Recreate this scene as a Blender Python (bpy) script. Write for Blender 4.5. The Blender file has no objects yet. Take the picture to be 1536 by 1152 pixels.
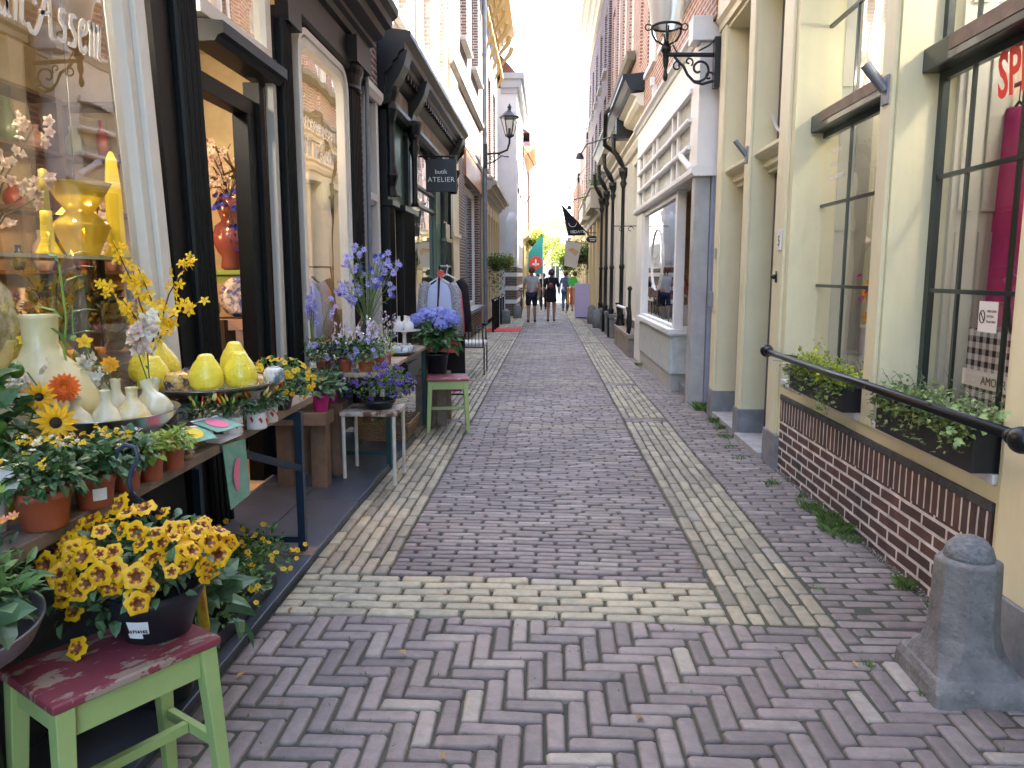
import bpy, bmesh, math, random
from mathutils import Vector, Matrix, Euler
R = math.radians
PI = math.pi
random.seed(7)
SC = bpy.context.scene
COL = SC.collection
H0 = 1.35
SL = .0073
def gz(y): return -SL * y

# ------------------------------------------------------------------ materials
MATS = {}
def mat(name, col, rough=.6, metal=0, noise=None, bump=None, spec=.5, coat=0, emit=None, trans=0, island=0, alpha=1, col2=None, sss=0):
    if name in MATS: return MATS[name]
    m = bpy.data.materials.new(name); m.use_nodes = True
    nt = m.node_tree; N = nt.nodes; L = nt.links
    b = N['Principled BSDF']
    b.inputs['Roughness'].default_value = rough
    b.inputs['Metallic'].default_value = metal
    b.inputs['Specular IOR Level'].default_value = spec
    b.inputs['Coat Weight'].default_value = coat
    b.inputs['Transmission Weight'].default_value = trans
    c = tuple(col) + (1,)
    b.inputs['Base Color'].default_value = c
    src = None
    if noise or island or col2:
        tc = N.new('ShaderNodeTexCoord')
        rgb = N.new('ShaderNodeRGB'); rgb.outputs[0].default_value = c
        src = rgb.outputs[0]
        if island:
            g = N.new('ShaderNodeNewGeometry')
            if col2:
                mx = N.new('ShaderNodeMix'); mx.data_type = 'RGBA'
                L.new(g.outputs['Random Per Island'], mx.inputs[0])
                mx.inputs[6].default_value = c; mx.inputs[7].default_value = tuple(col2) + (1,)
                src = mx.outputs[2]
            hs = N.new('ShaderNodeHueSaturation')
            mr = N.new('ShaderNodeMapRange'); mr.inputs[3].default_value = 1 - island; mr.inputs[4].default_value = 1 + island
            w = N.new('ShaderNodeTexWhiteNoise'); w.noise_dimensions = '1D'
            L.new(g.outputs['Random Per Island'], w.inputs['W'])
            L.new(w.outputs['Value'], mr.inputs[0]); L.new(mr.outputs[0], hs.inputs['Value'])
            L.new(src, hs.inputs['Color']); src = hs.outputs[0]
        if noise:
            sc, am = noise[0], noise[1]
            nz = N.new('ShaderNodeTexNoise'); nz.inputs['Scale'].default_value = sc
            nz.inputs['Detail'].default_value = 6; nz.inputs['Roughness'].default_value = .65
            L.new(tc.outputs['Object'], nz.inputs['Vector'])
            if col2 and not island:
                mx = N.new('ShaderNodeMix'); mx.data_type = 'RGBA'
                mr = N.new('ShaderNodeMapRange'); mr.inputs[1].default_value = .5 - am; mr.inputs[2].default_value = .5 + am
                L.new(nz.outputs[0], mr.inputs[0]); L.new(mr.outputs[0], mx.inputs[0])
                L.new(src, mx.inputs[6]); mx.inputs[7].default_value = tuple(col2) + (1,)
                src = mx.outputs[2]
            else:
                hs = N.new('ShaderNodeHueSaturation')
                mr = N.new('ShaderNodeMapRange'); mr.inputs[1].default_value = .25; mr.inputs[2].default_value = .75
                mr.inputs[3].default_value = 1 - am; mr.inputs[4].default_value = 1 + am
                L.new(nz.outputs[0], mr.inputs[0]); L.new(mr.outputs[0], hs.inputs['Value'])
                L.new(src, hs.inputs['Color']); src = hs.outputs[0]
        L.new(src, b.inputs['Base Color'])
    if bump:
        tc2 = N.new('ShaderNodeTexCoord')
        nz = N.new('ShaderNodeTexNoise'); nz.inputs['Scale'].default_value = bump[0]; nz.inputs['Detail'].default_value = 5
        L.new(tc2.outputs['Object'], nz.inputs['Vector'])
        bp = N.new('ShaderNodeBump'); bp.inputs['Strength'].default_value = bump[1]; bp.inputs['Distance'].default_value = bump[2] if len(bump) > 2 else .01
        L.new(nz.outputs[0], bp.inputs['Height']); L.new(bp.outputs[0], b.inputs['Normal'])
    if emit:
        b.inputs['Emission Color'].default_value = tuple(emit[0]) + (1,)
        b.inputs['Emission Strength'].default_value = emit[1]
    if sss:
        # thin leaves and petals let some light through
        tr = N.new('ShaderNodeBsdfTranslucent'); ms = N.new('ShaderNodeMixShader'); ms.inputs[0].default_value = sss
        if src is not None: L.new(src, tr.inputs[0])
        else: tr.inputs[0].default_value = c
        out = N['Material Output']
        L.new(b.outputs[0], ms.inputs[1]); L.new(tr.outputs[0], ms.inputs[2]); L.new(ms.outputs[0], out.inputs[0])
    MATS[name] = m
    return m

def glass(name='window_glass', tint=(1, 1, 1), rough=0., boost=1.):
    if name in MATS: return MATS[name]
    m = bpy.data.materials.new(name); m.use_nodes = True
    nt = m.node_tree; N = nt.nodes; L = nt.links; N.clear()
    o = N.new('ShaderNodeOutputMaterial'); mx = N.new('ShaderNodeMixShader')
    t = N.new('ShaderNodeBsdfTransparent'); t.inputs[0].default_value = tuple(tint) + (1,)
    g = N.new('ShaderNodeBsdfGlossy'); g.inputs['Roughness'].default_value = rough
    g.inputs[0].default_value = (.95, .97, 1, 1)
    fr = N.new('ShaderNodeFresnel'); gb = N.new('ShaderNodeNewGeometry'); mi = N.new('ShaderNodeMath'); mi.operation = 'MULTIPLY_ADD'; mi.inputs[1].default_value = 1/1.5-1.5; mi.inputs[2].default_value = 1.5
    L.new(gb.outputs['Backfacing'], mi.inputs[0]); L.new(mi.outputs[0], fr.inputs[0])   # same thin pane from both sides
    # a little waviness of old panes
    tc = N.new('ShaderNodeTexCoord'); nz = N.new('ShaderNodeTexNoise'); nz.inputs['Scale'].default_value = 1.3
    bp = N.new('ShaderNodeBump'); bp.inputs['Strength'].default_value = .06; bp.inputs['Distance'].default_value = .05
    L.new(tc.outputs['Object'], nz.inputs[0]); L.new(nz.outputs[0], bp.inputs['Height']); L.new(bp.outputs[0], g.inputs['Normal'])
    mt = N.new('ShaderNodeMath'); mt.operation = 'MULTIPLY'; mt.inputs[1].default_value = 1.7 * boost; mt.use_clamp = True
    L.new(fr.outputs[0], mt.inputs[0]); L.new(mt.outputs[0], mx.inputs[0])
    L.new(t.outputs[0], mx.inputs[1]); L.new(g.outputs[0], mx.inputs[2]); L.new(mx.outputs[0], o.inputs[0])
    MATS[name] = m
    return m

def brickmat(name, c1, c2, mortar, bw=.215, rh=.062, ms=.009, soldier=False, rot=False, noise=.25):
    if name in MATS: return MATS[name]
    m = bpy.data.materials.new(name); m.use_nodes = True
    nt = m.node_tree; N = nt.nodes; L = nt.links; b = N['Principled BSDF']
    g = N.new('ShaderNodeNewGeometry'); sx = N.new('ShaderNodeSeparateXYZ'); L.new(g.outputs['Position'], sx.inputs[0])
    ad = N.new('ShaderNodeMath'); L.new(sx.outputs[0], ad.inputs[0]); L.new(sx.outputs[1], ad.inputs[1])
    cb = N.new('ShaderNodeCombineXYZ')
    if soldier:
        L.new(sx.outputs[2], cb.inputs[0]); L.new(ad.outputs[0], cb.inputs[1])
    else:
        L.new(ad.outputs[0], cb.inputs[0]); L.new(sx.outputs[2], cb.inputs[1])
    # slight wobble of hand-laid courses
    nz = N.new('ShaderNodeTexNoise'); nz.inputs['Scale'].default_value = 3.; L.new(g.outputs['Position'], nz.inputs['Vector'])
    vm = N.new('ShaderNodeVectorMath'); vm.operation = 'MULTIPLY_ADD'; vm.inputs[1].default_value = (.012, .012, .012)
    L.new(nz.outputs['Color'], vm.inputs[0]); L.new(cb.outputs[0], vm.inputs[2])
    bt = N.new('ShaderNodeTexBrick')
    bt.inputs['Scale'].default_value = 1; bt.inputs['Brick Width'].default_value = bw; bt.inputs['Row Height'].default_value = rh
    bt.inputs['Mortar Size'].default_value = ms; bt.inputs['Mortar Smooth'].default_value = .15; bt.inputs['Bias'].default_value = 0
    bt.inputs['Color1'].default_value = tuple(c1) + (1,); bt.inputs['Color2'].default_value = tuple(c2) + (1,); bt.inputs['Mortar'].default_value = tuple(mortar) + (1,)
    if soldier: bt.offset = 0
    L.new(vm.outputs[0], bt.inputs['Vector'])
    n2 = N.new('ShaderNodeTexNoise'); n2.inputs['Scale'].default_value = 9; n2.inputs['Detail'].default_value = 8; L.new(g.outputs['Position'], n2.inputs['Vector'])
    hs = N.new('ShaderNodeHueSaturation'); mr = N.new('ShaderNodeMapRange'); mr.inputs[1].default_value = .25; mr.inputs[2].default_value = .75
    mr.inputs[3].default_value = 1 - noise; mr.inputs[4].default_value = 1 + noise
    L.new(n2.outputs[0], mr.inputs[0]); L.new(mr.outputs[0], hs.inputs['Value']); L.new(bt.outputs['Color'], hs.inputs['Color'])
    L.new(hs.outputs[0], b.inputs['Base Color']); b.inputs['Roughness'].default_value = .85
    bp = N.new('ShaderNodeBump'); bp.inputs['Strength'].default_value = .6; bp.inputs['Distance'].default_value = .008; bp.invert = True
    L.new(bt.outputs['Fac'], bp.inputs['Height']); L.new(bp.outputs[0], b.inputs['Normal'])
    MATS[name] = m
    return m

def weather(m, amount=.25, sx=5., sz=.6, col=(.35,.31,.25)):
    # rain streaks and grime with a shape of their own
    N = m.node_tree.nodes; L = m.node_tree.links; b = N['Principled BSDF']; inp = b.inputs['Base Color']
    g = N.new('ShaderNodeNewGeometry'); mp = N.new('ShaderNodeVectorMath'); mp.operation = 'MULTIPLY'; mp.inputs[1].default_value = (sx, sx, sz)
    L.new(g.outputs['Position'], mp.inputs[0]); nz = N.new('ShaderNodeTexNoise'); nz.inputs['Scale'].default_value = 1.6; nz.inputs['Detail'].default_value = 9; nz.inputs['Roughness'].default_value = .72
    L.new(mp.outputs[0], nz.inputs['Vector']); mr = N.new('ShaderNodeMapRange'); mr.inputs[1].default_value = .48; mr.inputs[2].default_value = .80; mr.inputs[3].default_value = 0; mr.inputs[4].default_value = amount
    L.new(nz.outputs[0], mr.inputs[0]); n2 = N.new('ShaderNodeTexNoise'); n2.inputs['Scale'].default_value = 45; n2.inputs['Detail'].default_value = 3; L.new(g.outputs['Position'], n2.inputs['Vector'])
    m2 = N.new('ShaderNodeMapRange'); m2.inputs[1].default_value = .66; m2.inputs[2].default_value = .72; m2.inputs[3].default_value = 0; m2.inputs[4].default_value = amount*.8; L.new(n2.outputs[0], m2.inputs[0])
    ad = N.new('ShaderNodeMath'); ad.operation = 'MAXIMUM'; L.new(mr.outputs[0], ad.inputs[0]); L.new(m2.outputs[0], ad.inputs[1])
    mx = N.new('ShaderNodeMix'); mx.data_type = 'RGBA'; L.new(ad.outputs[0], mx.inputs[0])
    if inp.links: L.new(inp.links[0].from_socket, mx.inputs[6])
    else: mx.inputs[6].default_value = inp.default_value
    mx.inputs[7].default_value = tuple(col)+(1,); L.new(mx.outputs[2], inp); return m

# ------------------------------------------------------------------ mesh building
def wloc(o):
    p = Vector((0, 0, 0))
    while o is not None:
        p += o.location; o = o.parent
    return p

class MB:
    def __init__(s): s.v = []; s.f = []; s.m = []; s.cur = 0
    def face(s, idx): s.f.append(tuple(idx)); s.m.append(s.cur)
    def quad(s, a, b, c, d):
        n = len(s.v); s.v += [tuple(a), tuple(b), tuple(c), tuple(d)]; s.face((n, n+1, n+2, n+3)); return s
    def poly(s, pts):
        n = len(s.v); s.v += [tuple(p) for p in pts]; s.face(range(n, n+len(pts))); return s
    def box(s, x0, x1, y0, y1, z0, z1):
        if x0 > x1: x0, x1 = x1, x0
        if y0 > y1: y0, y1 = y1, y0
        if z0 > z1: z0, z1 = z1, z0
        n = len(s.v)
        s.v += [(x0,y0,z0),(x1,y0,z0),(x1,y1,z0),(x0,y1,z0),(x0,y0,z1),(x1,y0,z1),(x1,y1,z1),(x0,y1,z1)]
        for q in ((3,2,1,0),(4,5,6,7),(0,1,5,4),(1,2,6,5),(2,3,7,6),(3,0,4,7)): s.face([n+i for i in q])
        return s
    def obox(s, c, ax, ay, az, hx, hy, hz):
        c = Vector(c); n = len(s.v)
        for k in (-1, 1):
            for (i, j) in ((-1,-1),(1,-1),(1,1),(-1,1)):
                s.v.append(tuple(c + ax*hx*i + ay*hy*j + az*hz*k))
        for q in ((3,2,1,0),(4,5,6,7),(0,1,5,4),(1,2,6,5),(2,3,7,6),(3,0,4,7)): s.face([n+i for i in q])
        return s
    def beam(s, a, b, w, h=None, up=(0,0,1), w2=None, h2=None):
        a = Vector(a); b = Vector(b); h = w if h is None else h
        w2 = w if w2 is None else w2; h2 = h if h2 is None else h2
        d = (b-a).normalized(); u = Vector(up)
        if abs(d.dot(u)) > .98: u = Vector((0,1,0)) if abs(d.y) < .9 else Vector((1,0,0))
        r = d.cross(u).normalized(); u = r.cross(d).normalized()
        n = len(s.v)
        for (p, ww, hh) in ((a, w, h), (b, w2, h2)):
            for (i, j) in ((-1,-1),(1,-1),(1,1),(-1,1)): s.v.append(tuple(p + r*ww*.5*i + u*hh*.5*j))
        for q in ((0,1,2,3),(7,6,5,4),(0,4,5,1),(1,5,6,2),(2,6,7,3),(3,7,4,0)): s.face([n+i for i in q])
        return s
    def tube(s, pts, r, n=8, cap=True):
        pts = [Vector(p) for p in pts]; k = len(pts)
        rs = r if isinstance(r, (list, tuple)) else [r]*k
        base = len(s.v); u = None
        for i, p in enumerate(pts):
            d = (pts[min(i+1, k-1)] - pts[max(i-1, 0)])
            if d.length < 1e-9: d = Vector((0,0,1))
            d.normalize()
            if u is None:
                u = Vector((0,0,1)) if abs(d.z) < .9 else Vector((1,0,0))
            u = (u - d*u.dot(d))
            if u.length < 1e-6: u = d.orthogonal()
            u.normalize(); w = d.cross(u)
            for j in range(n):
                a = 2*PI*j/n; s.v.append(tuple(p + (u*math.cos(a) + w*math.sin(a))*rs[i]))
        for i in range(k-1):
            for j in range(n):
                a = base+i*n+j; b = base+i*n+(j+1) % n
                s.face((a, b, b+n, a+n))
        if cap:
            s.face([base+j for j in range(n)][::-1]); s.face([base+(k-1)*n+j for j in range(n)])
        return s
    def lathe(s, prof, n=20, c=(0,0,0), sx=1, sy=1, close=True, M=None):
        base = len(s.v); k = len(prof)
        for (r, z) in prof:
            for j in range(n):
                a = 2*PI*j/n; p = Vector((r*math.cos(a)*sx, r*math.sin(a)*sy, z))
                if M is not None: p = M @ p
                s.v.append((p.x+c[0], p.y+c[1], p.z+c[2]))
        for i in range(k-1):
            for j in range(n):
                a = base+i*n+j; b = base+i*n+(j+1) % n
                s.face((a, b, b+n, a+n))
        if close:
            s.face([base+j for j in range(n)][::-1]); s.face([base+(k-1)*n+j for j in range(n)])
        return s
    def ball(s, c, r, n=10, m=7, sz=1):
        prof = [(r*math.sin(PI*i/m), -r*sz*math.cos(PI*i/m)) for i in range(m+1)]
        prof[0] = (r*.02, -r*sz); prof[-1] = (r*.02, r*sz)
        return s.lathe(prof, n, c)
    def add(s, o, M):
        n = len(s.v); s.v += [tuple(M @ Vector(p)) for p in o.v]
        for f, m in zip(o.f, o.m): s.f.append(tuple(i+n for i in f)); s.m.append(m)
        return s
    def leaf(s, p, d, nrm, l, w, droop=.2, fold=.15):
        # one leaf of four faces: base, two widths, tip
        p = Vector(p); d = Vector(d).normalized(); nrm = Vector(nrm); r = d.cross(nrm)
        if r.length < 1e-5: r = d.orthogonal()
        r.normalize(); nn = r.cross(d).normalized()
        n = len(s.v)
        a = p + d*l*.38 + nn*l*.04; b = p + d*l*.75 - nn*l*droop*.4; t = p + d*l - nn*l*droop
        s.v += [tuple(p), tuple(a - r*w*.5 + nn*w*fold), tuple(a), tuple(a + r*w*.5 + nn*w*fold),
                tuple(b - r*w*.36 + nn*w*fold*.7), tuple(b), tuple(b + r*w*.36 + nn*w*fold*.7), tuple(t)]
        for q in ((0,2,1),(0,3,2),(1,2,5,4),(2,3,6,5),(4,5,7),(5,6,7)): s.face([n+i for i in q])
        return s
    def build(s, name, mats, parent=None, local=False, smooth=False, bevel=0, bseg=2, solid=0, sub=0):
        me = bpy.data.meshes.new(name)
        vs = s.v
        if parent is not None and not local:
            o = wloc(parent); vs = [(x-o.x, y-o.y, z-o.z) for (x, y, z) in vs]
        me.from_pydata(vs, [], s.f)
        if not isinstance(mats, (list, tuple)): mats = [mats]
        for m in mats: me.materials.append(m)
        if len(mats) > 1: me.polygons.foreach_set('material_index', s.m)
        if smooth: me.polygons.foreach_set('use_smooth', [True]*len(s.f))
        me.update()
        ob = bpy.data.objects.new(name, me); COL.objects.link(ob)
        if parent is not None: ob.parent = parent
        if solid:
            md = ob.modifiers.new('thick', 'SOLIDIFY'); md.thickness = solid; md.offset = 0
        if sub:
            md = ob.modifiers.new('sub', 'SUBSURF'); md.levels = sub; md.render_levels = sub
        if bevel:
            md = ob.modifiers.new('bevel', 'BEVEL'); md.width = bevel; md.segments = bseg; md.limit_method = 'ANGLE'; md.angle_limit = R(35)
        return ob

def thing(name, label, cat, loc=(0,0,0), rz=0, group=None):
    o = bpy.data.objects.new(name, None); COL.objects.link(o)
    o.empty_display_size = .1; o.location = loc; o.rotation_euler = (0, 0, rz)
    return tag(o, label, cat, group)
def tag(o, label, cat=None, group=None, kind=None):
    if label: o['label'] = label
    if cat: o['category'] = cat
    if group: o['group'] = group
    if kind: o['kind'] = kind
    return o
def struct(o): o['kind'] = 'structure'; return o
def dup(root, loc, rz=None, label=None, group=None, scale=None):
    r = root.copy(); COL.objects.link(r); r.location = loc
    if rz is not None: r.rotation_euler = (0, 0, rz)
    if label: r['label'] = label
    if group: r['group'] = group
    if scale: r.scale = (scale, scale, scale)
    for ch in [c for c in root.children]:
        c = ch.copy(); COL.objects.link(c); c.parent = r
        for g in ch.children:
            d = g.copy(); COL.objects.link(d); d.parent = c
    return r

def text(name, body, size, m, parent, origin, right, up, extrude=.0015, align='LEFT', bold=0, squash=1, spacing=1):
    cu = bpy.data.curves.new(name, 'FONT'); cu.body = body; cu.size = size; cu.extrude = extrude; cu.align_x = align
    cu.offset = bold; cu.space_character = spacing; cu.resolution_u = 3
    tmp = bpy.data.objects.new(name, cu); COL.objects.link(tmp)
    bpy.context.view_layer.update()
    dg = bpy.context.evaluated_depsgraph_get()
    me = bpy.data.meshes.new_from_object(tmp.evaluated_get(dg))
    bpy.data.objects.remove(tmp); bpy.data.curves.remove(cu)
    r = Vector(right).normalized(); u = Vector(up).normalized(); n = r.cross(u)
    o = Vector(origin) - (wloc(parent) if parent else Vector((0,0,0)))
    M = Matrix(((r.x*squash, u.x, n.x, o.x), (r.y*squash, u.y, n.y, o.y), (r.z*squash, u.z, n.z, o.z), (0,0,0,1)))
    me.transform(M); me.materials.clear(); me.materials.append(m)
    ob = bpy.data.objects.new(name, me); COL.objects.link(ob)
    if parent: ob.parent = parent
    return ob

# wall coordinates: side -1 = left wall (faces +X), +1 = right wall; d = distance out towards the street
class Wall:
    def __init__(s, side, x): s.side = side; s.x = x
    def X(s, d): return s.x - s.side*d
    def box(s, mb, y0, y1, z0, z1, d0, d1): return mb.box(s.X(d0), s.X(d1), y0, y1, z0, z1)
    def wall(s, mb, y0, y1, z0, z1, holes, depth=.2, d=0):
        ys = sorted(set([y0, y1] + [v for h in holes for v in h[:2] if y0 < v < y1]))
        zs = sorted(set([z0, z1] + [v for h in holes for v in h[2:4] if z0 < v < z1]))
        def hole(i, j):
            if i < 0 or j < 0 or i >= len(ys)-1 or j >= len(zs)-1: return True
            cy = (ys[i]+ys[i+1])/2; cz = (zs[j]+zs[j+1])/2
            return any(h[0] < cy < h[1] and h[2] < cz < h[3] for h in holes)
        xf = s.X(d); xb = s.X(d-depth)
        for i in range(len(ys)-1):
            for j in range(len(zs)-1):
                if hole(i, j): continue
                a, b, c, e = ys[i], ys[i+1], zs[j], zs[j+1]
                mb.quad((xf,a,c),(xf,b,c),(xf,b,e),(xf,a,e)) if s.side < 0 else mb.quad((xf,b,c),(xf,a,c),(xf,a,e),(xf,b,e))
                mb.quad((xb,a,c),(xb,b,c),(xb,b,e),(xb,a,e))
                if hole(i-1, j): mb.quad((xf,a,c),(xf,a,e),(xb,a,e),(xb,a,c))
                if hole(i+1, j): mb.quad((xf,b,c),(xf,b,e),(xb,b,e),(xb,b,c))
                if hole(i, j-1): mb.quad((xf,a,c),(xf,b,c),(xb,b,c),(xb,a,c))
                if hole(i, j+1): mb.quad((xf,a,e),(xf,b,e),(xb,b,e),(xb,a,e))
        return mb
    def profile(s, mb, y0, y1, prof):
        # moulding: profile of (d, z) points swept along the wall from y0 to y1, closed ends
        n = len(mb.v); k = len(prof)
        for y in (y0, y1):
            for (d, z) in prof: mb.v.append((s.X(d), y, z))
        for i in range(k):
            j = (i+1) % k; mb.face((n+i, n+j, n+k+j, n+k+i))
        mb.face(range(n, n+k)); mb.face(range(n+k, n+2*k))
        return mb

def cornice_prof(z0, z1, d0, dmax, steps=4):
    pts = [(0, z0)]
    h = (z1-z0)/steps
    for i in range(steps):
        d = d0 + (dmax-d0)*(i/(steps-1))**1.3
        pts.append((d, z0+h*i + (.0 if i == 0 else .0)))
        pts.append((d, z0+h*(i+.62)))
        if i < steps-1:
            dn = d0 + (dmax-d0)*((i+1)/(steps-1))**1.3
            pts.append((d+(dn-d)*.55, z0+h*(i+1)-.002))
    pts.append((dmax, z1)); pts.append((0, z1+.02))
    return pts
# ------------------------------------------------------------------ ground
rnd = random.Random(3)
soil = mat('joint_soil', (.065,.058,.05), .95, noise=(14,.5), col2=(.06,.07,.035), bump=(60,.5,.01))
gm = MB()
gm.quad((-60,-40,gz(-40)-.016),(60,-40,gz(-40)-.016),(60,130,gz(130)-.016),(-60,130,gz(130)-.016))
gm.quad((-60,130,gz(130)-.016),(60,130,gz(130)-.016),(400,900,gz(130)-.016),(-400,900,gz(130)-.016))
gm.quad((60,-40,gz(-40)-.016),(400,-40,gz(-40)-.016),(400,900,gz(130)-.016),(60,130,gz(130)-.016))
gm.quad((-400,-40,gz(-40)-.016),(-60,-40,gz(-40)-.016),(-60,130,gz(130)-.016),(-400,900,gz(130)-.016))
struct(gm.build('ground', soil))

def hgt(x, y):
    return gz(y) + .004*math.sin(x*2.1+y*.7) + .004*math.sin(y*1.9-x) - .012*abs(x)*.3
def brick(mb, x0, x1, y0, y1, near=True, j=.004):
    w = x1-x0; l = y1-y0
    if w < .015 or l < .015: return
    cx, cy = (x0+x1)/2, (y0+y1)/2
    a = rnd.gauss(0, .012 if max(w, l) < .12 else .007); ca, sa = math.cos(a), math.sin(a)
    z = hgt(cx, cy) + rnd.uniform(-.003, .003)
    tx, ty = rnd.gauss(0, .012), rnd.gauss(0, .012)
    n = len(mb.v)
    hx, hy = w/2, l/2
    if near:
        # outline with knocked-off corners: eight points, three rings
        base = []
        for (sx, sy) in ((-1,-1),(1,-1),(1,1),(-1,1)):
            c = rnd.uniform(.003, .009) if rnd.random() < .85 else rnd.uniform(.01, .02)
            c = min(c, hx*.4, hy*.4)
            px, py = sx*(hx+rnd.uniform(-j, j*.3)), sy*(hy+rnd.uniform(-j, j*.3))
            p1 = (px - sx*c, py); p2 = (px, py - sy*c)
            base += [p2, p1] if sx*sy > 0 and False else ([p1, p2] if (sx, sy) in ((1,-1), (-1,1)) else [p2, p1])
        rings = ((.0, -.020), (.0015, -.0065), (.0055, -.0012), (.011, 0))
        for (ins, dz) in rings:
            fx, fy = 1-ins/hx, 1-ins/hy
            for (px, py) in base:
                X, Y = px*fx, py*fy
                mb.v.append((cx+X*ca-Y*sa, cy+X*sa+Y*ca, z+dz+tx*X+ty*Y))
        for k in range(3):
            for i in range(8):
                b = (i+1) % 8; mb.face((n+k*8+i, n+k*8+b, n+k*8+8+b, n+k*8+8+i))
        mb.face([n+24+i for i in range(8)])
    else:
        for (ins, dz) in ((0, -.02), (.001, -.005), (.006, 0)):
            for (sx, sy) in ((-1,-1),(1,-1),(1,1),(-1,1)):
                X, Y = sx*(hx-ins+rnd.uniform(-j, 0)), sy*(hy-ins+rnd.uniform(-j, 0))
                mb.v.append((cx+X*ca-Y*sa, cy+X*sa+Y*ca, z+dz+tx*X+ty*Y))
        for k in range(2):
            for i in range(4):
                b = (i+1) % 4; mb.face((n+k*4+i, n+k*4+b, n+k*4+4+b, n+k*4+4+i))
        mb.face([n+8+i for i in range(4)])

def pavmat(name, ca, cb, cc, rough=.62):
    m = bpy.data.materials.new(name); m.use_nodes = True; nt = m.node_tree; N = nt.nodes; L = nt.links; b = N['Principled BSDF']
    g = N.new('ShaderNodeNewGeometry'); w = N.new('ShaderNodeTexWhiteNoise'); w.noise_dimensions = '1D'; L.new(g.outputs['Random Per Island'], w.inputs['W'])
    cr = N.new('ShaderNodeValToRGB'); e = cr.color_ramp.elements
    e[0].color = tuple(ca)+(1,); e[1].color = tuple(cb)+(1,); e2 = cr.color_ramp.elements.new(.88); e2.color = tuple(cb)+(1,); e[-1].color = tuple(cc)+(1,)
    L.new(w.outputs['Value'], cr.inputs[0])
    nz = N.new('ShaderNodeTexNoise'); nz.inputs['Scale'].default_value = 22; nz.inputs['Detail'].default_value = 9; nz.inputs['Roughness'].default_value = .7
    L.new(g.outputs['Position'], nz.inputs['Vector'])
    mr = N.new('ShaderNodeMapRange'); mr.inputs[1].default_value = .25; mr.inputs[2].default_value = .75; mr.inputs[3].default_value = .72; mr.inputs[4].default_value = 1.28
    n3 = N.new('ShaderNodeTexNoise'); n3.inputs['Scale'].default_value = .9; n3.inputs['Detail'].default_value = 3; L.new(g.outputs['Position'], n3.inputs['Vector'])
    m3 = N.new('ShaderNodeMapRange'); m3.inputs[1].default_value = .3; m3.inputs[2].default_value = .7; m3.inputs[3].default_value = .86; m3.inputs[4].default_value = 1.14
    L.new(n3.outputs[0], m3.inputs[0])
    ml = N.new('ShaderNodeMath'); ml.operation = 'MULTIPLY'
    L.new(nz.outputs[0], mr.inputs[0]); L.new(mr.outputs[0], ml.inputs[0]); L.new(m3.outputs[0], ml.inputs[1])
    hs = N.new('ShaderNodeHueSaturation'); L.new(ml.outputs[0], hs.inputs['Value']); L.new(cr.outputs[0], hs.inputs['Color'])
    L.new(hs.outputs[0], b.inputs['Base Color']); b.inputs['Roughness'].default_value = rough
    bp = N.new('ShaderNodeBump'); bp.inputs['Strength'].default_value = .45; bp.inputs['Distance'].default_value = .003
    n4 = N.new('ShaderNodeTexNoise'); n4.inputs['Scale'].default_value = 90; n4.inputs['Detail'].default_value = 4; L.new(g.outputs['Position'], n4.inputs['Vector'])
    L.new(n4.outputs[0], bp.inputs['Height']); L.new(bp.outputs[0], b.inputs['Normal'])
    return m
M_pur = pavmat('paver_purple', (.150,.122,.112), (.245,.202,.183), (.31,.275,.225))
M_red = pavmat('paver_mauve', (.16,.128,.112), (.25,.205,.178), (.31,.265,.21))
M_yel = pavmat('paver_yellow', (.20,.175,.125), (.37,.325,.215), (.24,.215,.19))
M_mix = pavmat('paver_buff', (.28,.25,.175), (.40,.355,.24), (.26,.235,.21))

def rows_across(mb, x0, x1, y0, y1, pitch, near_lim=9, L_=.2):
    y = y0; k = 0
    while y < y1-.01:
        p = pitch*rnd.uniform(.95, 1.05); ye = min(y+p, y1)
        x = x0 - (L_*.5 if k % 2 else 0) - rnd.uniform(0, .03)
        while x < x1:
            w = L_*rnd.uniform(.93, 1.06)
            a, b = max(x, x0), min(x+w, x1)
            g = .004 + rnd.uniform(0, .004)
            if rnd.random() < .1: g += .008
            brick(mb, a+g/2, b-g/2-.002, y+.003, ye-.0035, near=(y < near_lim))
            x += w
        y = ye; k += 1
def cols_along(mb, x0, x1, y0, y1, ncol=6, near_lim=9, L_=.2):
    w = (x1-x0)/ncol
    for c in range(ncol):
        y = y0 - (L_*.5 if c % 2 else 0) + rnd.uniform(-.03, .03)
        while y < y1:
            l = L_*rnd.uniform(.93, 1.06); a, b = max(y, y0), min(y+l, y1)
            brick(mb, x0+c*w+.003, x0+(c+1)*w-.003, a+.004, b-.004, near=(y < near_lim))
            y += l

# herringbone in front
hb = MB(); U = .0665
i0, i1, j0, j1 = int(-1.3/U)-2, int(1.75/U)+2, int(-.6/U), int(2.95/U)+1
XB0, XB1, YB0, YB1 = -1.12, 1.66, -.6, 2.93
def clipb(x0, x1, y0, y1):
    x0, x1, y0, y1 = max(x0, XB0), min(x1, XB1), max(y0, YB0), min(y1, YB1)
    if x1-x0 > .02 and y1-y0 > .02:
        brick(hb, x0+.0026, x1-.0026, y0+.0026, y1-.0026)
for i in range(i0, i1):
    for j in range(j0-3, j1):
        if (i-j) % 6 == 0: clipb(i*U, (i+3)*U, j*U, (j+1)*U)
        if (i-j) % 6 == 5: clipb(i*U, (i+1)*U, j*U, (j+3)*U)
struct(hb.build('street', M_pur, smooth=True))
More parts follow.
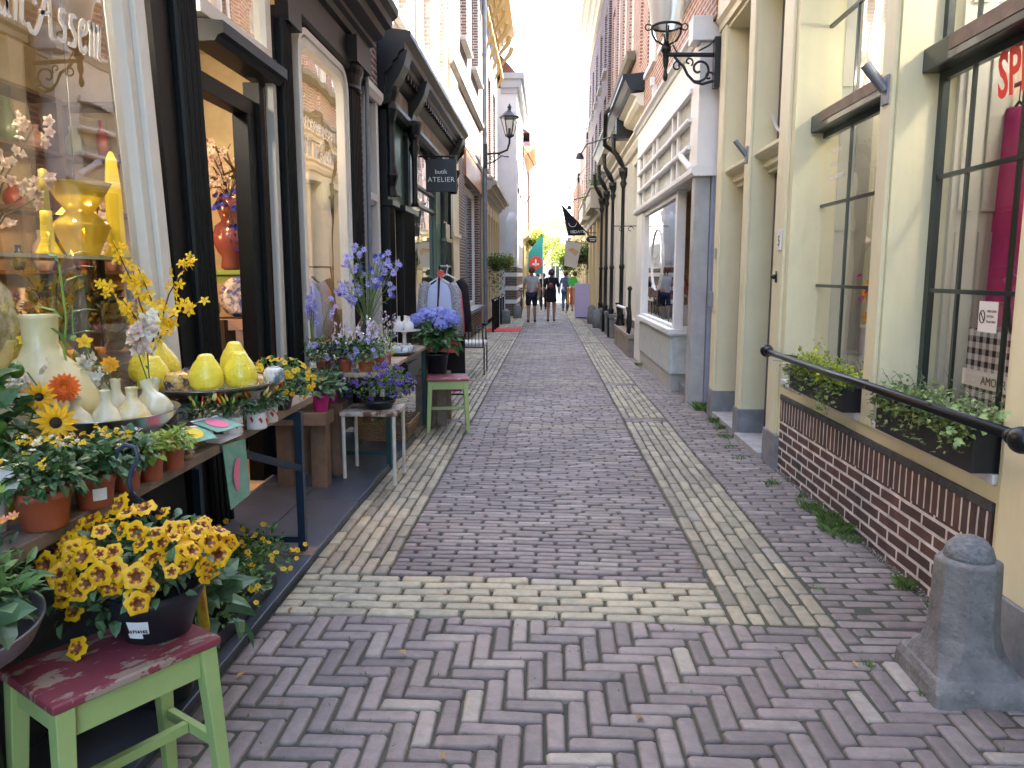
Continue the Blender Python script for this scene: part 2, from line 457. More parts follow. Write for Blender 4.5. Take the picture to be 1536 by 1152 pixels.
# buff band, lane, side strips
bb = MB(); rows_across(bb, -1.12, .745, 2.935, 3.36, .071)
bl2 = MB(); yl = MB(); lane = MB(); side_r = MB(); side_l = MB()
bands = [(6.95,7.2),(7.95,8.12),(9.9,10.35),(14.2,14.7),(19,19.5),(25,25.6),(33,33.6),(41,41.6)]
y = 3.36
for (a, b) in bands + [(46,46)]:
    rows_across(lane, -.73, .745, y, a, .0555 if y < 12 else .075)
    if b > a: rows_across(bl2, -.73, .745, a, b, .0555 if y < 12 else .075)
    y = b
def strip(mb, x0, x1, breaks, start):
    y = start
    for (a, b) in breaks + [(46,46)]:
        cols_along(mb, x0, x1, y, a)
        if b > a: rows_across(lane, x0, x1, a, b, .06)
        y = b
strip(yl, .75, 1.16, [(7.3,7.5),(9.9,10.1),(16.5,16.8)], 2.94)
strip(yl, -1.13, -.735, [(7.15,7.35),(10.2,10.4),(17.2,17.4),(24,24.3)], 3.36)
rows_across(side_r, 1.165, 1.64, 2.935, 46, .066)
rows_across(side_l, -1.85, -1.135, 6.45, 46, .07)
struct(bb.build('street_crossing_band', M_mix, smooth=True)); struct(bl2.build('street_crossing_band', pavmat('paver_band', (.17,.145,.12), (.29,.25,.19), (.21,.18,.165)), smooth=True)); struct(lane.build('street_lane', M_pur, smooth=True))
struct(yl.build('pavement', M_yel, smooth=True)); struct(side_r.build('pavement', M_red, smooth=True)); struct(side_l.build('pavement', M_yel, smooth=True))
# far paving, the crossing street at the end
fp = MB(); fp.box(-14, 14, 46, 70, gz(58)-.014, gz(58)+.02)
struct(fp.build('crossing_street', mat('far_paving', (.24,.20,.18), .8, noise=(8,.2))))
# gritty gutter along the right wall
gt = MB(); rg = random.Random(5)
for k in range(2600):
    y = rg.uniform(2.2, 5.6)**1; x = 1.665 - abs(rg.gauss(0, .035))
    s_ = rg.uniform(.0015, .004); z = hgt(x, y)+.001
    a = rg.uniform(0, 6.3)
    gt.poly([(x+s_*math.cos(a+q*2.1)*1., y+s_*math.sin(a+q*2.1), z+(.003 if q == 1 else 0)) for q in range(3)])
tag(gt.build('grit', mat('pale_grit', (.42,.38,.35), .9, island=.5)), 'pale mortar grit scattered along the foot of the brick plinth', 'grit', kind='stuff')
# stone step before the flower shop
bs = mat('bluestone', (.050,.062,.085), .38, noise=(5,.35), bump=(40,.15,.004))
st = MB(); 
for (a, b) in ((-.8,1.1),(1.106,2.7),(2.706,4.42),(4.426,6.42)):
    st.box(-1.125, -1.47, a, b, gz(a)-.1, gz(3)+.028)
    st.box(-1.475, -1.83, a+.3, b+.3 if b < 6 else b, gz(a)-.1, gz(3)+.028)
struct(st.build('stone_step', bs, bevel=.004))
# grass tufts in joints
gr_ = MB(); rg = random.Random(9)
def tuft(x, y, n, h, sp):
    for k in range(max(1,int(n*.6))):
        a = rg.uniform(0, 2*PI); r = sp*math.sqrt(rg.random()); px, py = x+r*math.cos(a), y+r*math.sin(a)
        hh = h*rg.uniform(.4, 1.1); l = rg.uniform(.3, 1.2)*hh; w = rg.uniform(.0012, .0025); z = hgt(px, py)
        b = rg.uniform(0, 6.28); ex, ey = math.cos(b), math.sin(b)
        n0 = len(gr_.v)
        gr_.v += [(px-ey*w, py+ex*w, z), (px+ey*w, py-ex*w, z), (px+ex*l*.4+ey*w*.7, py+ey*l*.4-ex*w*.7, z+hh*.7), (px+ex*l, py+ey*l, z+hh)]
        gr_.face((n0, n0+1, n0+2)); gr_.face((n0, n0+2, n0+3))
for (x, y, n, h, sp) in [(1.5,5.05,120,.035,.05),(1.6,4.75,90,.03,.04),(1.57,4.5,220,.05,.06),(1.6,4.3,260,.055,.06),(1.57,4.1,420,.06,.085),(1.6,3.95,120,.04,.05),
        (1.60,3.35,170,.05,.045),(1.62,3.08,130,.045,.035),(1.2,3.3,20,.02,.02),(1.15,2.62,50,.025,.02),(1.24,2.43,30,.02,.015),(1.6,2.25,110,.04,.05),(1.6,2.36,70,.03,.03),
        (1.6,7.3,150,.06,.06),(1.58,7.0,120,.05,.05),(1.55,6.6,90,.04,.06),(1.5,6.2,70,.03,.06),(1.46,5.8,70,.03,.06),(1.62,8.0,240,.09,.09),(1.45,12.2,60,.07,.06)]:
    tuft(x, y, n, h, sp)
for k in range(260):
    x, y = rg.uniform(-1, 1.5), rg.uniform(1.6, 3.0)**1.0
    i = round(y/U)*U; tuft(x, i, rg.randint(1, 4), .010, .012)
tag(gr_.build('grass', mat('grass_blade', (.12,.20,.05), .6, island=.5, sss=.3)), 'grass tufts growing between the bricks and along the wall', 'grass', kind='stuff')
# fallen leaves
lf = MB()
for (x, y) in [(-1.05,2.93),(-1.06,2.42),(-.62,3.02),(-.86,2.28),(.30,2.24),(-.95,1.9),(.7,3.5),(1.1,2.6),(-.3,2.0),(.62,5.2),(-.5,2.6)]:
    z = hgt(x, y); a = rg.uniform(0, 6.28)
    lf.leaf((x, y, z+.006), (math.cos(a), math.sin(a), .1), (0,0,1), rg.uniform(.02,.045), rg.uniform(.012,.03), -.2, .3)
tag(lf.build('fallen_leaves', mat('dry_leaf', (.35,.22,.10), .8, island=.5)), 'small dry leaves lying on the street bricks', 'leaves', kind='stuff')
# ------------------------------------------------------------------ shared materials
CREAM = weather(mat('cream_paint', (.72,.68,.45), .42, noise=(3,.06), bump=(25,.12,.004)), .16)
WHITE = weather(mat('white_paint', (.76,.755,.73), .45, noise=(4,.06), bump=(30,.1,.003)), .10)
GREYW = mat('grey_white_paint', (.52,.54,.53), .5, noise=(4,.08))
DGREEN = mat('dark_green_paint', (.012,.022,.020), .28, noise=(6,.3), coat=.2)
BLACKP = mat('black_gloss_paint', (.006,.007,.008), .34, spec=.35, bump=(20,.08,.003))
STONE = weather(mat('grey_stone', (.22,.23,.24), .8, noise=(9,.3), bump=(50,.35,.006)), .4, col=(.10,.10,.09))
DSTONE = weather(mat('dark_stone', (.165,.158,.148), .78, noise=(11,.45), bump=(55,.9,.008), col2=None), .5, 3, 1.2, (.30,.30,.30))
SILLST = mat('light_sill_stone', (.42,.41,.38), .7, noise=(6,.2))
GLASS = glass(boost=1.15); GLASSW = glass('warm_shop_glass', (.95,.94,.91), boost=1.7)
BR_DARK = brickmat('brick_dark', (.115,.060,.052), (.065,.045,.042), (.62,.60,.56), noise=.4)
BR_RED = brickmat('brick_red', (.30,.115,.062), (.20,.085,.052), (.50,.45,.38))
BR_BROWN = brickmat('brick_brown', (.13,.070,.052), (.075,.045,.038), (.36,.33,.30))
BR_PLUM = brickmat('brick_plum', (.10,.045,.042), (.07,.035,.035), (.33,.31,.29))
BR_SOLD = brickmat('brick_soldier', (.115,.060,.052), (.065,.045,.042), (.60,.58,.54), bw=.24, rh=.060, ms=.007, soldier=True, noise=.4)
ROOF = mat('roof_tile', (.14,.06,.04), .8, noise=(6,.3))
ROOMW = mat('room_wall', (.66,.65,.56), .9)
ROOMD = mat('room_dark', (.05,.045,.04), .9)
PLASTER = mat('pale_plaster', (.62,.60,.55), .8, noise=(3,.1))
IRON = mat('black_iron', (.012,.014,.016), .38, metal=.3, noise=(20,.3))
ZINC = mat('zinc_grey', (.22,.24,.27), .5, metal=.5, noise=(6,.2))
CURT = mat('net_curtain', (.62,.62,.60), .9)

def win(t, W, y0, y1, z0, z1, d=-.12, fm=None, cols=2, rows=2, fw=.06, mw=.03, sill=True, sillm=None, th=.06, curtain=True, glassm=None, name='window', zcuts=None, ycuts=None, sillout=.05):
    m = MB()
    W.box(m, y0, y1, z0, z0+fw, d-th, d); W.box(m, y0, y1, z1-fw, z1, d-th, d)
    W.box(m, y0, y0+fw, z0+fw, z1-fw, d-th, d); W.box(m, y1-fw, y1, z0+fw, z1-fw, d-th, d)
    zs = zcuts if zcuts is not None else [z0+(z1-z0)*k/rows for k in range(1, rows)]
    ys = ycuts if ycuts is not None else [y0+(y1-y0)*k/cols for k in range(1, cols)]
    for z in zs: W.box(m, y0+fw, y1-fw, z-mw/2, z+mw/2, d-th*.8, d-.004)
    for y in ys: W.box(m, y-mw/2, y+mw/2, z0+fw, z1-fw, d-th*.7, d-.008)
    f = m.build(name, fm or WHITE, t)
    g = MB(); W.box(g, y0+fw*.5, y1-fw*.5, z0+fw*.5, z1-fw*.5, d-th*.55, d-th*.45)
    # a single sheet of glass
    g = MB(); x = W.X(d-th*.5); g.quad((x,y0+fw*.5,z0+fw*.5),(x,y1-fw*.5,z0+fw*.5),(x,y1-fw*.5,z1-fw*.5),(x,y0+fw*.5,z1-fw*.5))
    g.build('pane', glassm or GLASS, f)
    if sill:
        s = MB(); W.box(s, y0-.06, y1+.06, z0-.08, z0-.002, d-.02, sillout); s.build('sill', sillm or SILLST, f, bevel=.006)
    if curtain:
        c = MB(); x = W.X(d-.16); n = 14; a = y0+fw; b = y1-fw
        if curtain == 'side': b = a+(b-a)*.32
        for k in range(n):
            ya, yb = a+(b-a)*k/n, a+(b-a)*(k+1)/n
            xa, xb = x+.015*(k % 2), x+.015*((k+1) % 2)
            c.quad((xa,ya,z0+.02),(xb,yb,z0+.02),(xb,yb,z1-.02),(xa,ya,z1-.02))
        c.build('curtain', CURT, f)
    return f

def shell(t, W, y0, y1, z0, z1, depth=6, m=None, wt=.3, name='rear_wall'):
    # the rest of the house behind its facade: side walls, rear wall
    b = MB()
    W.box(b, y0+.01, y0+.25, z0, z1-.01, -depth, -wt); W.box(b, y1-.25, y1-.01, z0, z1-.01, -depth, -wt)
    W.box(b, y0+.25, y1-.25, z0, z1-.01, -depth, -depth+.25)
    b.build(name, m or BR_BROWN, t)
def roof(t, W, y0, y1, z, depth=6, rise=2.2, over=.0, m=None):
    b = MB(); y_ = (W.X(over), W.X(-depth)); xm = W.X(-depth*.5)
    a0, a1 = (y_[0], y0, z), (y_[0], y1, z); b0, b1 = (y_[1], y0, z), (y_[1], y1, z); c0, c1 = (xm, y0, z+rise), (xm, y1, z+rise)
    n = len(b.v); b.v += [a0, a1, b0, b1, c0, c1]
    for q in ((0,1,5,4),(2,4,5,3),(0,4,2),(1,3,5),(0,2,3,1)): b.face([n+i for i in q])
    return b.build('roof', m or ROOF, t)
def slab(t, W, y0, y1, z, depth=6, wt=.3, m=None, name='ceiling'):
    b = MB(); W.box(b, y0+.25, y1-.25, z, z+.2, -depth+.25, -wt); return b.build(name, m or ROOMW, t)

# ------------------------------------------------------------------ right: cream shop with two doors
WR = Wall(1, 1.67)
t = thing('corner_shop', 'cream painted shop with dark green windows, two recessed doors and a low brick plinth', 'shop', (1.67, 4, 0))
b = MB()
holes = [(4.09,5.55,.60,3.62),(2.85,3.93,.60,3.62),(1.35,2.4,.6,3.62),(-.6,.9,.6,3.62),(5.83,6.6,0,3.62),(6.78,7.65,0,3.62)]
WR.wall(b, 5.5, 7.9, .19, 3.72, [h for h in holes if h[0] > 5.6], depth=.30)
WR.wall(b, -5, 5.5, .505, 3.72, [h for h in holes if h[0] < 5.6]+[(5.499,5.6,.6,3.62)], depth=.30)
WR.wall(b, 2.4, 2.85, .19, .505, [], depth=.30)
WR.wall(b, 5.5, 5.83, .19, .60, [], depth=.295, d=-.002)
b.build('wall', CREAM, t)
# pilaster faces standing proud of the wall
pm = MB()
for (a, c) in ((7.66,7.86),(6.61,6.77),(5.57,5.80),(3.945,4.075),(2.45,2.80)):
    WR.box(pm, a, c, .20 if a != 3.945 else .575, 3.66, 0, .022)
pm.build('pilaster', CREAM, t, bevel=.006)
# stone feet
sm = MB()
for (a, c) in ((7.64,7.9),(6.59,6.79),(5.50,5.84),(2.40,2.86)):
    sm = MB(); WR.box(sm, a, c, -.12, .20, -.21, .03); sm.build('pilaster_foot', STONE, t, bevel=.006)
ds = MB(); WR.box(ds, 6.79, 7.64, -.15, -.005, -.3, .03); WR.box(ds, 5.84, 6.59, -.15, -.002, -.3, .06)
ds.build('doorstep', mat('pale_step_stone', (.36,.35,.33), .7, noise=(8,.25), bump=(40,.3,.005)), t, bevel=.006)
# brick plinth with a soldier course and a dark rendered top edge
pl = MB(); WR.box(pl, 2.86, 5.5, -.12, .325, -.2, .004); pl.build('brick_plinth', BR_DARK, t)
pl = MB(); WR.box(pl, 2.86, 5.5, .325, .465, -.2, .006); pl.build('soldier_course', BR_SOLD, t)
pl = MB(); WR.box(pl, 2.86, 5.5, .465, .504, -.2, .012); pl.build('plinth_coping', mat('tarred_edge', (.06,.062,.068), .8, noise=(14,.6), bump=(60,.6,.006)), t, bevel=.004)
pl = MB(); WR.box(pl, -5, 2.4, -.12, .504, -.2, .004); pl.build('brick_plinth', BR_DARK, t)
# sill boards in the window recesses
sb = MB()
for (a, c) in ((4.09,5.5),(2.85,3.93)): WR.box(sb, a+.002, c-.002, .575, .612, -.21, .018)
sb.build('sill', WHITE, t, bevel=.003)
# cornice mouldings
cm = MB(); WR.profile(cm, -5, 7.94, [(0,3.66),(.03,3.66),(.03,3.72),(.06,3.76),(.06,3.95),(.10,3.99),(.14,4.0),(.14,4.05),(.20,4.1),(.20,4.15),(0,4.2)])
cm.build('cornice', CREAM, t)
for (a, c) in ((6.78,7.65),(5.83,6.6)):
    lm = MB(); W2 = Wall(1, 1.85)
    W2.profile(lm, a, c, [(0,2.17),(.05,2.17),(.05,2.2),(.09,2.215),(.09,2.265),(.15,2.29),(.17,2.31),(.17,2.335),(0,2.345)])
    lm.build('door_lintel', CREAM, t)
# doors
for (a, c, g) in ((6.78,7.65,.04),(5.83,6.6,.0)):
    dm = MB(); d0 = -.22
    WR.box(dm, a, a+.07, 0, 2.17, d0-.05, d0+.03); WR.box(dm, c-.07, c, 0, 2.17, d0-.05, d0+.03); WR.box(dm, a+.07, c-.07, 2.10, 2.17, d0-.05, d0+.03)
    WR.box(dm, a+.07, c-.07, .0, .16, d0-.04, d0+.01)
    WR.box(dm, a+.07, a+.17, .16, 2.10, d0-.04, d0+.01); WR.box(dm, c-.17, c-.07, .16, 2.10, d0-.04, d0+.01)
    WR.box(dm, a+.17, c-.17, .75, .85, d0-.04, d0+.01); WR.box(dm, a+.17, c-.17, 2.0, 2.10, d0-.04, d0+.01)
    WR.box(dm, a+.17, c-.17, .16, .75, d0-.03, d0-.012); WR.box(dm, a+.24, c-.24, .23, .68, d0-.03, d0+.002)
    for zc in (1.23, 1.62): WR.box(dm, a+.17, c-.17, zc-.015, zc+.015, d0-.03, d0+.004)
    dr = dm.build('door', DGREEN, t, bevel=.004)
    x = WR.X(d0-.02); gq = MB(); gq.quad((x,a+.16,.84),(x,c-.16,.84),(x,c-.16,2.01),(x,a+.16,2.01)); gq.build('pane', GLASS, dr)
    hm = MB(); hm.tube([(WR.X(d0+.02), a+.12, 1.0), (WR.X(d0+.06), a+.12, 1.0), (WR.X(d0+.06), a+.22, 1.0)], .009); hm.build('handle', mat('brass', (.55,.38,.14), .3, metal=1), dr)
    win(t, WR, a, c, 2.345, 3.62, d=-.19, fm=DGREEN, cols=1, rows=2, fw=.05, sill=False, name='fanlight', curtain=True, zcuts=[2.95])
# fan curve on the second fanlight: the big round hoop
hp = MB(); hp.tube([(WR.X(-.15), 6.2+.55*math.cos(q), 3.05+.62*math.sin(q)) for q in [PI+PI*k/20 for k in range(21)]], .012, 6); hp.build('hoop', GREYW, t)
# sash windows
for (a, c, yc) in ((4.09,5.55,[5.03,4.56]),(2.85,4.05,[3.64,3.25]),(1.35,2.52,[2.1,1.75]),(-.6,1.0,[.4,-.1])):
    f = win(t, WR, a-.002, c if c != 4.05 else 3.93, .612, 2.30, d=-.19, th=.032, fm=DGREEN, fw=.042, mw=.020, sill=False, curtain=False, zcuts=[1.27,1.81], ycuts=yc)
    f2 = win(t, WR, a-.002, c if c != 4.05 else 3.93, 2.40, 3.62, d=-.19, th=.032, fm=DGREEN, fw=.04, mw=.020, sill=False, curtain=False, zcuts=[2.98], ycuts=yc)
    tb = MB(); WR.box(tb, a-.0, (c if c != 4.05 else 3.93)-.0, 2.295, 2.405, -.20, -.105); tb.build('transom_bar', DGREEN, t, bevel=.006)
    tb = MB(); WR.box(tb, a+.002, (c if c != 4.05 else 3.93)-.25, 2.335, 2.40, -.20, -.1); tb.build('transom_board', mat('weathered_wood', (.20,.15,.11), .7, noise=(12,.3)), t)
# rooms behind the glass
rm = MB()
WR.box(rm, -5, 7.85, .35, .45, -3.2, -.31); WR.box(rm, -5, 7.85, 3.66, 3.7, -3.2, -.31)
rm.box(3.05, 3.12, -5, 7.85, .4, 3.66)
for k in range(26): rm.box(3.03, 3.0499, 2.0+k*.23, 2.012+k*.23, .45, 3.6)
for yy in (2.62, 4.75, 5.9): rm.box(2.0, 3.03, yy, yy+.05, .45, 3.66)
rm.build('shop_room', ROOMW, t)
pn = MB()
for (ya, yb) in ((5.28,5.54),(3.70,3.925)):     # folded shutter boards behind the far jambs
    WR.box(pn, yb-.03, yb, .62, 3.6, -.52, -.27)
    for q in (0, .11):
        for (za, zb) in ((.7,1.55),(1.65,2.5),(2.6,3.5)): WR.box(pn, yb-.045, yb-.03, za, zb, -.37-q, -.30-q)
pn.build('inner_shutter', mat('panel_grey_cream', (.40,.40,.36), .6), t)
# upper floors
up = MB(); uh = [(a, a+1.0, z, z+1.7) for a in (-3.5,-1.2,1.0,3.2,5.6) for z in (4.9,7.9)]
WR.wall(up, -5, 7.9, 4.2, 10.6, uh, depth=.3); up.build('upper_wall', BR_RED, t)
for h in uh: win(t, WR, *h, d=-.1, fm=WHITE, cols=2, rows=3)
shell(t, WR, -5, 7.9, -.1, 10.6); slab(t, WR, -5, 7.9, 3.9)
cm = MB(); WR.profile(cm, -5, 7.9, cornice_prof(10.6, 11.0, .05, .35)); cm.build('roof_cornice', WHITE, t); roof(t, WR, -5, 7.9, 11.0, rise=2.5)
# slim things on the pilasters
o = MB(); WR.box(o, 5.60, 5.68, 1.52, 1.66, .023, .034); o = o.build('number_plate', WHITE, None, bevel=.002); tag(o, 'small white house number plate on the pilaster beside the second green door', 'number plate')
text('number', '5', .1, BLACKP, o, (WR.X(.0355), 5.66, 1.55), (0,-1,0), (0,0,1), .0005)
o = MB(); WR.box(o, 7.72, 7.79, 1.50, 1.60, .023, .035); o = o.build('name_plate', mat('plate_grey', (.30,.30,.27), .4), None, bevel=.003); tag(o, 'tiny grey name plate on the farthest cream pilaster', 'name plate')
bl = MB(); WR.box(bl, 7.80, 7.885, 1.02, 1.17, .023, .07); o = bl.build('meter_box', ZINC, None, bevel=.004); tag(o, 'small grey metal box fixed low on the farthest cream pilaster', 'box')
bp = MB(); bp.ball((WR.X(.04), 5.69, 1.33), .018); WR.box(bp, 5.675, 5.705, 1.29, 1.37, .023, .03); o = bp.build('bell_pull', IRON, None, smooth=True); tag(o, 'small black bell pull on the pilaster under the house number plate', 'bell')

# flag pole holders
def flag_holder(y, z, L_, r, label):
    t = thing('flag_holder', label, 'flag holder', (1.67-.022, y, z), 0, 'flag pole holders on the cream shop')
    p = MB(); p.box(1.65-.012, 1.65, y-.035, y+.035, z-.07, z+.07); p.build('base_plate', ZINC, t, bevel=.003)
    p = MB(); p.tube([(1.64, y, z), (1.64-L_*.62, y+L_*.05, z+L_*.78)], [r, r*1.05], 14); p.build('socket', ZINC, t, smooth=False)
    return t
flag_holder(4.01, 2.24, .16, .024, 'grey tube flag holder on the cream pilaster between the two flower box windows')
flag_holder(6.69, 2.33, .15, .02, 'grey tube flag holder on the pilaster between the two green doors')

# rail in front of the windows
t = thing('hand_rail', 'glossy black rail with ball ends before the flower box windows', 'rail', (1.53, 4, .82))
m = MB(); m.tube([(1.53, 5.42, .815), (1.53, 2.52, .825)], .021, 14); m.build('rail', BLACKP, t, smooth=True)
for y in (5.43, 2.50):
    m = MB(); m.ball((1.53, y, .82), .045, 16, 12); m.tube([(1.53, y+(.035 if y < 4 else -.035), .82), (1.53, y+(.075 if y < 4 else -.075), .82)], [.034, .024], 12); m.build('end_ball', BLACKP, t, smooth=True)
for y in (5.2, 4.0, 2.68):
    m = MB(); m.tube([(1.53, y, .815), (1.67, y, .80)], .010, 8); m.build('bracket', IRON, t)

# ------------------------------------------------------------------ right: white shop with the lattice fascia
W2_ = Wall(1, 1.5)
t = thing('white_shop', 'white painted shop front with a lattice fascia, a marble clad bay and red brick above', 'shop', (1.5, 11, 0))
WH = WHITE
m = MB(); m.box(1.5, 1.655, 8.17, 8.36, -.1, 2.38); m.build('pilaster', mat('grey_marble', (.36,.365,.36), .4, noise=(5,.18)), t, bevel=.004)
m = MB(); m.box(1.66, 1.735, 8.12, 8.36, -.1, 2.38); m.box(1.69, 1.71, 8.09, 8.12, -.1, 2.38); m.build('side_post', mat('blue_grey_paint', (.27,.31,.38), .5, noise=(5,.15)), t, bevel=.004)
m = MB(); m.box(1.70, 1.95, 7.91, 8.09, -.1, 8.2); m.build('brick_return', BR_BROWN, t)
# fascia block
m = MB()
W2_.box(m, 8.12, 13.5, 3.25, 3.66, -.25, 0)
W2_.box(m, 8.12, 8.55, 2.42, 3.25, -.25, 0)
W2_.box(m, 13.1, 13.5, 2.42, 3.25, -.25, 0)
W2_.profile(m, 8.08, 13.54, [(-.2,2.34),(.03,2.34),(.05,2.37),(.05,2.42),(.02,2.43),(-.2,2.43)])
m.build('fascia', WH, t, bevel=.004)
m = MB()
for z in (2.68, 2.96): W2_.profile(m, 8.5, 13.2, [(-.1,z-.022),(.035,z-.022),(.042,z),(.035,z+.022),(-.1,z+.026)])
W2_.profile(m, 8.5, 13.2, [(-.05,3.22),(.03,3.22),(.03,3.27),(-.0,3.28)])
for y in (9.35, 9.75, 11.1, 11.5, 12.6): W2_.box(m, y-.04, y+.04, 2.42, 3.25, -.1, .006)
m.build('lattice', WH, t)
m = MB(); x = W2_.X(-.025); m.quad((x,8.5,2.4),(x,13.2,2.4),(x,13.2,3.3),(x,8.5,3.3))
m.build('ribbed_pane', mat('ribbed_glass', (.40,.41,.35), .15, spec=.8, bump=(38,1.,.03), noise=(30,.25), col2=(.58,.56,.46)), t)
m = MB(); W2_.profile(m, 8.06, 13.54, [(-.25,3.66),(.02,3.66),(.04,3.70),(.08,3.73),(.08,3.76),(-.25,3.80)]); W2_.box(m, 8.05, 8.30, 3.63, 3.86, -.2, .09)
m.build('cornice', WH, t, bevel=.004)
# bay: marble panels, sill, posts, glass
MARB = mat('pale_marble', (.50,.54,.52), .35, noise=(9,.22), col2=None, bump=(14,.08,.004))
m = MB()
for (a, c) in ((9.5,10.3),(10.306,11.1),(11.106,11.9),(11.906,12.7)): W2_.box(m, a, c, .13, .60, -.04, 0)
m.box(1.53, 2.0, 9.47, 9.5, .13, .60)
m.build('marble_panel', MARB, t, bevel=.003)
m = MB(); W2_.box(m, 9.52, 12.7, -.12, .128, -.3, -.018); m.build('plinth', SILLST, t, bevel=.004)
m = MB(); W2_.box(m, 9.41, 12.75, .62, .685, -.6, .045); W2_.box(m, 9.44, 12.73, .60, .62, -.5, .02); m.build('sill', WH, t, bevel=.006)
m = MB(); W2_.box(m, 12.7, 13.5, -.1, 2.34, -.3, -.01); W2_.box(m, 9.44, 9.56, .685, 2.34, -.14, -.03); W2_.box(m, 12.6, 12.7, .685, 2.34, -.12, -.03)
W2_.box(m, 9.56, 12.6, .685, .72, -.12, -.03); W2_.box(m, 9.56, 12.6, 2.26, 2.34, -.12, -.03); m.box(1.64, 2.3, 9.46, 9.52, .685, .72); m.build('bay_frame', WH, t, bevel=.004)
m = MB(); m.quad((1.57,9.55,.70),(1.57,12.62,.70),(1.57,12.62,2.3),(1.57,9.55,2.3)); m.quad((1.6,9.49,.70),(2.3,9.49,.70),(2.3,9.49,2.33),(1.6,9.49,2.33)); m.build('pane', GLASSW, t)
# white oval on the glass
m = MB(); m.tube([(1.562, 11.33+.55*math.cos(q), 1.55+.43*math.sin(q)) for q in [2*PI*k/40 for k in range(41)]], .011, 6, cap=False); m.build('oval_logo', WHITE, t)
text('shop_lettering', 'art', .30, WHITE, t, (1.560, 11.62, 1.48), (0,-1,0), (0,0,1), .001, squash=1.0)
m = MB(); m.box(1.558, 1.562, 11.05, 11.65, 1.43, 1.45); m.build('lettering_line', WHITE, t)
for k, s_ in enumerate(('Idee', 'Dis', 'Mooi', 'Deco', 'Vaas')): text('door_lettering', s_, .075, WHITE, t, (1.70, 9.482, 1.02-k*.075), (1,0,0), (0,0,1), .001)
# room
m = MB(); m.box(1.62, 2.3, 8.37, 9.46, -.1, .03); m.build('doorstep', STONE, t, bevel=.005)
m = MB(); m.box(2.31, 4.2, 8.43, 13.3, -.08, -.02); m.box(4.15, 4.2, 8.4, 13.4, 0, 3.6); m.box(1.66, 4.2, 13.30, 13.38, 0, 3.6); m.box(2.3, 4.2, 8.36, 8.42, 0, 3.6); m.box(1.76, 4.2, 8.4, 13.4, 2.9, 3.0)
m.box(1.62, 2.3, 9.6, 12.6, .55, .60)
m.build('shop_room', mat('warm_room', (.52,.40,.24), .9), t)
# goods in the bay
g = MB(); rg = random.Random(4)
for k in range(6):
    g.ball((1.75+rg.uniform(-.05,.2), 9.8+k*.45, .68), .13+rg.uniform(-.03,.04), 12, 8, .5)
o = g.build('cushions', mat('cushion_cloth', (.62,.50,.38), .9, island=.4, col2=(.45,.20,.14)), None, smooth=True); tag(o, 'soft pastel cushions lying in the bay window of the white shop', 'cushions')
g = MB()
for k in range(7): g.tube([(1.9, 10.2+k*.12, 1.0+k*.02), (1.8, 10.35+k*.17, 1.35+.06*(k % 3))], [.018, .004], 6)
o = g.build('dried_pods', mat('dark_red_pod', (.16,.03,.025), .6), None); tag(o, 'dark red dried stalks standing behind the oval logo window', 'dried stalks')
g = MB(); g.lathe([(.06,0),(.10,.1),(.05,.2),(.08,.26)], 12, (1.72, 9.75, .70)); o = g.build('white_vase', WHITE, None, smooth=True); tag(o, 'small white vase on the display floor of the white shop', 'vase')
g = MB()
for k in range(90):
    a, e = rg.uniform(0, 6.28), rg.uniform(-1, 1); p = Vector((1.78+.11*math.cos(a)*rg.random(), 10.15+.2*math.sin(a), .86+.22*rg.random()))
    g.leaf(p, (math.cos(a), math.sin(a), e), (0,0,1), .06, .035)
o = g.build('pale_plant', mat('pale_leaf', (.35,.42,.30), .7, island=.3), None); tag(o, 'pale leafy plant on the display floor of the white shop', 'plant')
# brick above
up = MB(); uh = [(8.9,9.9,4.5,6.1),(10.7,11.7,4.55,6.1),(12.3,13.3,4.6,6.1),(8.9,9.9,7.2,8.8),(10.7,11.7,7.2,8.8),(12.3,13.3,7.2,8.8)]
WU = Wall(1, 1.6); WU.wall(up, 7.9, 14.0, 3.80, 10.0, uh, depth=.3); up.build('upper_wall', BR_RED, t)
for h in uh: win(t, WU, *h, d=-.03, fm=WHITE, cols=2, rows=2, fw=.09, sill=True, sillm=WHITE)
shell(t, WU, 7.9, 14.0, -.1, 10.0); cm = MB(); WU.profile(cm, 7.9, 14.0, cornice_prof(10.0, 10.35, .05, .3)); cm.build('roof_cornice', WHITE, t); roof(t, WU, 7.9, 14.0, 10.35)
# little security light box
m = MB(); m.box(1.50,1.56,12.0,12.08,4.12,4.24); m.box(1.53,1.6,12.02,12.06,3.9,4.14); o = m.build('alarm_box', WHITE, None, bevel=.004); tag(o, 'small white alarm box on the red brick above the white shop', 'alarm box')
# arm holding a tube at the end of the lattice
m = MB(); m.tube([(1.44,8.75,2.62),(1.50,8.45,2.45)], .035, 12); o = m.build('flag_holder', WHITE, None); tag(o, 'white tube flag holder at the near end of the white lattice', 'flag holder', 'flag pole holders on the white shop')
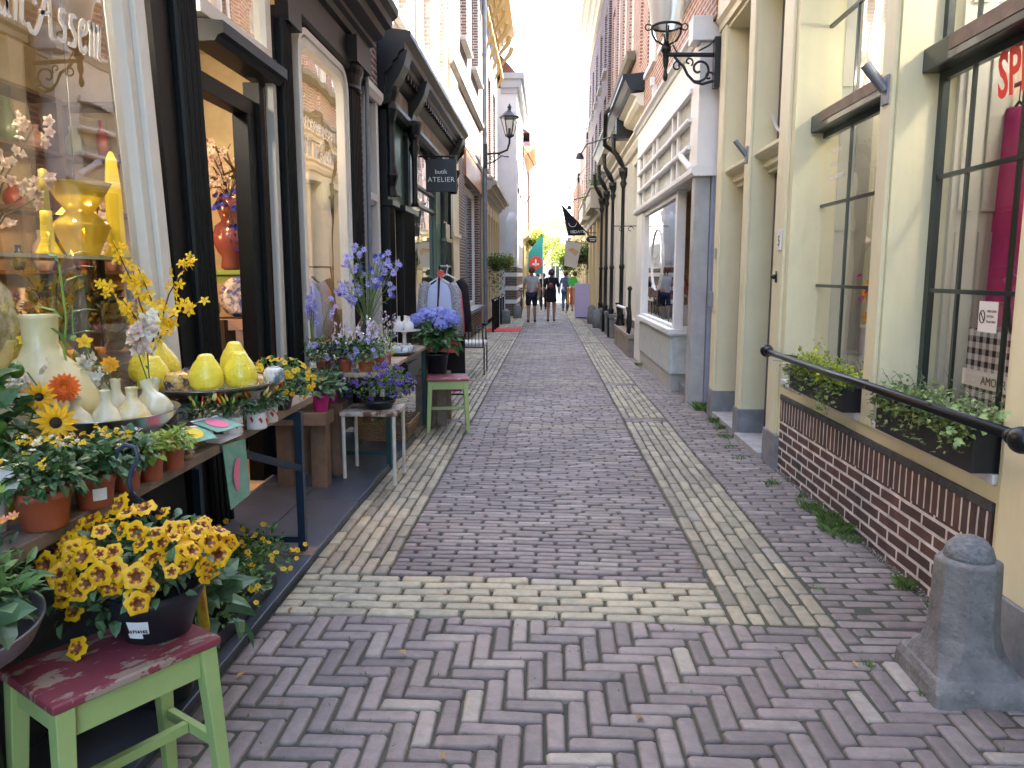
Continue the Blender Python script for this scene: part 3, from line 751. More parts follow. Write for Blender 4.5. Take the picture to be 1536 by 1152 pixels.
# ------------------------------------------------------------------ left: flower shop
WL = Wall(-1, -1.8)
BLK = mat('black_shop_paint', (.005,.006,.007), .45, noise=(4,.4), spec=.22, bump=(14,.1,.004))
IVORY = mat('ivory_frame', (.66,.66,.62), .45, noise=(4,.08))
OCHRE = mat('ochre_wall', (.42,.34,.20), .9, noise=(2,.35))
def fluted(mb, y0, y1, z0, z1, d=.07, n=7, lean=0):
    # flat fluted pilaster: ribs on a backing board
    k = len(mb.v)
    WL.box(mb, y0, y1, z0, z1, -.05, d*.6)
    w = (y1-y0)/n
    for i in range(n):
        yc = y0+w*(i+.5)
        mb.tube([(WL.X(d*.6), yc, z0), (WL.X(d*.6), yc, z1)], w*.36, 8)
    if lean:
        for i in range(k, len(mb.v)):
            x, y, z = mb.v[i]; mb.v[i] = (x, y - lean*(z-1.0), z)
def lean_verts(mb, k, s):
    for i in range(k, len(mb.v)):
        x, y, z = mb.v[i]; mb.v[i] = (x, y - s*(z-1.0), z)
t = thing('flower_shop', 'black painted flower shop front with fluted columns, ivory window frames and an open doorway', 'shop', (-1.8, 4, 0))
m = MB()      # wall above the shop front and riser below
WL.box(m, -5, 7.68, 3.42, 4.6, -.3, -.02)
m.build('wall', BR_PLUM, t)
m = MB(); WL.box(m, -5, 4.05, -.1, .60, -.25, -.02); WL.box(m, 5.1, 7.62, -.1, .62, -.25, -.02)
m.build('stall_riser', mat('charcoal_render', (.025,.027,.03), .7, noise=(6,.4)), t)
m = MB(); WL.box(m, 5.62, 7.0, .40, .46, -.1, .05); WL.box(m, -5, 3.5, .56, .62, -.1, .05); m.build('sill', IVORY, t, bevel=.004)
# columns
m = MB(); fluted(m, 3.79, 4.03, .0, 3.0, .08, 4, .05)
k = len(m.v); WL.box(m, 3.64, 3.80, 0, 3.0, -.05, .03); lean_verts(m, k, .065); m.build('column', BLK, t)
m = MB(); fluted(m, 5.22, 5.42, 0, 3.0, .08, 4, .01); WL.box(m, 5.14, 5.22, 0, 3.0, -.05, .02); WL.box(m, 5.42, 5.62, 0, 3.15, -.2, -.03); m.build('column', BLK, t)
m = MB(); fluted(m, 7.05, 7.38, 0, 2.98, .06, 6, 0)
m.lathe([(.17,2.98),(.19,3.0),(.17,3.03),(.19,3.12),(.22,3.16),(.22,3.2)], 20, (-1.82,7.22,0), .6, 1); m.build('column', BLK, t)
m = MB(); fluted(m, -1.2, -.8, 0, 3.0, .1, 5, .05); m.build('column', BLK, t)
# ivory frame of the first window, leaning like the old front does
m = MB()
for (a, c, d) in ((3.42,3.48,.03),(3.48,3.56,.055),(3.56,3.62,.03)):
    WL.box(m, a, c, .62, 3.1, -.05, d)
lean_verts(m, 0, .085)
k = len(m.v); WL.box(m, -.75, 3.4, 3.02, 3.14, -.05, .03); WL.box(m, -.75, 3.44, .62, .70, -.05, .03)
m.build('window_frame', IVORY, t, bevel=.006)
m = MB(); m.quad((-1.815,-.75,.66),(-1.815,3.46,.66),(-1.815,3.28,3.06),(-1.815,-.75,3.06)); m.build('pane', GLASSW, t)
# second window with a rounded upper corner
m = MB(); a, c, z0, z1, r, w = 5.62, 7.02, .62, 3.12, .22, .12
def rr(a, c, z0, z1, r, n=8):
    P = [(a, z0), (c, z0)]
    for k in range(n+1): q = PI/2*k/n; P.append((c-r+r*math.cos(q), z1-r+r*math.sin(q)))
    for k in range(n+1): q = PI/2+PI/2*k/n; P.append((a+r+r*math.cos(q), z1-r+r*math.sin(q)))
    return P
for (dd, ww0, ww1) in ((.03, 0, .05), (.015, .05, .12)):
    O_ = rr(a+ww0, c-ww0, z0+ww0, z1-ww0, r); I_ = rr(a+ww1, c-ww1, z0+ww1, z1-ww1, r*.7)
    n = len(O_); b0 = len(m.v)
    for P, d in ((O_, dd), (I_, dd), (I_, -.06), (O_, -.06)):
        for (y, z) in P: m.v.append((WL.X(d), y, z))
    for q in range(4):
        for i in range(n): j = (i+1) % n; m.face((b0+q*n+i, b0+q*n+j, b0+((q+1) % 4)*n+j, b0+((q+1) % 4)*n+i))
m.build('window_frame', IVORY, t)
m = MB(); m.quad((-1.82,5.66,.66),(-1.82,6.98,.66),(-1.82,6.98,3.08),(-1.82,5.66,3.08)); m.build('pane', GLASSW, t)
# doorway: lintel, transom light, door standing open inwards
m = MB(); WL.profile(m, 4.16, 5.16, [(-.1,2.56),(.05,2.56),(.07,2.59),(.10,2.60),(.10,2.66),(-.1,2.68)]); m.build('door_lintel', BLK, t)
f = MB(); WL.box(f, 4.18, 5.12, 2.68, 2.76, -.06, .02); WL.box(f, 5.03, 5.12, 2.76, 3.14, -.06, .02); WL.box(f, 4.08, 4.18, 2.68, 3.14, -.06, .02); WL.box(f, 4.18, 5.03, 3.08, 3.14, -.06, .02)
f = f.build('transom_light', IVORY, t, bevel=.004); g = MB(); g.quad((-1.82,4.15,2.72),(-1.82,5.06,2.72),(-1.82,5.06,3.1),(-1.82,4.15,3.1)); g.build('pane', GLASSW, f)
m = MB(); WL.box(m, 5.075, 5.135, 0, 2.56, -.02, .03); m.build('door_jamb', mat('grey_edge', (.38,.38,.36), .6), t)
m = MB(); WL.box(m, 4.08, 4.98, 2.33, 2.43, -.16, -.06); WL.box(m, 4.86, 5.0, 0, 2.33, -.16, -.06); WL.box(m, 4.08, 4.14, 0, 2.33, -.16, -.06); WL.box(m, 5.0, 5.08, 0, 2.55, -.14, -.03)
m.build('door_frame', BLK, t, bevel=.004)
# cornice over the front
m = MB(); WL.profile(m, -5, 7.66, [(-.02,3.14),(.03,3.14),(.05,3.17),(.05,3.22),(.03,3.24),(.03,3.42),(.07,3.44),(.09,3.48),(.13,3.50),(.13,3.54),(.22,3.58),(.24,3.64),(.30,3.66),(.31,3.72),(.36,3.76),(.37,3.82),(-.02,3.86)])
WL.box(m, 7.0, 7.55, 3.2, 3.42, 0, .12)
for y in [-.9, 4.0, 5.4]: WL.box(m, y-.14, y+.14, 3.0, 3.42, .0, .09)
m.build('cornice', mat('dark_plum_paint', (.016,.012,.013), .45, spec=.3), t)
# the drain pipe beside the front
m = MB(); m.tube([(-1.72,7.66,3.85),(-1.72,7.66,3.45),(-1.74,7.60,3.36),(-1.76,7.60,0.0)], .022, 10); o = m.build('drain_pipe', ZINC, None); tag(o, 'thin grey drain pipe between the black flower shop and the grey door', 'drain pipe')
# upper floors
up = MB(); WLU = Wall(-1, -1.85); uh = [(a, a+1.1, 4.9, 6.8) for a in (-3.6,-1.4,.8,3.0,5.6)]
WLU.wall(up, -5, 7.65, 4.0, 7.8, uh, depth=.3); up.build('upper_wall', BR_RED, t)
for h in uh: win(t, WLU, *h, d=-.08, fm=WHITE, cols=2, rows=3)
shell(t, WLU, -5, 7.65, -.1, 7.8, depth=5); roof(t, WLU, -5, 7.65, 7.8, depth=5); slab(t, WLU, -5, 7.65, 3.9, depth=5)
# room inside
m = MB(); m.box(-6.5,-1.85,-4.7,7.4,-.06,-.0); m.box(-4.6,-4.5,-4.7,7.4,0,3.6); m.box(-4.5,-1.9,7.12,7.18,0,3.4); m.box(-4.5,-1.9,-1.3,-1.25,0,3.4)
m.box(-4.5,-1.86,-4.7,7.4,3.3,3.36)
m.build('shop_room', OCHRE, t)
# lettering by broad-nib strokes
NIB = (.42, .40)
def nib_letters(word, y, z, s, slant=.12):
    G = {
     'W': [[(.0,1.45),(.12,.9),(.2,.1),(.3,0)],[(.3,0),(.55,1.3)],[(.55,1.45),(.6,.3),(.75,0)],[(.75,0),(1.0,.7),(.98,1.4),(.8,1.5)]],
     'i': [[(.0,.8),(.12,1.0),(.12,.15),(.25,0)],[(.12,1.3),(.14,1.33)]],
     'm': [[(.0,.8),(.12,1.0),(.10,0)],[(.12,.8),(.34,1.0),(.34,0)],[(.34,.8),(.58,1.0),(.56,.15),(.68,0)]],
     'n': [[(.0,.8),(.12,1.0),(.10,0)],[(.12,.8),(.38,1.0),(.36,.15),(.48,0)]],
     'v': [[(-.05,.95),(.1,1.05),(.16,.3),(.25,0)],[(.25,0),(.48,.6),(.42,1.05)]],
     'a': [[(.38,.95),(.1,.7),(.08,.2),(.25,.0),(.4,.4)],[(.42,1.0),(.38,.2),(.52,0)]],
     'A': [[(-.35,.1),(-.1,-.12),(.2,.35),(.55,1.45)],[(.55,1.5),(.1,1.35),(-.15,.95),(.0,.7)],[(.55,1.5),(.62,.8),(.66,.1),(.8,-.05)],[(.15,.55),(.62,.62)]],
     's': [[(.36,.95),(.15,.9),(.12,.65),(.34,.4),(.28,.08),(.0,.05)]],
     'e': [[(.1,.5),(.4,.7),(.3,.98),(.1,.75),(.08,.2),(.25,0),(.42,.2)]]}
    adv = {'W':1.2,'i':.35,'m':.82,'n':.6,'v':.58,'a':.62,'A':.98,'s':.5,'e':.54,' ':.35}
    mb = MB(); nx, nz = NIB[0]*.16*s, NIB[1]*.16*s
    for ch in word:
        for st_ in G.get(ch, []):
            # smooth the stroke
            P = [Vector((p[0], p[1])) for p in st_]; Q = []
            for i in range(len(P)-1):
                p0, p1, p2, p3 = P[max(i-1,0)], P[i], P[i+1], P[min(i+2,len(P)-1)]
                for k in range(5):
                    u = k/5; Q.append(.5*((2*p1)+(-p0+p2)*u+(2*p0-5*p1+4*p2-p3)*u*u+(-p0+3*p1-3*p2+p3)*u**3))
            Q.append(P[-1])
            for (ox, oz, xx) in ((nx, nz*.5, 0), (-nx*.7, nz*.9, .0006)):
                for i in range(len(Q)-1):
                    a, b = Q[i], Q[i+1]
                    ya, za = y+(a.x+slant*a.y)*s, z+a.y*s; yb, zb = y+(b.x+slant*b.y)*s, z+b.y*s
                    mb.quad((WL.X(-.012+xx), ya-ox, za-oz), (WL.X(-.012+xx), yb-ox, zb-oz), (WL.X(-.012+xx), yb+ox, zb+oz), (WL.X(-.012+xx), ya+ox, za+oz))
        y += adv[ch]*s
    return mb
nib_letters('Wim van Assem', 2.175, 2.205, .126).build('lettering', WHITE, t)
nib_letters('Wim van Assem', 5.78, 2.245, .100).build('lettering', WHITE, t)
text('lettering', 'BLOEMBINDERIJ', .10, mat('dark_letter', (.25,.24,.22), .5), t, (-1.808, 2.35, 2.47), (0,1,0), (0,0,1), .0006)
text('lettering', 'BLOEMBINDERIJ', .115, WHITE, t, (-1.808, 5.85, 2.44), (0,1,0), (0,0,1), .0006)

# ------------------------------------------------------------------ left: narrow brick house with a grey door
t = thing('narrow_house', 'narrow dark brick house with a tall pale grey door frame beside the flower shop', 'house', (-1.8, 8.1, 0))
W3 = Wall(-1, -1.82)
m = MB(); W3.wall(m, 7.62, 8.44, -.1, 4.1, [(7.72,8.28,-.1,3.1)], depth=.3); m.build('wall', BR_PLUM, t)
m = MB(); W3.box(m, 7.70, 7.80, 0, 3.12, -.2, .03); W3.box(m, 8.20, 8.30, 0, 3.12, -.2, .03); W3.profile(m, 7.66, 8.36, [(-.1,3.1),(.05,3.1),(.08,3.16),(.08,3.22),(-.1,3.24)])
W3.profile(m, 7.80, 8.20, [(-.15,2.06),(-.01,2.06),(.03,2.1),(.03,2.17),(-.15,2.19)])
f = m.build('door_frame', GREYW, t, bevel=.004)
m = MB(); W3.box(m, 7.8, 8.20, 0, 2.06, -.16, -.11); W3.box(m, 7.88, 8.12, .2, .9, -.11, -.095); W3.box(m, 7.88, 8.12, 1.05, 1.9, -.11, -.095); m.build('door', GREYW, t, bevel=.004)
win(t, W3, 7.8, 8.20, 2.19, 3.1, d=-.1, fm=GREYW, cols=1, rows=1, sill=False, name='fanlight')
up = MB(); uh = [(7.75,8.3,4.7,6.6)]; W3.wall(up, 7.62, 8.44, 4.1, 8.0, uh, depth=.3); up.build('upper_wall', BR_RED, t)
for h in uh: win(t, W3, *h, d=-.08, fm=WHITE, cols=2, rows=3)
shell(t, W3, 7.62, 8.44, -.1, 8.0, depth=5); roof(t, W3, 7.62, 8.44, 8.0, depth=5)

# ------------------------------------------------------------------ left: boutique with the black cornice
GREENF = mat('shop_green_paint', (.045,.11,.085), .35, noise=(4,.2))
DKG = mat('deep_green_paint', (.012,.03,.026), .3, noise=(5,.3), coat=.2)
t = thing('boutique', 'boutique front with slim black columns, heavy black cornice and sea green panels', 'shop', (-1.8, 11.5, 0))
m = MB()
def col(mb, yc, w, z0, z1, d=.12):
    WL.box(mb, yc-w/2, yc+w/2, z0, z0+.25, -.05, d+.04); WL.box(mb, yc-w*.42, yc+w*.42, z0+.25, z1, -.05, d)
    for k in (-3, -2, -1, 0, 1, 2, 3): mb.tube([(WL.X(d), yc+k*w*.12, z0+.3), (WL.X(d), yc+k*w*.12, z1-.05)], w*.045, 6)
    WL.box(mb, yc-w*.6, yc+w*.6, z1-.06, z1, -.05, d+.06)
m = MB(); col(m, 8.64, .34, 0, 2.15, .06); WL.box(m, 8.52, 8.76, 2.15, 3.1, -.05, .05)
m.lathe([(.10,2.2),(.07,2.3),(.11,2.42),(.07,2.55),(.06,2.95),(.10,3.05),(.13,3.12),(.10,3.2),(.15,3.3),(.16,3.35)], 12, (-1.73,8.64,0), .7, .8); m.build('column', BLACKP, t)
m = MB(); col(m, 9.66, .80, 0, 2.15, .06); m.build('column', BLACKP, t)
m = MB(); m.lathe([(.09,2.2),(.05,2.26),(.05,2.8),(.10,2.92),(.07,2.98),(.12,3.1),(.15,3.2),(.15,3.24)], 12, (-1.70,9.98,0), .7, .8)
for k in range(5): m.ball((-1.68, 9.98+.07*math.cos(k*1.3), 2.95+.05*k), .04, 8, 6)
m.build('capital', BLACKP, t, smooth=True)
m = MB(); col(m, 13.4, .7, 0, 1.95, .05); col(m, 13.45, .55, 1.95, 3.2, .03); m.build('column', DKG, t)
m = MB(); m.lathe([(.10,2.75),(.15,2.9),(.12,3.0),(.2,3.1),(.2,3.15)], 12, (-1.68,13.9,0), .6, .7); WL.box(m, 14.0, 14.3, 0, 3.15, -.05, .06); m.build('end_post', BLACKP, t)
m = MB(); WL.box(m, 8.82, 9.27, .0, 2.1, -.2, -.02); WL.box(m, 8.88, 9.2, .5, 1.95, -.02, -.005); m.build('side_panel', CREAM, t)
m = MB(); WL.box(m, 8.8, 10.25, 2.17, 3.2, -.25, -.06); WL.box(m, 9.0, 9.75, 2.3, 3.05, -.06, -.03); WL.box(m, 10.12, 10.4, 2.17, 3.2, -.06, .0); m.build('green_panel', GREENF, t, bevel=.006)
m = MB(); WL.box(m, 12.55, 13.05, .0, 3.2, -.06, .0)
m.build('green_panel', GREENF, t, bevel=.006)
f = MB(); WL.box(f, 10.15, 12.6, 0, .45, -.2, -.02); WL.box(f, 10.15, 12.6, .45, .5, -.2, .03); WL.box(f, 10.10, 10.22, .5, 3.1, -.1, 0); WL.box(f, 10.22, 12.6, 2.30, 2.34, -.08, -.02); WL.box(f, 10.22, 12.6, 2.55, 2.59, -.08, -.02)
n0 = 12
for k in range(n0):      # arched head
    q0, q1 = PI*k/n0, PI*(k+1)/n0; yc, zc, r1, r2 = 11.4, 2.55, 1.18, .62
    P = [(yc-r1*math.cos(q0), zc+r2*math.sin(q0)), (yc-r1*math.cos(q1), zc+r2*math.sin(q1))]
    f.poly([(WL.X(-.03), P[0][0], P[0][1]), (WL.X(-.03), P[1][0], P[1][1]), (WL.X(-.03), P[1][0], 3.25), (WL.X(-.03), P[0][0], 3.25)])
f = f.build('window', BLACKP, t); g = MB(); g.quad((-1.86,10.2,.5),(-1.86,12.6,.5),(-1.86,12.6,3.2),(-1.86,10.2,3.2)); g.build('pane', GLASS, f)
m = MB(); m.box(-3.0,-2.9,8.7,14.2,0,3.3); m.box(-2.9,-1.9,13.2,13.26,0,3.3); m.box(-2.9,-1.9,12.66,12.7,0,3.3); m.box(-2.9,-1.9,8.6,14.2,-.05,0); m.build('shop_room', mat('pale_green_wall', (.62,.70,.55), .9), t)
# cornice in stepped lengths with consoles
CB = mat('black_cornice_paint', (.008,.009,.010), .36, spec=.4, noise=(8,.3))
m = MB(); WL.profile(m, 8.46, 14.45, [(-.02,3.15),(.06,3.15),(.10,3.19),(.10,3.24),(.05,3.27),(.05,3.46),(.10,3.50),(.14,3.54),(.14,3.58),(.20,3.62),(.21,3.67),(.27,3.71),(.28,3.77),(.34,3.83),(.34,3.88),(-.02,3.93)])
for (a, c) in ((8.5,8.78),(9.85,10.1),(13.9,14.4)):
    WL.profile(m, a, c, [(.04,3.2),(.10,3.22),(.12,3.32),(.2,3.44),(.26,3.56),(.3,3.7),(.04,3.7)])
for k in range(26):
    y = 9.1+k*.19; WL.box(m, y, y+.09, 3.55, 3.615, .1, .19)
m.build('cornice', CB, t)
m = MB(); WL.profile(m, 9.1, 13.85, [(.0,3.28),(.055,3.28),(.055,3.45),(.0,3.45)]); m.build('frieze', mat('worn_gilt_board', (.20,.17,.13), .6, noise=(5,.6)), t)
m = MB(); m.tube([(-1.55,14.2,3.75),(-1.55,14.22,3.5),(-1.72,14.25,3.35),(-1.72,14.3,3.15)], .04, 8); m.build('gutter_spout', BLACKP, t)
up = MB(); uh = [(9.25,10.35,4.4,7.2),(11.2,12.4,4.4,7.2),(13.1,13.9,4.5,7.2)]
WL.wall(up, 8.46, 14.4, 3.93, 8.6, uh, depth=.3, d=-.03); up.build('upper_wall', brickmat('brick_pale', (.50,.28,.19), (.55,.42,.33), (.66,.63,.58)), t)
su = MB()
for h in uh:
    WL.box(su, h[0]-.22, h[0], 4.1, 7.3, -.03, .01); WL.box(su, h[1], h[1]+.22, 4.1, 7.3, -.03, .01)
WL.box(su, 8.74, 14.4, 3.95, 4.12, -.03, .05); su.build('plaster_surround', PLASTER, t)
for h in uh: win(t, WL, *h, d=-.12, fm=WHITE, cols=2, rows=4)
shell(t, WL, 8.46, 14.4, -.1, 8.6, depth=5); cm = MB(); WL.profile(cm, 8.46, 14.4, cornice_prof(8.6, 9.0, .05, .35)); cm.build('roof_cornice', WHITE, t); roof(t, WL, 8.46, 14.4, 9.0, depth=5)
# hanging sign
t = thing('hanging_sign', 'square black hanging sign reading butik ATELIER in white on the green boutique', 'sign', (-1.5, 11, 2.7))
m = MB(); m.box(-1.715, -1.285, 10.985, 11.015, 2.49, 2.935); m.build('board', mat('sign_black', (.012,.014,.022), .4), t, bevel=.003)
m = MB(); m.tube([(-1.82,11,2.97),(-1.3,11,2.97)], .012, 8); m.tube([(-1.64,11,2.97),(-1.64,11,2.93)], .006, 6); m.tube([(-1.36,11,2.97),(-1.36,11,2.93)], .006, 6); m.build('bracket', IRON, t)
text('lettering', 'butik', .085, WHITE, t, (-1.50, 10.982, 2.735), (1,0,0), (0,0,1), .001, 'CENTER')
text('lettering', 'ATELIER', .095, WHITE, t, (-1.50, 10.982, 2.625), (1,0,0), (0,0,1), .001, 'CENTER', spacing=1.12)

# ------------------------------------------------------------------ left: dark brick house with the big window
t = thing('brick_house', 'tall purplish brick house with stone sills, a cream strip and one large street window', 'house', (-1.8, 17.5, 0))
m = MB(); hs = [(16.9,20.3,.55,3.35),(16.3,17.6,6.1,9.0),(18.6,20.4,6.1,9.0)]
WL.wall(m, 15.6, 21.0, -.1, 9.6, hs, depth=.3); m.build('wall', BR_BROWN, t)
m = MB(); WL.box(m, 14.45, 15.6, -.1, 5.3, -.3, .02); WL.box(m, 14.5, 15.5, 0, 2.05, .02, .035); WL.box(m, 14.42, 15.64, 2.05, 2.12, 0, .06); m.build('cream_strip', mat('cream_render', (.66,.60,.44), .7, noise=(3,.1)), t, bevel=.004)
m = MB(); WL.wall(m, 14.45, 15.6, 5.3, 9.6, [], depth=.3); m.build('upper_strip', brickmat('brick_pale', (.50,.28,.19), (.55,.42,.33), (.66,.63,.58)), t)
m = MB(); WL.profile(m, 14.4, 21.0, [(0,5.08),(.05,5.1),(.09,5.16),(.09,5.22),(0,5.26)]); WL.profile(m, 14.4, 21.0, [(0,4.0),(.05,4.02),(.05,4.1),(0,4.12)]); m.build('string_course', SILLST, t)
for h in hs[1:]: win(t, WL, *h, d=-.16, fm=WHITE, cols=2, rows=4, sillout=.13)
win(t, WL, *hs[0], d=-.12, fm=IVORY, cols=1, rows=1, fw=.12, sill=True, sillm=ZINC, sillout=.14, name='shop_window')
m = MB(); WL.box(m, 16.8, 20.6, 3.42, 3.95, 0, .05); m.build('name_board', mat('copper_board', (.42,.20,.10), .4, metal=.4, noise=(3,.3)), t)
shell(t, WL, 14.45, 21.0, -.1, 9.6, depth=5); cm = MB(); WL.profile(cm, 14.45, 21.0, cornice_prof(9.6, 10.0, .05, .35)); cm.build('roof_cornice', CREAM, t); roof(t, WL, 14.45, 21.0, 10.0, depth=5); slab(t, WL, 14.45, 21.0, 3.7, depth=5)
m = MB(); m.tube([(-1.70,21.1,0),(-1.70,21.1,9.6)], .055, 10)
for z in (1,3,5,7,9): m.tube([(-1.70,21.1,z),(-1.70,21.1,z+.06)], .066, 10)
o = m.build('drain_pipe', ZINC, None); tag(o, 'thick grey drain pipe running down beside the wall lantern', 'drain pipe')

# ------------------------------------------------------------------ left: cream shop under a stone cornice
t = thing('cream_shop', 'shop with cream posts and a projecting stone coloured cornice under dark brick with golden brackets', 'shop', (-1.8, 25, 0))
m = MB(); hs = [(21.9,22.9,4.3,7.2),(23.9,24.9,4.3,7.2),(26.0,27.0,4.3,7.2)]
WL.wall(m, 21.2, 28.0, 3.3, 9.0, hs, depth=.3, d=-.02); m.build('wall', BR_BROWN, t)
for h in hs: win(t, WL, *h, d=-.16, fm=IVORY, cols=2, rows=4, sillout=.1)
m = MB(); WL.profile(m, 21.3, 28.0, cornice_prof(3.4, 3.85, .05, .4)); m.build('cornice', mat('stone_paint', (.42,.38,.29), .6), t)
m = MB()
for y in (21.5,22.6,23.7,24.8,25.9,27.0,27.9): WL.box(m, y-.1, y+.1, 0, 3.4, -.2, .05)
WL.box(m, 21.3, 28, 0, .5, -.2, .02); WL.box(m, 21.3, 28, 3.1, 3.4, -.2, .03); m.build('post', mat('warm_cream_paint', (.66,.54,.32), .5), t)
m = MB(); m.quad((-1.9,21.3,.5),(-1.9,28,.5),(-1.9,28,3.1),(-1.9,21.3,3.1)); m.build('pane', GLASS, t)
m = MB(); m.box(-3.6,-3.5,21.3,28,0,3.3); m.box(-3.5,-1.9,21.3,28,-.25,-.2); m.build('shop_room', ROOMD, t)
shell(t, WL, 21.2, 28.0, -.2, 9.0, depth=5); m = MB(); WL.profile(m, 21.2, 28.0, cornice_prof(9.0, 9.6, .1, .6))
GOLD = mat('golden_paint', (.62,.42,.14), .5)
m.build('roof_cornice', GOLD, t); roof(t, WL, 21.2, 28.0, 9.6, depth=5)
for k in range(6):
    y = 21.6+k*1.2; m = MB()
    m.tube([(WL.X(.03),y,7.7),(WL.X(.18),y,8.0),(WL.X(.12),y,8.4),(WL.X(.45),y,8.8),(WL.X(.52),y,9.0)], [.03,.06,.05,.08,.09], 8); m.build('bracket', GOLD, t)
# iron hand rails before it
t = thing('stoop_railing', 'low black and white railing before the cream shop on the left', 'railing', (-1.45, 24, -.17))
for (a, c) in ((20.0,21.6),(22.2,24.6)):
    m = MB(); m.tube([(-1.42,a,.66),(-1.42,c,.66)], .022, 8); m.build('rail', WHITE, t)
    for y in (a, (a+c)/2, c): m = MB(); m.tube([(-1.42,y,-.17),(-1.42,y,.6),(-1.42,y,.7)], [.03,.03,.05], 8); m.build('post', IRON, t)

# ------------------------------------------------------------------ left far: white gabled house stepping into the street
W7 = Wall(-1, -1.17)
t = thing('white_corner_house', 'tall whitewashed house stepping into the street with a striped brick foot', 'house', (-1.17, 32, 0))
WW = mat('whitewash', (.68,.68,.68), .85, noise=(3,.08), bump=(10,.2,.01))
m = MB(); hs = [(30,31,4.6,6.6),(32.2,33.2,4.6,6.6),(34.2,35.2,4.6,6.6),(30,35,.6,2.8)]
W7.wall(m, 29.0, 35.8, 1.6, 7.8, hs[:3], depth=.25); m.box(-4.5,-1.1699,28.98,29.2,1.6,8.0); m.build('wall', WW, t)
for h in hs[:3]: win(t, W7, *h, d=-.1, fm=WHITE, cols=2, rows=3)
m = MB(); m.box(-1.75,-1.15,28.95,35.8,7.8,8.0); m.box(-1.75,-1.0,28.9,35.8,8.0,8.3); m.box(-1.75,-.9,28.85,35.8,8.3,8.5); m.build('cornice', mat('grey_cornice', (.40,.41,.43), .7), t)
m = MB(); m.box(-1.6,-1.17,29.0,35.8,-.25,1.6); m.build('foot', brickmat('brick_foot', (.12,.06,.05), (.08,.04,.04), (.3,.28,.25)), t)
m = MB()
for z in (.25, .75, 1.25): m.box(-1.61,-1.16,28.985,35.8,z,z+.15)
m.build('white_band', WHITE, t)
m = MB(); m.lathe([(.12,1.7),(.2,1.9),(.16,2.3),(.24,2.6),(.2,3.0),(.26,3.3),(.1,3.6)], 10, (-1.35,28.98,0), .9, .5); m.build('carved_console', WW, t, smooth=True)
shell(t, W7, 29.0, 35.8, -.2, 7.8, depth=4, m=WW); roof(t, W7, 29.0, 35.8, 8.5, depth=4)
# ------------------------------------------------------------------ right: shop with slim black columns
t = thing('column_shop', 'cream shop front divided by slim black columns under a black and cream cornice', 'shop', (1.67, 18, 0))
WB = Wall(1, 1.67)
PCREAM = mat('pale_cream_paint', (.68,.65,.53), .5, noise=(3,.06))
m = MB(); WB.box(m, 13.55, 22.3, -.2, .45, -.3, -.02); m.build('stone_base', mat('taupe_stone', (.22,.19,.17), .8, noise=(7,.3), bump=(30,.3,.005)), t)
m = MB(); holes = [(14.0,15.7,.46,3.45),(16.2,18.2,.46,3.45),(18.7,20.1,.2,3.45),(20.6,21.9,.46,3.45)]
WB.wall(m, 13.55, 22.3, .45, 4.25, holes, depth=.32)
for y in (15.95, 18.45, 20.35): WB.box(m, y-.2, y+.2, .45, 3.5, 0, .10)
WB.box(m, 13.55, 14.0, .45, 3.5, 0, .06); m.build('wall', PCREAM, t)
for i, h in enumerate(holes): win(t, WB, *h, d=-.26, fm=PCREAM, cols=1, rows=2, fw=.1, sill=False, zcuts=[2.7])
for y in (15.95, 18.45, 20.35, 22.2):
    m = MB(); m.lathe([(.085,.0),(.085,.5),(.06,.55),(.06,.62),(.075,.65),(.045,.7),(.04,1.6),(.055,1.62),(.055,1.68),(.038,1.7),(.034,3.2),(.07,3.3),(.045,3.36),(.09,3.5),(.11,3.6)], 12, (1.50, y, -.15)); m.build('column', IRON, t, smooth=True)
    m = MB(); m.tube([(1.5,y,3.45),(1.42,y,3.6),(1.30,y,3.8),(1.28,y,4.1)], [.035,.06,.04,.05], 8); m.ball((1.40,y,3.62), .05, 8, 6); m.build('console', IRON, t)
m = MB()
WB.profile(m, 13.62, 22.3, [(0,3.62),(.06,3.64),(.10,3.72),(.10,3.78),(.16,3.82),(.16,3.86),(0,3.9)])
WB.profile(m, 13.62, 22.3, [(0,4.14),(.14,4.18),(.20,4.24),(.20,4.32),(.30,4.36),(.0,4.4)]); m.build('cornice', PCREAM, t)
m = MB(); WB.profile(m, 13.56, 22.35, [(0,4.40),(.30,4.41),(.34,4.46),(.36,4.50),(.40,4.58),(.44,4.60),(.44,4.66),(0,4.70)]); WB.box(m, 15.8, 16.1, 4.0, 4.4, 0, .34); m.build('cornice_top', BLACKP, t)
m = MB(); m.tube([(1.26,16.4,4.7),(1.16,16.45,4.62),(1.2,17.2,4.1),(1.5,17.3,3.9)], .05, 8); m.build('gutter_spout', BLACKP, t)
up = MB(); uh = [(14.4,15.3,5.2,7.4),(16.5,17.4,5.72,8.2),(18.1,19.0,5.72,8.2),(19.7,20.6,5.72,8.2),(21.2,22.0,5.72,8.2)]
WB.wall(up, 14.0, 22.3, 4.66, 9.6, uh, depth=.3, d=-.03); up.build('upper_wall', BR_RED, t)
for h in uh: win(t, WB, *h, d=-.08, fm=PCREAM, cols=2, rows=4, fw=.1, sill=False)
m = MB(); WB.profile(m, 15.9, 22.3, [(0,5.5),(.06,5.5),(.14,5.56),(.16,5.66),(0,5.68)]); m.build('gutter', mat('olive_gutter', (.13,.12,.07), .6, noise=(4,.2)), t)
shell(t, WB, 13.55, 22.3, -.2, 9.6); cm = MB(); WB.profile(cm, 14.0, 22.3, cornice_prof(9.6, 10.1, .05, .35)); cm.build('roof_cornice', PCREAM, t); roof(t, WB, 14.0, 22.3, 10.1); slab(t, WB, 13.55, 22.3, 4.0)
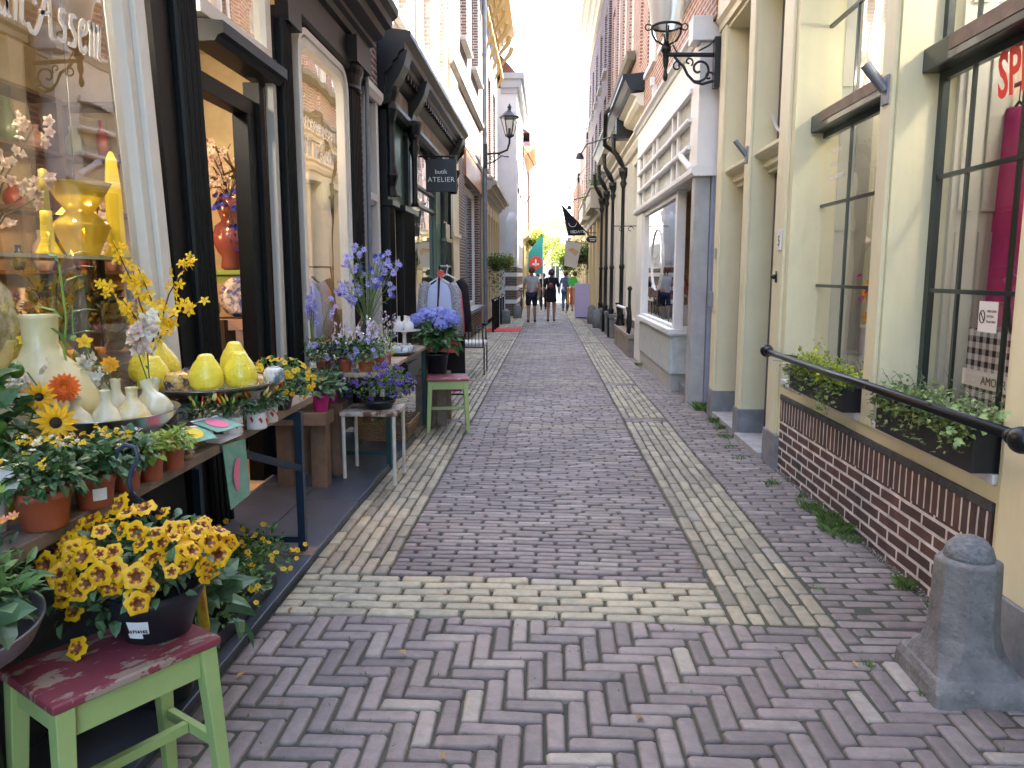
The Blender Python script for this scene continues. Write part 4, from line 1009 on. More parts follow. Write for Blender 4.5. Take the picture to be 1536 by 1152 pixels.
# stone stoop with posts and bars
t = thing('stoop', 'low stone stoop with square posts and a pale hand bar before the black column shop', 'stoop', (1.5, 15, -.1))
m = MB(); m.box(1.42,1.66,13.6,16.4,-.15,.22); m.box(1.40,1.68,13.55,16.45,.22,.30); m.build('wall', mat('stoop_stone', (.26,.22,.18), .8, noise=(8,.25)), t, bevel=.01)
for y in (16.5, 18.0, 19.5, 21.2):
    m = MB(); m.box(1.44,1.60,y-.1,y+.1,-.18,.34); m.box(1.42,1.62,y-.13,y+.13,.34,.42); m.build('post', DSTONE, t, bevel=.012)
m = MB(); m.tube([(1.45,14.0,.72),(1.45,16.2,.70)], .028, 8); m.build('bar', WHITE, t)
for y in (14.0, 16.2): m = MB(); m.tube([(1.45,y,.28),(1.47,y,.5),(1.45,y,.72),(1.45,y,.76)], [.035,.02,.035,.05], 8); m.build('bar_post', IRON, t)
m = MB(); m.lathe([(.02,0),(.035,.06),(.055,.2),(.035,.42),(.025,.55),(.025,.75),(.045,.8),(.02,.84)], 12, (1.44,13.72,.30)); o = m.build('iron_urn', IRON, None, smooth=True); tag(o, 'tall slender black iron urn standing on the stoop beside the white shop', 'urn')

# ------------------------------------------------------------------ right: ochre cream shop further on
W4 = Wall(1, 1.62)
t = thing('ochre_shop', 'warm cream shop front with boxed ledges under purple red brick', 'shop', (1.62, 27, 0))
WCR = mat('warm_cream_paint', (.66,.54,.32), .5)
m = MB(); holes = [(23.0,24.3,.3,2.9),(24.9,26.2,.3,2.9),(27.0,28.4,-.2,2.9),(29.2,30.6,.3,2.9),(31.2,32.4,.3,2.9)]
W4.wall(m, 22.35, 33.0, -.3, 3.4, holes, depth=.3)
for y in (22.6, 24.6, 26.6, 28.8, 30.9): W4.box(m, y-.16, y+.16, -.3, 3.2, 0, .12)
m.build('wall', WCR, t)
for h in holes: win(t, W4, *h, d=-.2, fm=WCR, cols=1, rows=2, sill=False)
m = MB()
for (a, c) in ((22.4, 25.2), (27.2, 30.0)):
    W4.box(m, a, c, 3.25, 3.75, 0, .42); W4.box(m, a-.06, c+.06, 3.75, 3.82, 0, .47); W4.box(m, a-.05, c+.05, 3.2, 3.25, 0, .45); W4.box(m, a+.0, c, 3.34, 3.66, .42, .435)
    m.box(W4.X(.06), W4.X(.36), a-.015, a, 3.33, 3.67)
W4.profile(m, 22.35, 33.0, [(0,2.95),(.16,3.0),(.2,3.1),(.3,3.16),(0,3.2)]); m.build('ledge_box', mat('buff_paint', (.52,.45,.33), .55), t, bevel=.01)
up = MB(); uh = [(a, a+1.0, 4.4, 6.4) for a in (22.9,24.9,27.0,29.2,31.3)] + [(a, a+1.0, 7.1, 8.8) for a in (22.9,24.9,27.0,29.2,31.3)]
W4.wall(up, 22.35, 33.0, 3.4, 9.6, uh, depth=.3); up.build('upper_wall', BR_PLUM, t)
for h in uh: win(t, W4, *h, d=-.08, fm=PCREAM, cols=2, rows=3, fw=.1, sillout=.1)
shell(t, W4, 22.35, 33.0, -.3, 9.6); cm = MB(); W4.profile(cm, 22.3, 33.0, cornice_prof(9.5, 10.1, .1, .55)); cm.build('roof_cornice', PCREAM, t); roof(t, W4, 22.35, 33.0, 10.1)

# ------------------------------------------------------------------ simple further houses, left and right
def far_house(name, label, side, x, y0, y1, z1, wm, gm_, fm, ground='shop', depth=6, nx=3, corn=None, rows_=2, cm_=None):
    t = thing(name, label, 'house', (x, (y0+y1)/2, 0)); W = Wall(side, x); rr_ = random.Random(int(y0*7+side))
    n = nx; w = (y1-y0)/n
    hs = []
    zz = 3.7
    for r in range(rows_):
        for k in range(n): hs.append((y0+w*k+w*.25, y0+w*k+w*.75, zz+.3, zz+1.9))
        zz += 2.5
    m = MB(); W.wall(m, y0, y1, 3.2, z1, [h for h in hs if h[3] < z1-.2], depth=.3); m.build('wall', wm, t)
    for h in hs:
        if h[3] < z1-.2: win(t, W, *h, d=-.1, fm=fm, cols=2, rows=3)
    m = MB(); gh = [(y0+w*k+w*.12, y0+w*k+w*.88, .2, 2.75) for k in range(n)]
    W.wall(m, y0, y1, -.5, 3.2, gh, depth=.3); W.profile(m, y0, y1, [(0,2.95),(.1,3.0),(.22,3.15),(.22,3.22),(0,3.26)]); m.build('shop_front', gm_, t)
    for h in gh: win(t, W, *h, d=-.2, fm=fm, cols=2, rows=1, sill=False, curtain=False, name='shop_window')
    shell(t, W, y0, y1, -.5, z1, depth=depth, m=wm)
    cm = MB(); W.profile(cm, y0, y1, cornice_prof(z1, z1+.45, .05, corn or .35)); cm.build('roof_cornice', cm_ or WHITE, t)
    roof(t, W, y0, y1, z1+.45, depth=depth); m = MB(); xc = W.X(-depth*.5); m.box(xc-.3, xc+.3, y0+.5, y0+1.2, z1, z1+3.6); m.build('chimney', BR_RED, t)
    return t
ORANGEP = mat('apricot_plaster', (.66,.40,.22), .7, noise=(3,.1))
YELP = mat('yellow_plaster', (.66,.56,.30), .7, noise=(3,.1))
BR_FAR = brickmat('brick_far', (.26,.13,.10), (.18,.10,.085), (.46,.42,.38))
far_house('gabled_house', 'pale house with an apricot cornice beyond the whitewashed corner house', -1, -1.12, 35.9, 41.5, 6.6, PLASTER, YELP, WHITE, corn=.5, cm_=ORANGEP)
far_house('brick_corner_house', 'pinkish brick house at the far left corner of the crossing', -1, -1.0, 41.6, 46.8, 8.2, BR_FAR, WCR, WHITE, corn=.6)
far_house('tall_brick_house', 'tall brown brick house with a plain shop front far down the right row', 1, 1.55, 33.1, 39.8, 6.9, BR_FAR, WCR, WHITE)
far_house('end_brick_house', 'last house of the right row with cream plaster and red brick', 1, 1.45, 39.9, 46.8, 5.9, BR_RED, YELP, WHITE)
# houses across the crossing street, facing the camera
def end_house(name, label, x0, x1, y, z1, wm, fm):
    t = thing(name, label, 'house', ((x0+x1)/2, y, -.4)); m = MB()
    xs = [x0+(x1-x0)*(k+.2)/3 for k in range(3)]; w = (x1-x0)/5
    hs = [(a, a+w, z, z+1.6) for a in xs for z in (.6, 3.2, 5.6) if z+1.6 < z1]
    X = sorted(set([x0, x1]+[v for h in hs for v in h[:2]])); Z = sorted(set([-.5, z1]+[v for h in hs for v in h[2:]]))
    for i in range(len(X)-1):
        for j in range(len(Z)-1):
            cx, cz = (X[i]+X[i+1])/2, (Z[j]+Z[j+1])/2
            if any(h[0] < cx < h[1] and h[2] < cz < h[3] for h in hs): continue
            m.box(X[i], X[i+1], y, y+.3, Z[j], Z[j+1])
    m.box(x0, x0+.2, y+.3, y+6, -.5, z1); m.box(x1-.2, x1, y+.3, y+6, -.5, z1); m.box(x0+.2, x1-.2, y+5.8, y+6, -.5, z1)
    m.build('wall', wm, t)
    for h in hs:
        f = MB(); a, c, z0, zz = h
        f.box(a, c, y+.08, y+.14, z0, z0+.08); f.box(a, c, y+.08, y+.14, zz-.08, zz); f.box(a, a+.07, y+.08, y+.14, z0+.08, zz-.08); f.box(c-.07, c, y+.08, y+.14, z0+.08, zz-.08); f.box((a+c)/2-.025, (a+c)/2+.025, y+.09, y+.13, z0+.08, zz-.08)
        f = f.build('window', fm, t); g = MB(); g.quad((a,y+.11,z0),(c,y+.11,z0),(c,y+.11,zz),(a,y+.11,zz)); g.build('pane', GLASS, f)
    r = MB(); n = len(r.v); xm = (x0+x1)/2
    r.v += [(x0-.2,y-.1,z1),(x1+.2,y-.1,z1),(xm,y-.1,z1+1.3),(x0-.2,y+6,z1),(x1+.2,y+6,z1),(xm,y+6,z1+1.3)]
    for q in ((0,1,2),(3,5,4),(0,2,5,3),(1,4,5,2),(0,3,4,1)): r.face([n+i for i in q])
    r.build('roof', mat('orange_tile', (.50,.33,.20), .8, noise=(4,.2)), t)
end_house('far_house', 'small pale house with an orange roof closing the end of the street', -1.6, 3.0, 74, 5.4, PLASTER, WHITE)
end_house('far_house', 'brick house left of the small pale one behind the street trees', -8, -1.8, 76, 6.6, BR_FAR, WHITE)
end_house('far_house', 'wide cream house to the right behind the street trees at the end', 3.3, 10, 75, 6.8, YELP, WHITE)

# ------------------------------------------------------------------ trees at the far end
LEAFY = mat('tree_leaf_yellow_green', (.16,.22,.03), .6, island=.4, col2=(.35,.38,.05), sss=.35)
LEAFG = mat('tree_leaf_green', (.06,.13,.03), .6, island=.4, col2=(.13,.22,.05), sss=.35)
BARK = mat('bark', (.10,.08,.06), .9, noise=(10,.4), bump=(30,.6,.01))
def tree(label, x, y, h, cr, lm, seed, n=2600, leaf=.16, group='trees at the far end of the street'):
    r = random.Random(seed); z0 = gz(y); t = thing('street_tree', label, 'tree', (x, y, z0), 0, group)
    m = MB(); hub = z0+h*.45
    m.tube([(x,y,z0-.1),(x+.03,y,z0+h*.2),(x-.02,y+.02,hub)], [.13,.1,.08], 8)
    cl = []
    for k in range(11):
        a = r.uniform(0, 6.28); e = r.uniform(.2, 1.4); L_ = cr*r.uniform(.6, 1.05)
        p = Vector((x+math.cos(a)*math.cos(e)*L_, y+math.sin(a)*math.cos(e)*L_, hub+math.sin(e)*L_*1.25+cr*.1))
        m.tube([(x,y,hub-.2),tuple((Vector((x,y,hub))*.45+p*.55)+Vector((0,0,.15))),tuple(p)], [.05,.03,.01], 5); cl.append((p, cr*r.uniform(.25,.5)))
    m.build('trunk', BARK, t)
    c = MB()
    for k in range(n):
        p, rad = r.choice(cl); v = Vector((r.gauss(0,1), r.gauss(0,1), r.gauss(0,.8))); v = v.normalized()*rad*r.random()**.4
        q = p+v; d = Vector((r.gauss(0,1), r.gauss(0,1), r.gauss(-.3,.6))); s = leaf*r.uniform(.6,1.2)
        nn = Vector((r.gauss(0,1), r.gauss(0,1), r.gauss(.8,.6))); c.leaf(q, d, nn, s, s*.6)
    c.build('crown', lm, t)
tree('bright yellow green street tree behind the walkers', -.7, 52, 4.6, 1.7, LEAFY, 1)
tree('yellow green tree right of the first one before the orange roof', 1.3, 54, 3.6, 1.5, LEAFY, 2)
tree('darker green tree behind the teal banner at the end', 3.2, 58, 4.2, 1.9, LEAFG, 3)
tree('dark green street tree partly hidden by the left corner house', -3.2, 56, 4.4, 1.9, LEAFG, 4)

# ------------------------------------------------------------------ wall lanterns
def arm_scroll(mb, P, r, n=6): mb.tube(P, r, n)
def spiral(cx, cz, r0, r1, a0, a1, plane, n=18):
    P = []
    for k in range(n+1):
        u = k/n; a = a0+(a1-a0)*u; r = r0+(r1-r0)*u
        P.append(plane(cx+r*math.cos(a), cz+r*math.sin(a)))
    return P
# right lantern with conical glass
LG = glass('lantern_glass', (.90,.90,.84), .02)
FROST = mat('frosted_glass', (.75,.76,.70), .35, trans=.55)
t = thing('wall_lantern', 'large black lantern on a scrolled bracket at the corner of the white shop', 'lantern', (1.66, 7.93, 3.3))
Y_ = 7.95; plane = lambda x, z: (x, Y_, z)
m = MB(); m.box(1.60,1.655,Y_-.05,Y_+.05,3.15,3.62); m.tube([(1.63,Y_,3.46),(1.14,Y_,3.47)], .022, 10)
m.tube(spiral(1.46,3.33,.12,.02,-2.0,5.2,plane,26), .012, 6)
m.tube([plane(1.22,3.45),plane(1.26,3.40),plane(1.31,3.36),plane(1.35,3.28),plane(1.42,3.21),plane(1.50,3.19),plane(1.60,3.22)], .014, 6)
m.tube(spiral(1.25,3.36,.05,.012,1.2,7.5,plane,16), .009, 6); m.tube(spiral(1.36,3.40,.045,.012,-1,5,plane,14), .009, 6); m.tube(spiral(1.56,3.26,.05,.012,0,5.5,plane,14), .01, 6)
m.tube([plane(1.20,3.56),plane(1.24,3.49),plane(1.30,3.46)], .007, 6); m.tube([plane(1.62,3.62),plane(1.55,3.55),plane(1.45,3.50)], .008, 6)
m.build('bracket', IRON, t)
m = MB(); m.lathe([(.008,3.22),(.022,3.24),(.025,3.28),(.012,3.33),(.022,3.36),(.03,3.40),(.03,3.48),(.05,3.50),(.05,3.54),(.035,3.56),(.02,3.6)], 14, (1.135,Y_,0)); m.build('stem', IRON, t, smooth=True)
m = MB()
for s_ in (-1, 1):
    m.tube([plane(1.135+s_*.03,3.56),plane(1.135+s_*.10,3.60),plane(1.135+s_*.135,3.66),plane(1.135+s_*.145,3.72)], .010, 6)
    m.tube(spiral(1.135+s_*.175,3.725,.03,.03,0,6.28,plane,14), .007, 6)
m.tube([(1.135,Y_-.03,3.56),(1.135,Y_-.10,3.60),(1.135,Y_-.14,3.70)], .009, 6); m.tube([(1.135,Y_+.03,3.56),(1.135,Y_+.10,3.60),(1.135,Y_+.14,3.70)], .009, 6)
m.lathe([(.142,3.715),(.150,3.72),(.150,3.735),(.142,3.74)], 24, (1.135,Y_,0), close=False); m.tube([(1.135,Y_,3.55),(1.135,Y_,3.95)], .008, 6)
m.build('cage', IRON, t, smooth=True)
m = MB(); m.lathe([(.075,3.57),(.142,3.725)], 24, (1.135,Y_,0), close=False); m.build('lower_glass', LG, t, smooth=True)
m = MB(); m.lathe([(.142,3.735),(.235,4.25)], 24, (1.135,Y_,0), close=False); m.build('upper_glass', FROST, t, smooth=True)
m = MB(); m.lathe([(.03,3.78),(.035,3.95),(.02,4.0)], 12, (1.135,Y_,0)); m.build('lamp', mat('lamp_tube', (.7,.7,.6), .4), t)
m = MB(); m.lathe([(.245,4.25),(.25,4.28),(.14,4.42),(.06,4.47),(.03,4.55),(.005,4.6)], 24, (1.135,Y_,0)); m.build('cap', IRON, t, smooth=True)
# left lantern, six-sided
t = thing('wall_lantern', 'black tapered street lantern on a scroll arm beside the left drain pipe', 'lantern', (-1.65, 21.0, 4.2))
Y_ = 21.0; cx = -1.04
m = MB(); m.box(-1.72,-1.62,Y_-.08,Y_+.08,4.15,4.75); m.tube([(-1.65,Y_,4.5),(-1.30,Y_,4.52),(-1.10,Y_,4.60),(cx,Y_,4.78),(cx,Y_,4.92)], .028, 8)
m.tube([(-1.65,Y_,4.25),(-1.45,Y_,4.30),(-1.25,Y_,4.45),(-1.05,Y_,4.42)], .018, 6); m.tube(spiral(-1.5,4.39,.09,.02,-1.5,5,plane if False else (lambda x, z: (x, Y_, z)),18), .012, 6); m.tube(spiral(-1.32,4.45,.05,.015,-1.5,5,lambda x, z: (x, Y_, z),14), .01, 6)
m.build('bracket', IRON, t)
m = MB(); m.lathe([(.11,4.98),(.235,5.42)], 6, (cx,Y_,0), close=False); m.build('glass_panes', LG, t)
m = MB()
for k in range(6):
    a = 2*PI*k/6; m.tube([(cx+.11*math.cos(a),Y_+.11*math.sin(a),4.98),(cx+.235*math.cos(a),Y_+.235*math.sin(a),5.42)], .011, 5)
m.lathe([(.03,4.90),(.12,4.95),(.12,4.99),(.02,5.0)], 6, (cx,Y_,0)); m.tube([(cx,Y_,4.98),(cx,Y_,5.15)], .035, 8)
m.build('frame', IRON, t)
m = MB(); m.lathe([(.26,5.41),(.27,5.44),(.10,5.58),(.05,5.61),(.04,5.66),(.06,5.69),(.03,5.73),(.005,5.78)], 6, (cx,Y_,0)); m.build('cap', IRON, t)

# far bollards on the left, near mat
def bollard_far(x, y, h, label, r=.1):
    m = MB(); m.lathe([(r*1.1,0),(r*1.05,h*.5),(r*.95,h*.8),(r*.8,h*.92),(r*.4,h),(.01,h*1.01)], 14, (x,y,gz(y)-.02)); o = m.build('bollard', STONE, None, smooth=True); tag(o, label, 'bollard', 'rounded stone bollards down the street')
bollard_far(-1.30, 24.0, .46, 'rounded stone bollard nearest the red mat on the left', .13)
bollard_far(-1.08, 27.5, .5, 'rounded stone bollard just before the striped house corner', .14)
bollard_far(1.42, 22.0, .55, 'rounded stone bollard in front of the lilac board on the right', .13)
bollard_far(1.36, 24.0, .6, 'rounded dark stone bollard right behind the other one at the lilac board', .13)
m = MB(); z = hgt(-1.2, 20.6); m.box(-1.65,-.72,20.2,21.3,z,z+.02); o = m.build('door_mat', mat('red_mat', (.62,.05,.05), .9), None); tag(o, 'flat red mat on the paving at the left far down the street', 'mat')
# lilac board
t = thing('sandwich_board', 'tall lilac advertising board standing on the right of the street', 'sign board', (1.20, 27.5, gz(27.5)))
m = MB(); z = gz(27.5); m.box(.95,1.47,27.48,27.53,z+.03,z+1.22); m.build('panel', mat('lilac_board', (.52,.46,.70), .6), t, bevel=.005)
m = MB(); m.box(.98,1.44,27.42,27.60,z-.01,z+.03); m.build('foot', IRON, t)
text('lettering', 'SISTERS', .06, mat('lilac_ink', (.32,.27,.5), .6), t, (1.21, 27.478, z+.82), (1,0,0), (0,0,1), .001, 'CENTER', spacing=1.6)

# flags
def flag(name, label, pole, pts, m_, ncol=10, wav=.03, tri=False):
    pass
t = thing('flag', 'black flag reading 18DAYS drooping from a slanted pole over the street', 'flag', (1.3, 26, 2.6))
P0 = Vector((1.42,26,2.55)); P1 = Vector((.12,26,3.95))
m = MB(); m.tube([tuple(P0), tuple(P1)], .018, 8); m.build('pole', IRON, t)
fl = MB(); a = Vector((.42,26,3.62)); b = Vector((1.18,26,2.80)); bl_ = Vector((.66,26,2.60))
N_ = 10
for i in range(N_):
    for j in range(N_):
        def pt(u, v):
            top = a.lerp(b, u); bot = bl_.lerp(Vector((1.22,26,2.62)), u)
            p = top.lerp(bot, v); p.y += .05*math.sin(u*9+v*3)*v; return p
        fl.quad(pt(i/N_,j/N_), pt((i+1)/N_,j/N_), pt((i+1)/N_,(j+1)/N_), pt(i/N_,(j+1)/N_))
fl.build('cloth', mat('black_cloth', (.012,.012,.016), .9), t, smooth=True, solid=.004)
text('lettering', '18DAYS', .135, WHITE, t, (.72, 25.92, 2.68), (1,0,0.04), (0,0,1), .001)
m = MB(); m.tube([(.80+.13*math.cos(q), 25.93, 3.02+.13*math.sin(q)) for q in [PI+PI*k/10 for k in range(11)]], .008, 5); m.build('emblem', WHITE, t)
t = thing('banner', 'pale cream banner with orange strokes hanging under the black flag', 'banner', (.85, 29, 2))
m = MB(); m.tube([(.62,29,2.58),(1.6,29,2.42)], .012, 6); m.build('pole', IRON, t)
m = MB(); m.poly([(.64,29,2.56),(1.24,29,2.50),(1.06,29,1.55),(.60,29,1.66)]); m.build('cloth', mat('pale_cloth', (.66,.62,.55), .9, sss=.3), t, solid=.004)
m = MB()
for k in range(5): m.poly([(.74+.06*k,28.99,2.25-.05*k),(.90+.05*k,28.99,2.32-.03*k),(.92+.05*k,28.99,2.28-.03*k),(.76+.06*k,28.99,2.2-.05*k)])
m.build('print', mat('orange_ink', (.6,.33,.12), .8), t)
t = thing('teal_flag', 'triangular teal beach flag with a red and white round print', 'flag', (-.7, 33, gz(33)))
m = MB(); z = gz(33); m.tube([(-.22,33,z),(-.22,33,z+2.9)], .014, 6); m.build('pole', WHITE, t)
m = MB(); m.poly([(-.22,33,3.0),(-.22,33,1.35),(-.75,33,1.40),(-.85,33,1.6),(-.83,33,2.25),(-.5,33,2.7)]); m.build('cloth', mat('teal_cloth', (.05,.35,.32), .8, sss=.3), t, solid=.004)
m = MB(); m.poly([(-.52+.26*math.cos(q), 32.99, 1.82+.28*math.sin(q)) for q in [2*PI*k/20 for k in range(20)]]); m.build('round_print', mat('red_print', (.65,.06,.05), .8), t)
m = MB(); m.box(-.55,-.49,32.983,32.987,1.68,1.96); m.box(-.66,-.38,32.983,32.987,1.72,1.80); m.build('white_print', WHITE, t)

# hanging plants at the house fronts
def hanging_plant(label, x, y, z, r, seed, n=700, lm=None, leaf=.06, trail=.5):
    rr_ = random.Random(seed); t = thing('hanging_plant', label, 'plant', (x, y, z), 0, 'hanging plants along the house fronts')
    m = MB(); m.lathe([(r*.3,-r*.7),(r*.55,-r*.35),(r*.6,-r*.05),(r*.5,-r*.08)], 10, (x,y,z)); m.build('basket', mat('basket_dark', (.06,.045,.03), .9), t)
    c = MB()
    for k in range(n):
        v = Vector((rr_.gauss(0,1), rr_.gauss(0,1), rr_.gauss(0,.7))).normalized()*r*rr_.random()**.35
        p = Vector((x,y,z+r*.2))+v
        if rr_.random() < .25: p.z -= rr_.random()*trail
        d = Vector((rr_.gauss(0,1), rr_.gauss(0,1), rr_.gauss(-.4,.6))); s = leaf*rr_.uniform(.6,1.3); c.leaf(p, d, (rr_.gauss(0,.6),rr_.gauss(0,.6),1), s, s*.6)
    c.build('foliage', lm or LEAFG, t); return t
hanging_plant('trailing green plant hanging at the cream posts on the left', -1.50, 22.6, 1.65, .28, 11, 900, LEAFG, .07, .8)
hanging_plant('yellow green round plant hanging behind the trailing one on the left', -1.38, 26.0, 1.75, .27, 12, 700, LEAFY, .07, .3)
hanging_plant('dark bushy plant hanging under the cream banner on the right', 1.25, 30.5, 2.1, .5, 13, 1200, LEAFG, .1, .6)
hanging_plant('round green plant hanging further down on the right', 1.0, 38, 1.9, .5, 14, 900, LEAFG, .11, .5)
hanging_plant('mid green plant hanging from the left house row near the crossing', -.75, 40, 3.1, .5, 15, 900, LEAFY, .12, .9)
# plants on the ledge boxes
for i, (y, z, lab) in enumerate(((23.6, 4.0, 'green plant growing on the nearer ledge box of the ochre shop'), (28.4, 4.05, 'green plant growing on the farther ledge box of the ochre shop'))):
    rr_ = random.Random(30+i); c = MB()
    for k in range(900):
        p = Vector((1.42+rr_.gauss(0,.10), y+rr_.gauss(0,.5), z-.12+abs(rr_.gauss(0,.18)))); s = .07*rr_.uniform(.6,1.3)
        c.leaf(p, (rr_.gauss(0,1), rr_.gauss(0,1), rr_.gauss(0,.6)), (0,0,1), s, s*.5)
    t = thing('ledge_plant', lab, 'plant', (1.42, y, z-.15), 0, 'plants on the ledge boxes'); c.build('foliage', LEAFY if i else LEAFG, t)
# goose-neck lamps over the right fronts
for (y, z, lab) in ((15.6, 3.98, 'thin black arm lamp over the nearest black column'), (23.0, 3.6, 'thin curved arm lamp over the ochre shop ledge')):
    t = thing('arm_lamp', lab, 'lamp', (1.5, y, z), 0, 'arm lamps on the right house fronts')
    m = MB(); m.tube([(1.5,y,z),(1.2,y+.05,z+.02),(.75,y+.1,z-.1),(.62,y+.1,z-.3)], .014, 6); m.build('arm', IRON, t)
    m = MB(); m.lathe([(.02,.08),(.05,.06),(.09,-.04),(.085,-.04)], 10, (.61,y+.1,z-.34)); m.build('shade', IRON, t)
# scroll sign brackets
t = thing('scroll_bracket', 'thin scrolled iron sign bracket between the black column shop and the white shop', 'bracket', (1.5, 13.5, 2.1))
m = MB(); pl_ = lambda x, z: (x, 13.45, z); m.tube([pl_(1.5,2.16),pl_(1.1,2.16)], .008, 6)
m.tube(spiral(1.40,2.10,.06,.015,0,5.5,pl_,14), .006, 5); m.tube(spiral(1.24,2.10,.05,.012,0,5.5,pl_,14), .006, 5); m.build('scroll', IRON, t)
# string lights across the far street
t = thing('string_lights', 'string of small lights sagging across the far street', 'string lights', (0, 33, 4))
m = MB(); P = []
for k in range(25): u = k/24; P.append((-1.1+2.6*u, 33-3*u, 4.9-.9*math.sin(PI*u)+.6*u))
m.tube(P, .008, 5); m.build('cable', IRON, t)
m = MB()
for p in P[1:-1]: m.ball((p[0],p[1],p[2]-.05), .028, 6, 5)
m.build('bulbs', mat('bulb_glass', (.6,.55,.45), .2), t)
# leaf-shaped iron frames hung on the left row
t = thing('leaf_ornament', 'big leaf outline of thin iron hung on the left house row', 'ornament', (-1.0, 31, 5))
m = MB(); m.tube([(-1.0+.55*math.sin(PI*u)*(1 if True else 0), 28.9, 3.7+2.3*u) for u in [k/12 for k in range(13)]], .014, 5); m.tube([(-1.0-.12*math.sin(PI*u), 28.9, 3.7+2.3*u) for u in [k/12 for k in range(13)]], .014, 5); m.build('frame', IRON, t)
# oval black sign on the right
m = MB(); m.lathe([(.001,0),(.2,0),(.2,.03),(.001,.03)], 20, (0,0,0), 1, .55, M=Matrix.Rotation(PI/2, 4, 'X')); 
for i, v in enumerate(m.v): m.v[i] = (v[0]+1.38, v[1]+24.5, v[2]+2.42)
t = thing('oval_sign', 'small black oval sign with white lettering on the right row', 'sign', (1.55, 24.5, 2.4)); m.build('board', BLACKP, t)
m = MB(); m.box(1.28,1.48,24.45,24.46,2.42,2.45); m.box(1.30,1.46,24.45,24.46,2.37,2.39); m.build('lettering', WHITE, t)
m = MB(); m.tube([(1.6,24.5,2.62),(1.2,24.5,2.62)], .012, 5); m.build('bracket', IRON, t)
# ------------------------------------------------------------------ materials for goods
TERRA = mat('terracotta_plastic', (.40,.10,.045), .5, noise=(8,.12))
BLKPOT = mat('black_plastic_pot', (.012,.013,.018), .4)
SOILM = mat('potting_soil', (.03,.022,.016), .95, bump=(80,.8,.01))
WOODG = mat('weathered_plank', (.20,.155,.12), .8, noise=(7,.35), bump=(30,.5,.006))
WOODD = mat('brown_post_wood', (.17,.11,.075), .75, noise=(8,.3), bump=(25,.3,.004))
BLUEST = mat('dark_blue_steel', (.012,.030,.060), .4, noise=(12,.3))
GREENL = mat('leaf_mid_green', (.085,.18,.04), .5, island=.45, sss=.22)
GREEND = mat('leaf_dark_green', (.035,.095,.032), .4, island=.45, col2=(.075,.16,.05), sss=.18)
GREENB = mat('leaf_blue_green', (.06,.14,.065), .45, island=.4, col2=(.10,.19,.09), sss=.2)
LIME = mat('leaf_lime', (.22,.36,.05), .5, island=.35, col2=(.38,.48,.10), sss=.3)
YEL = mat('petal_yellow', (.85,.60,.02), .55, island=.12, sss=.3)
YELD = mat('petal_golden', (.80,.43,.01), .55, island=.15, sss=.25)
MAROON = mat('petal_maroon', (.14,.035,.008), .6)
PURP = mat('petal_purple', (.12,.06,.42), .55, island=.3, sss=.25)
VIOL = mat('petal_violet', (.33,.30,.70), .55, island=.25, col2=(.48,.50,.82), sss=.3)
LILAC = mat('petal_lilac', (.50,.42,.66), .6, island=.25, col2=(.62,.55,.70), sss=.3)
HYDR = mat('petal_hydrangea_blue', (.24,.30,.74), .6, island=.25, col2=(.36,.40,.82), sss=.3)
PINKW = mat('petal_pale_pink', (.72,.50,.45), .6, island=.2, col2=(.78,.72,.62), sss=.3)
WHITEP = mat('petal_white', (.78,.78,.70), .6, island=.12, sss=.3)
ORANGE = mat('petal_orange', (.85,.17,.01), .6, island=.2, sss=.2)
STEM = mat('stem_green', (.10,.18,.05), .6)
TWIG = mat('twig_brown', (.10,.06,.035), .8)
SILVER = mat('worn_silver', (.50,.51,.52), .28, metal=1, noise=(9,.2), bump=(12,.06,.003))
TIN = mat('grey_tin', (.28,.30,.34), .4, metal=.8, noise=(7,.2))
PAPER = mat('paper_white', (.75,.75,.74), .7)
def fmesh(mb, name, mats, smooth=False):
    o = mb.build(name, mats, None, smooth=smooth); me = o.data; bpy.data.objects.remove(o); return me
def funnel(r, ma, mb_, lobes=5, mid=None):
    m = MB(); n = 20; rings = []
    for (rr_, z, lob) in ((1, .02, .12), (.60, .17, .05), (.34, .03, 0), (.12, -.25, 0)):
        st = len(m.v)
        for k in range(n):
            a = 2*PI*k/n; q = rr_*(1+lob*math.cos(lobes*a)); zz = z + (.13*math.cos(lobes*a*2+.5) if lob > .1 else .03*math.cos(lobes*a))
            m.v.append((q*r*math.cos(a), q*r*math.sin(a), zz*r))
        rings.append(st)
    for i in range(3):
        m.cur = 0 if i == 0 else 1
        if i == 1:
            # veins: dark only on part of the inner ring
            for k in range(n):
                m.cur = 1 if k % 4 == 0 else (2 if k % 4 in (1, 3) else 0)
                b = (k+1) % n; m.face((rings[i]+k, rings[i]+b, rings[i+1]+b, rings[i+1]+k))
            continue
        for k in range(n):
            b = (k+1) % n; m.face((rings[i]+k, rings[i]+b, rings[i+1]+b, rings[i+1]+k))
    m.cur = 1; m.face([rings[3]+k for k in range(n)])
    return fmesh(m, 'flower', [ma, mb_, mid or ma], True)
def daisy(r, n, w, ma, mc, rc=.25, cup=.15, tiers=1):
    m = MB()
    for t_ in range(tiers):
        for k in range(n):
            a = 2*PI*k/n + t_*.35; s = 1-.22*t_; d = Vector((math.cos(a), math.sin(a), cup+.32*t_))
            m.leaf((d.x*rc*r*.5, d.y*rc*r*.5, t_*r*.06), d, (0,0,1), r*s, w*r, .12, .12)
    m.cur = 1; m.lathe([(rc*r, 0), (rc*r*.9, rc*r*.5), (rc*r*.3, rc*r*.75)], 10)
    return fmesh(m, 'flower', [ma, mc])
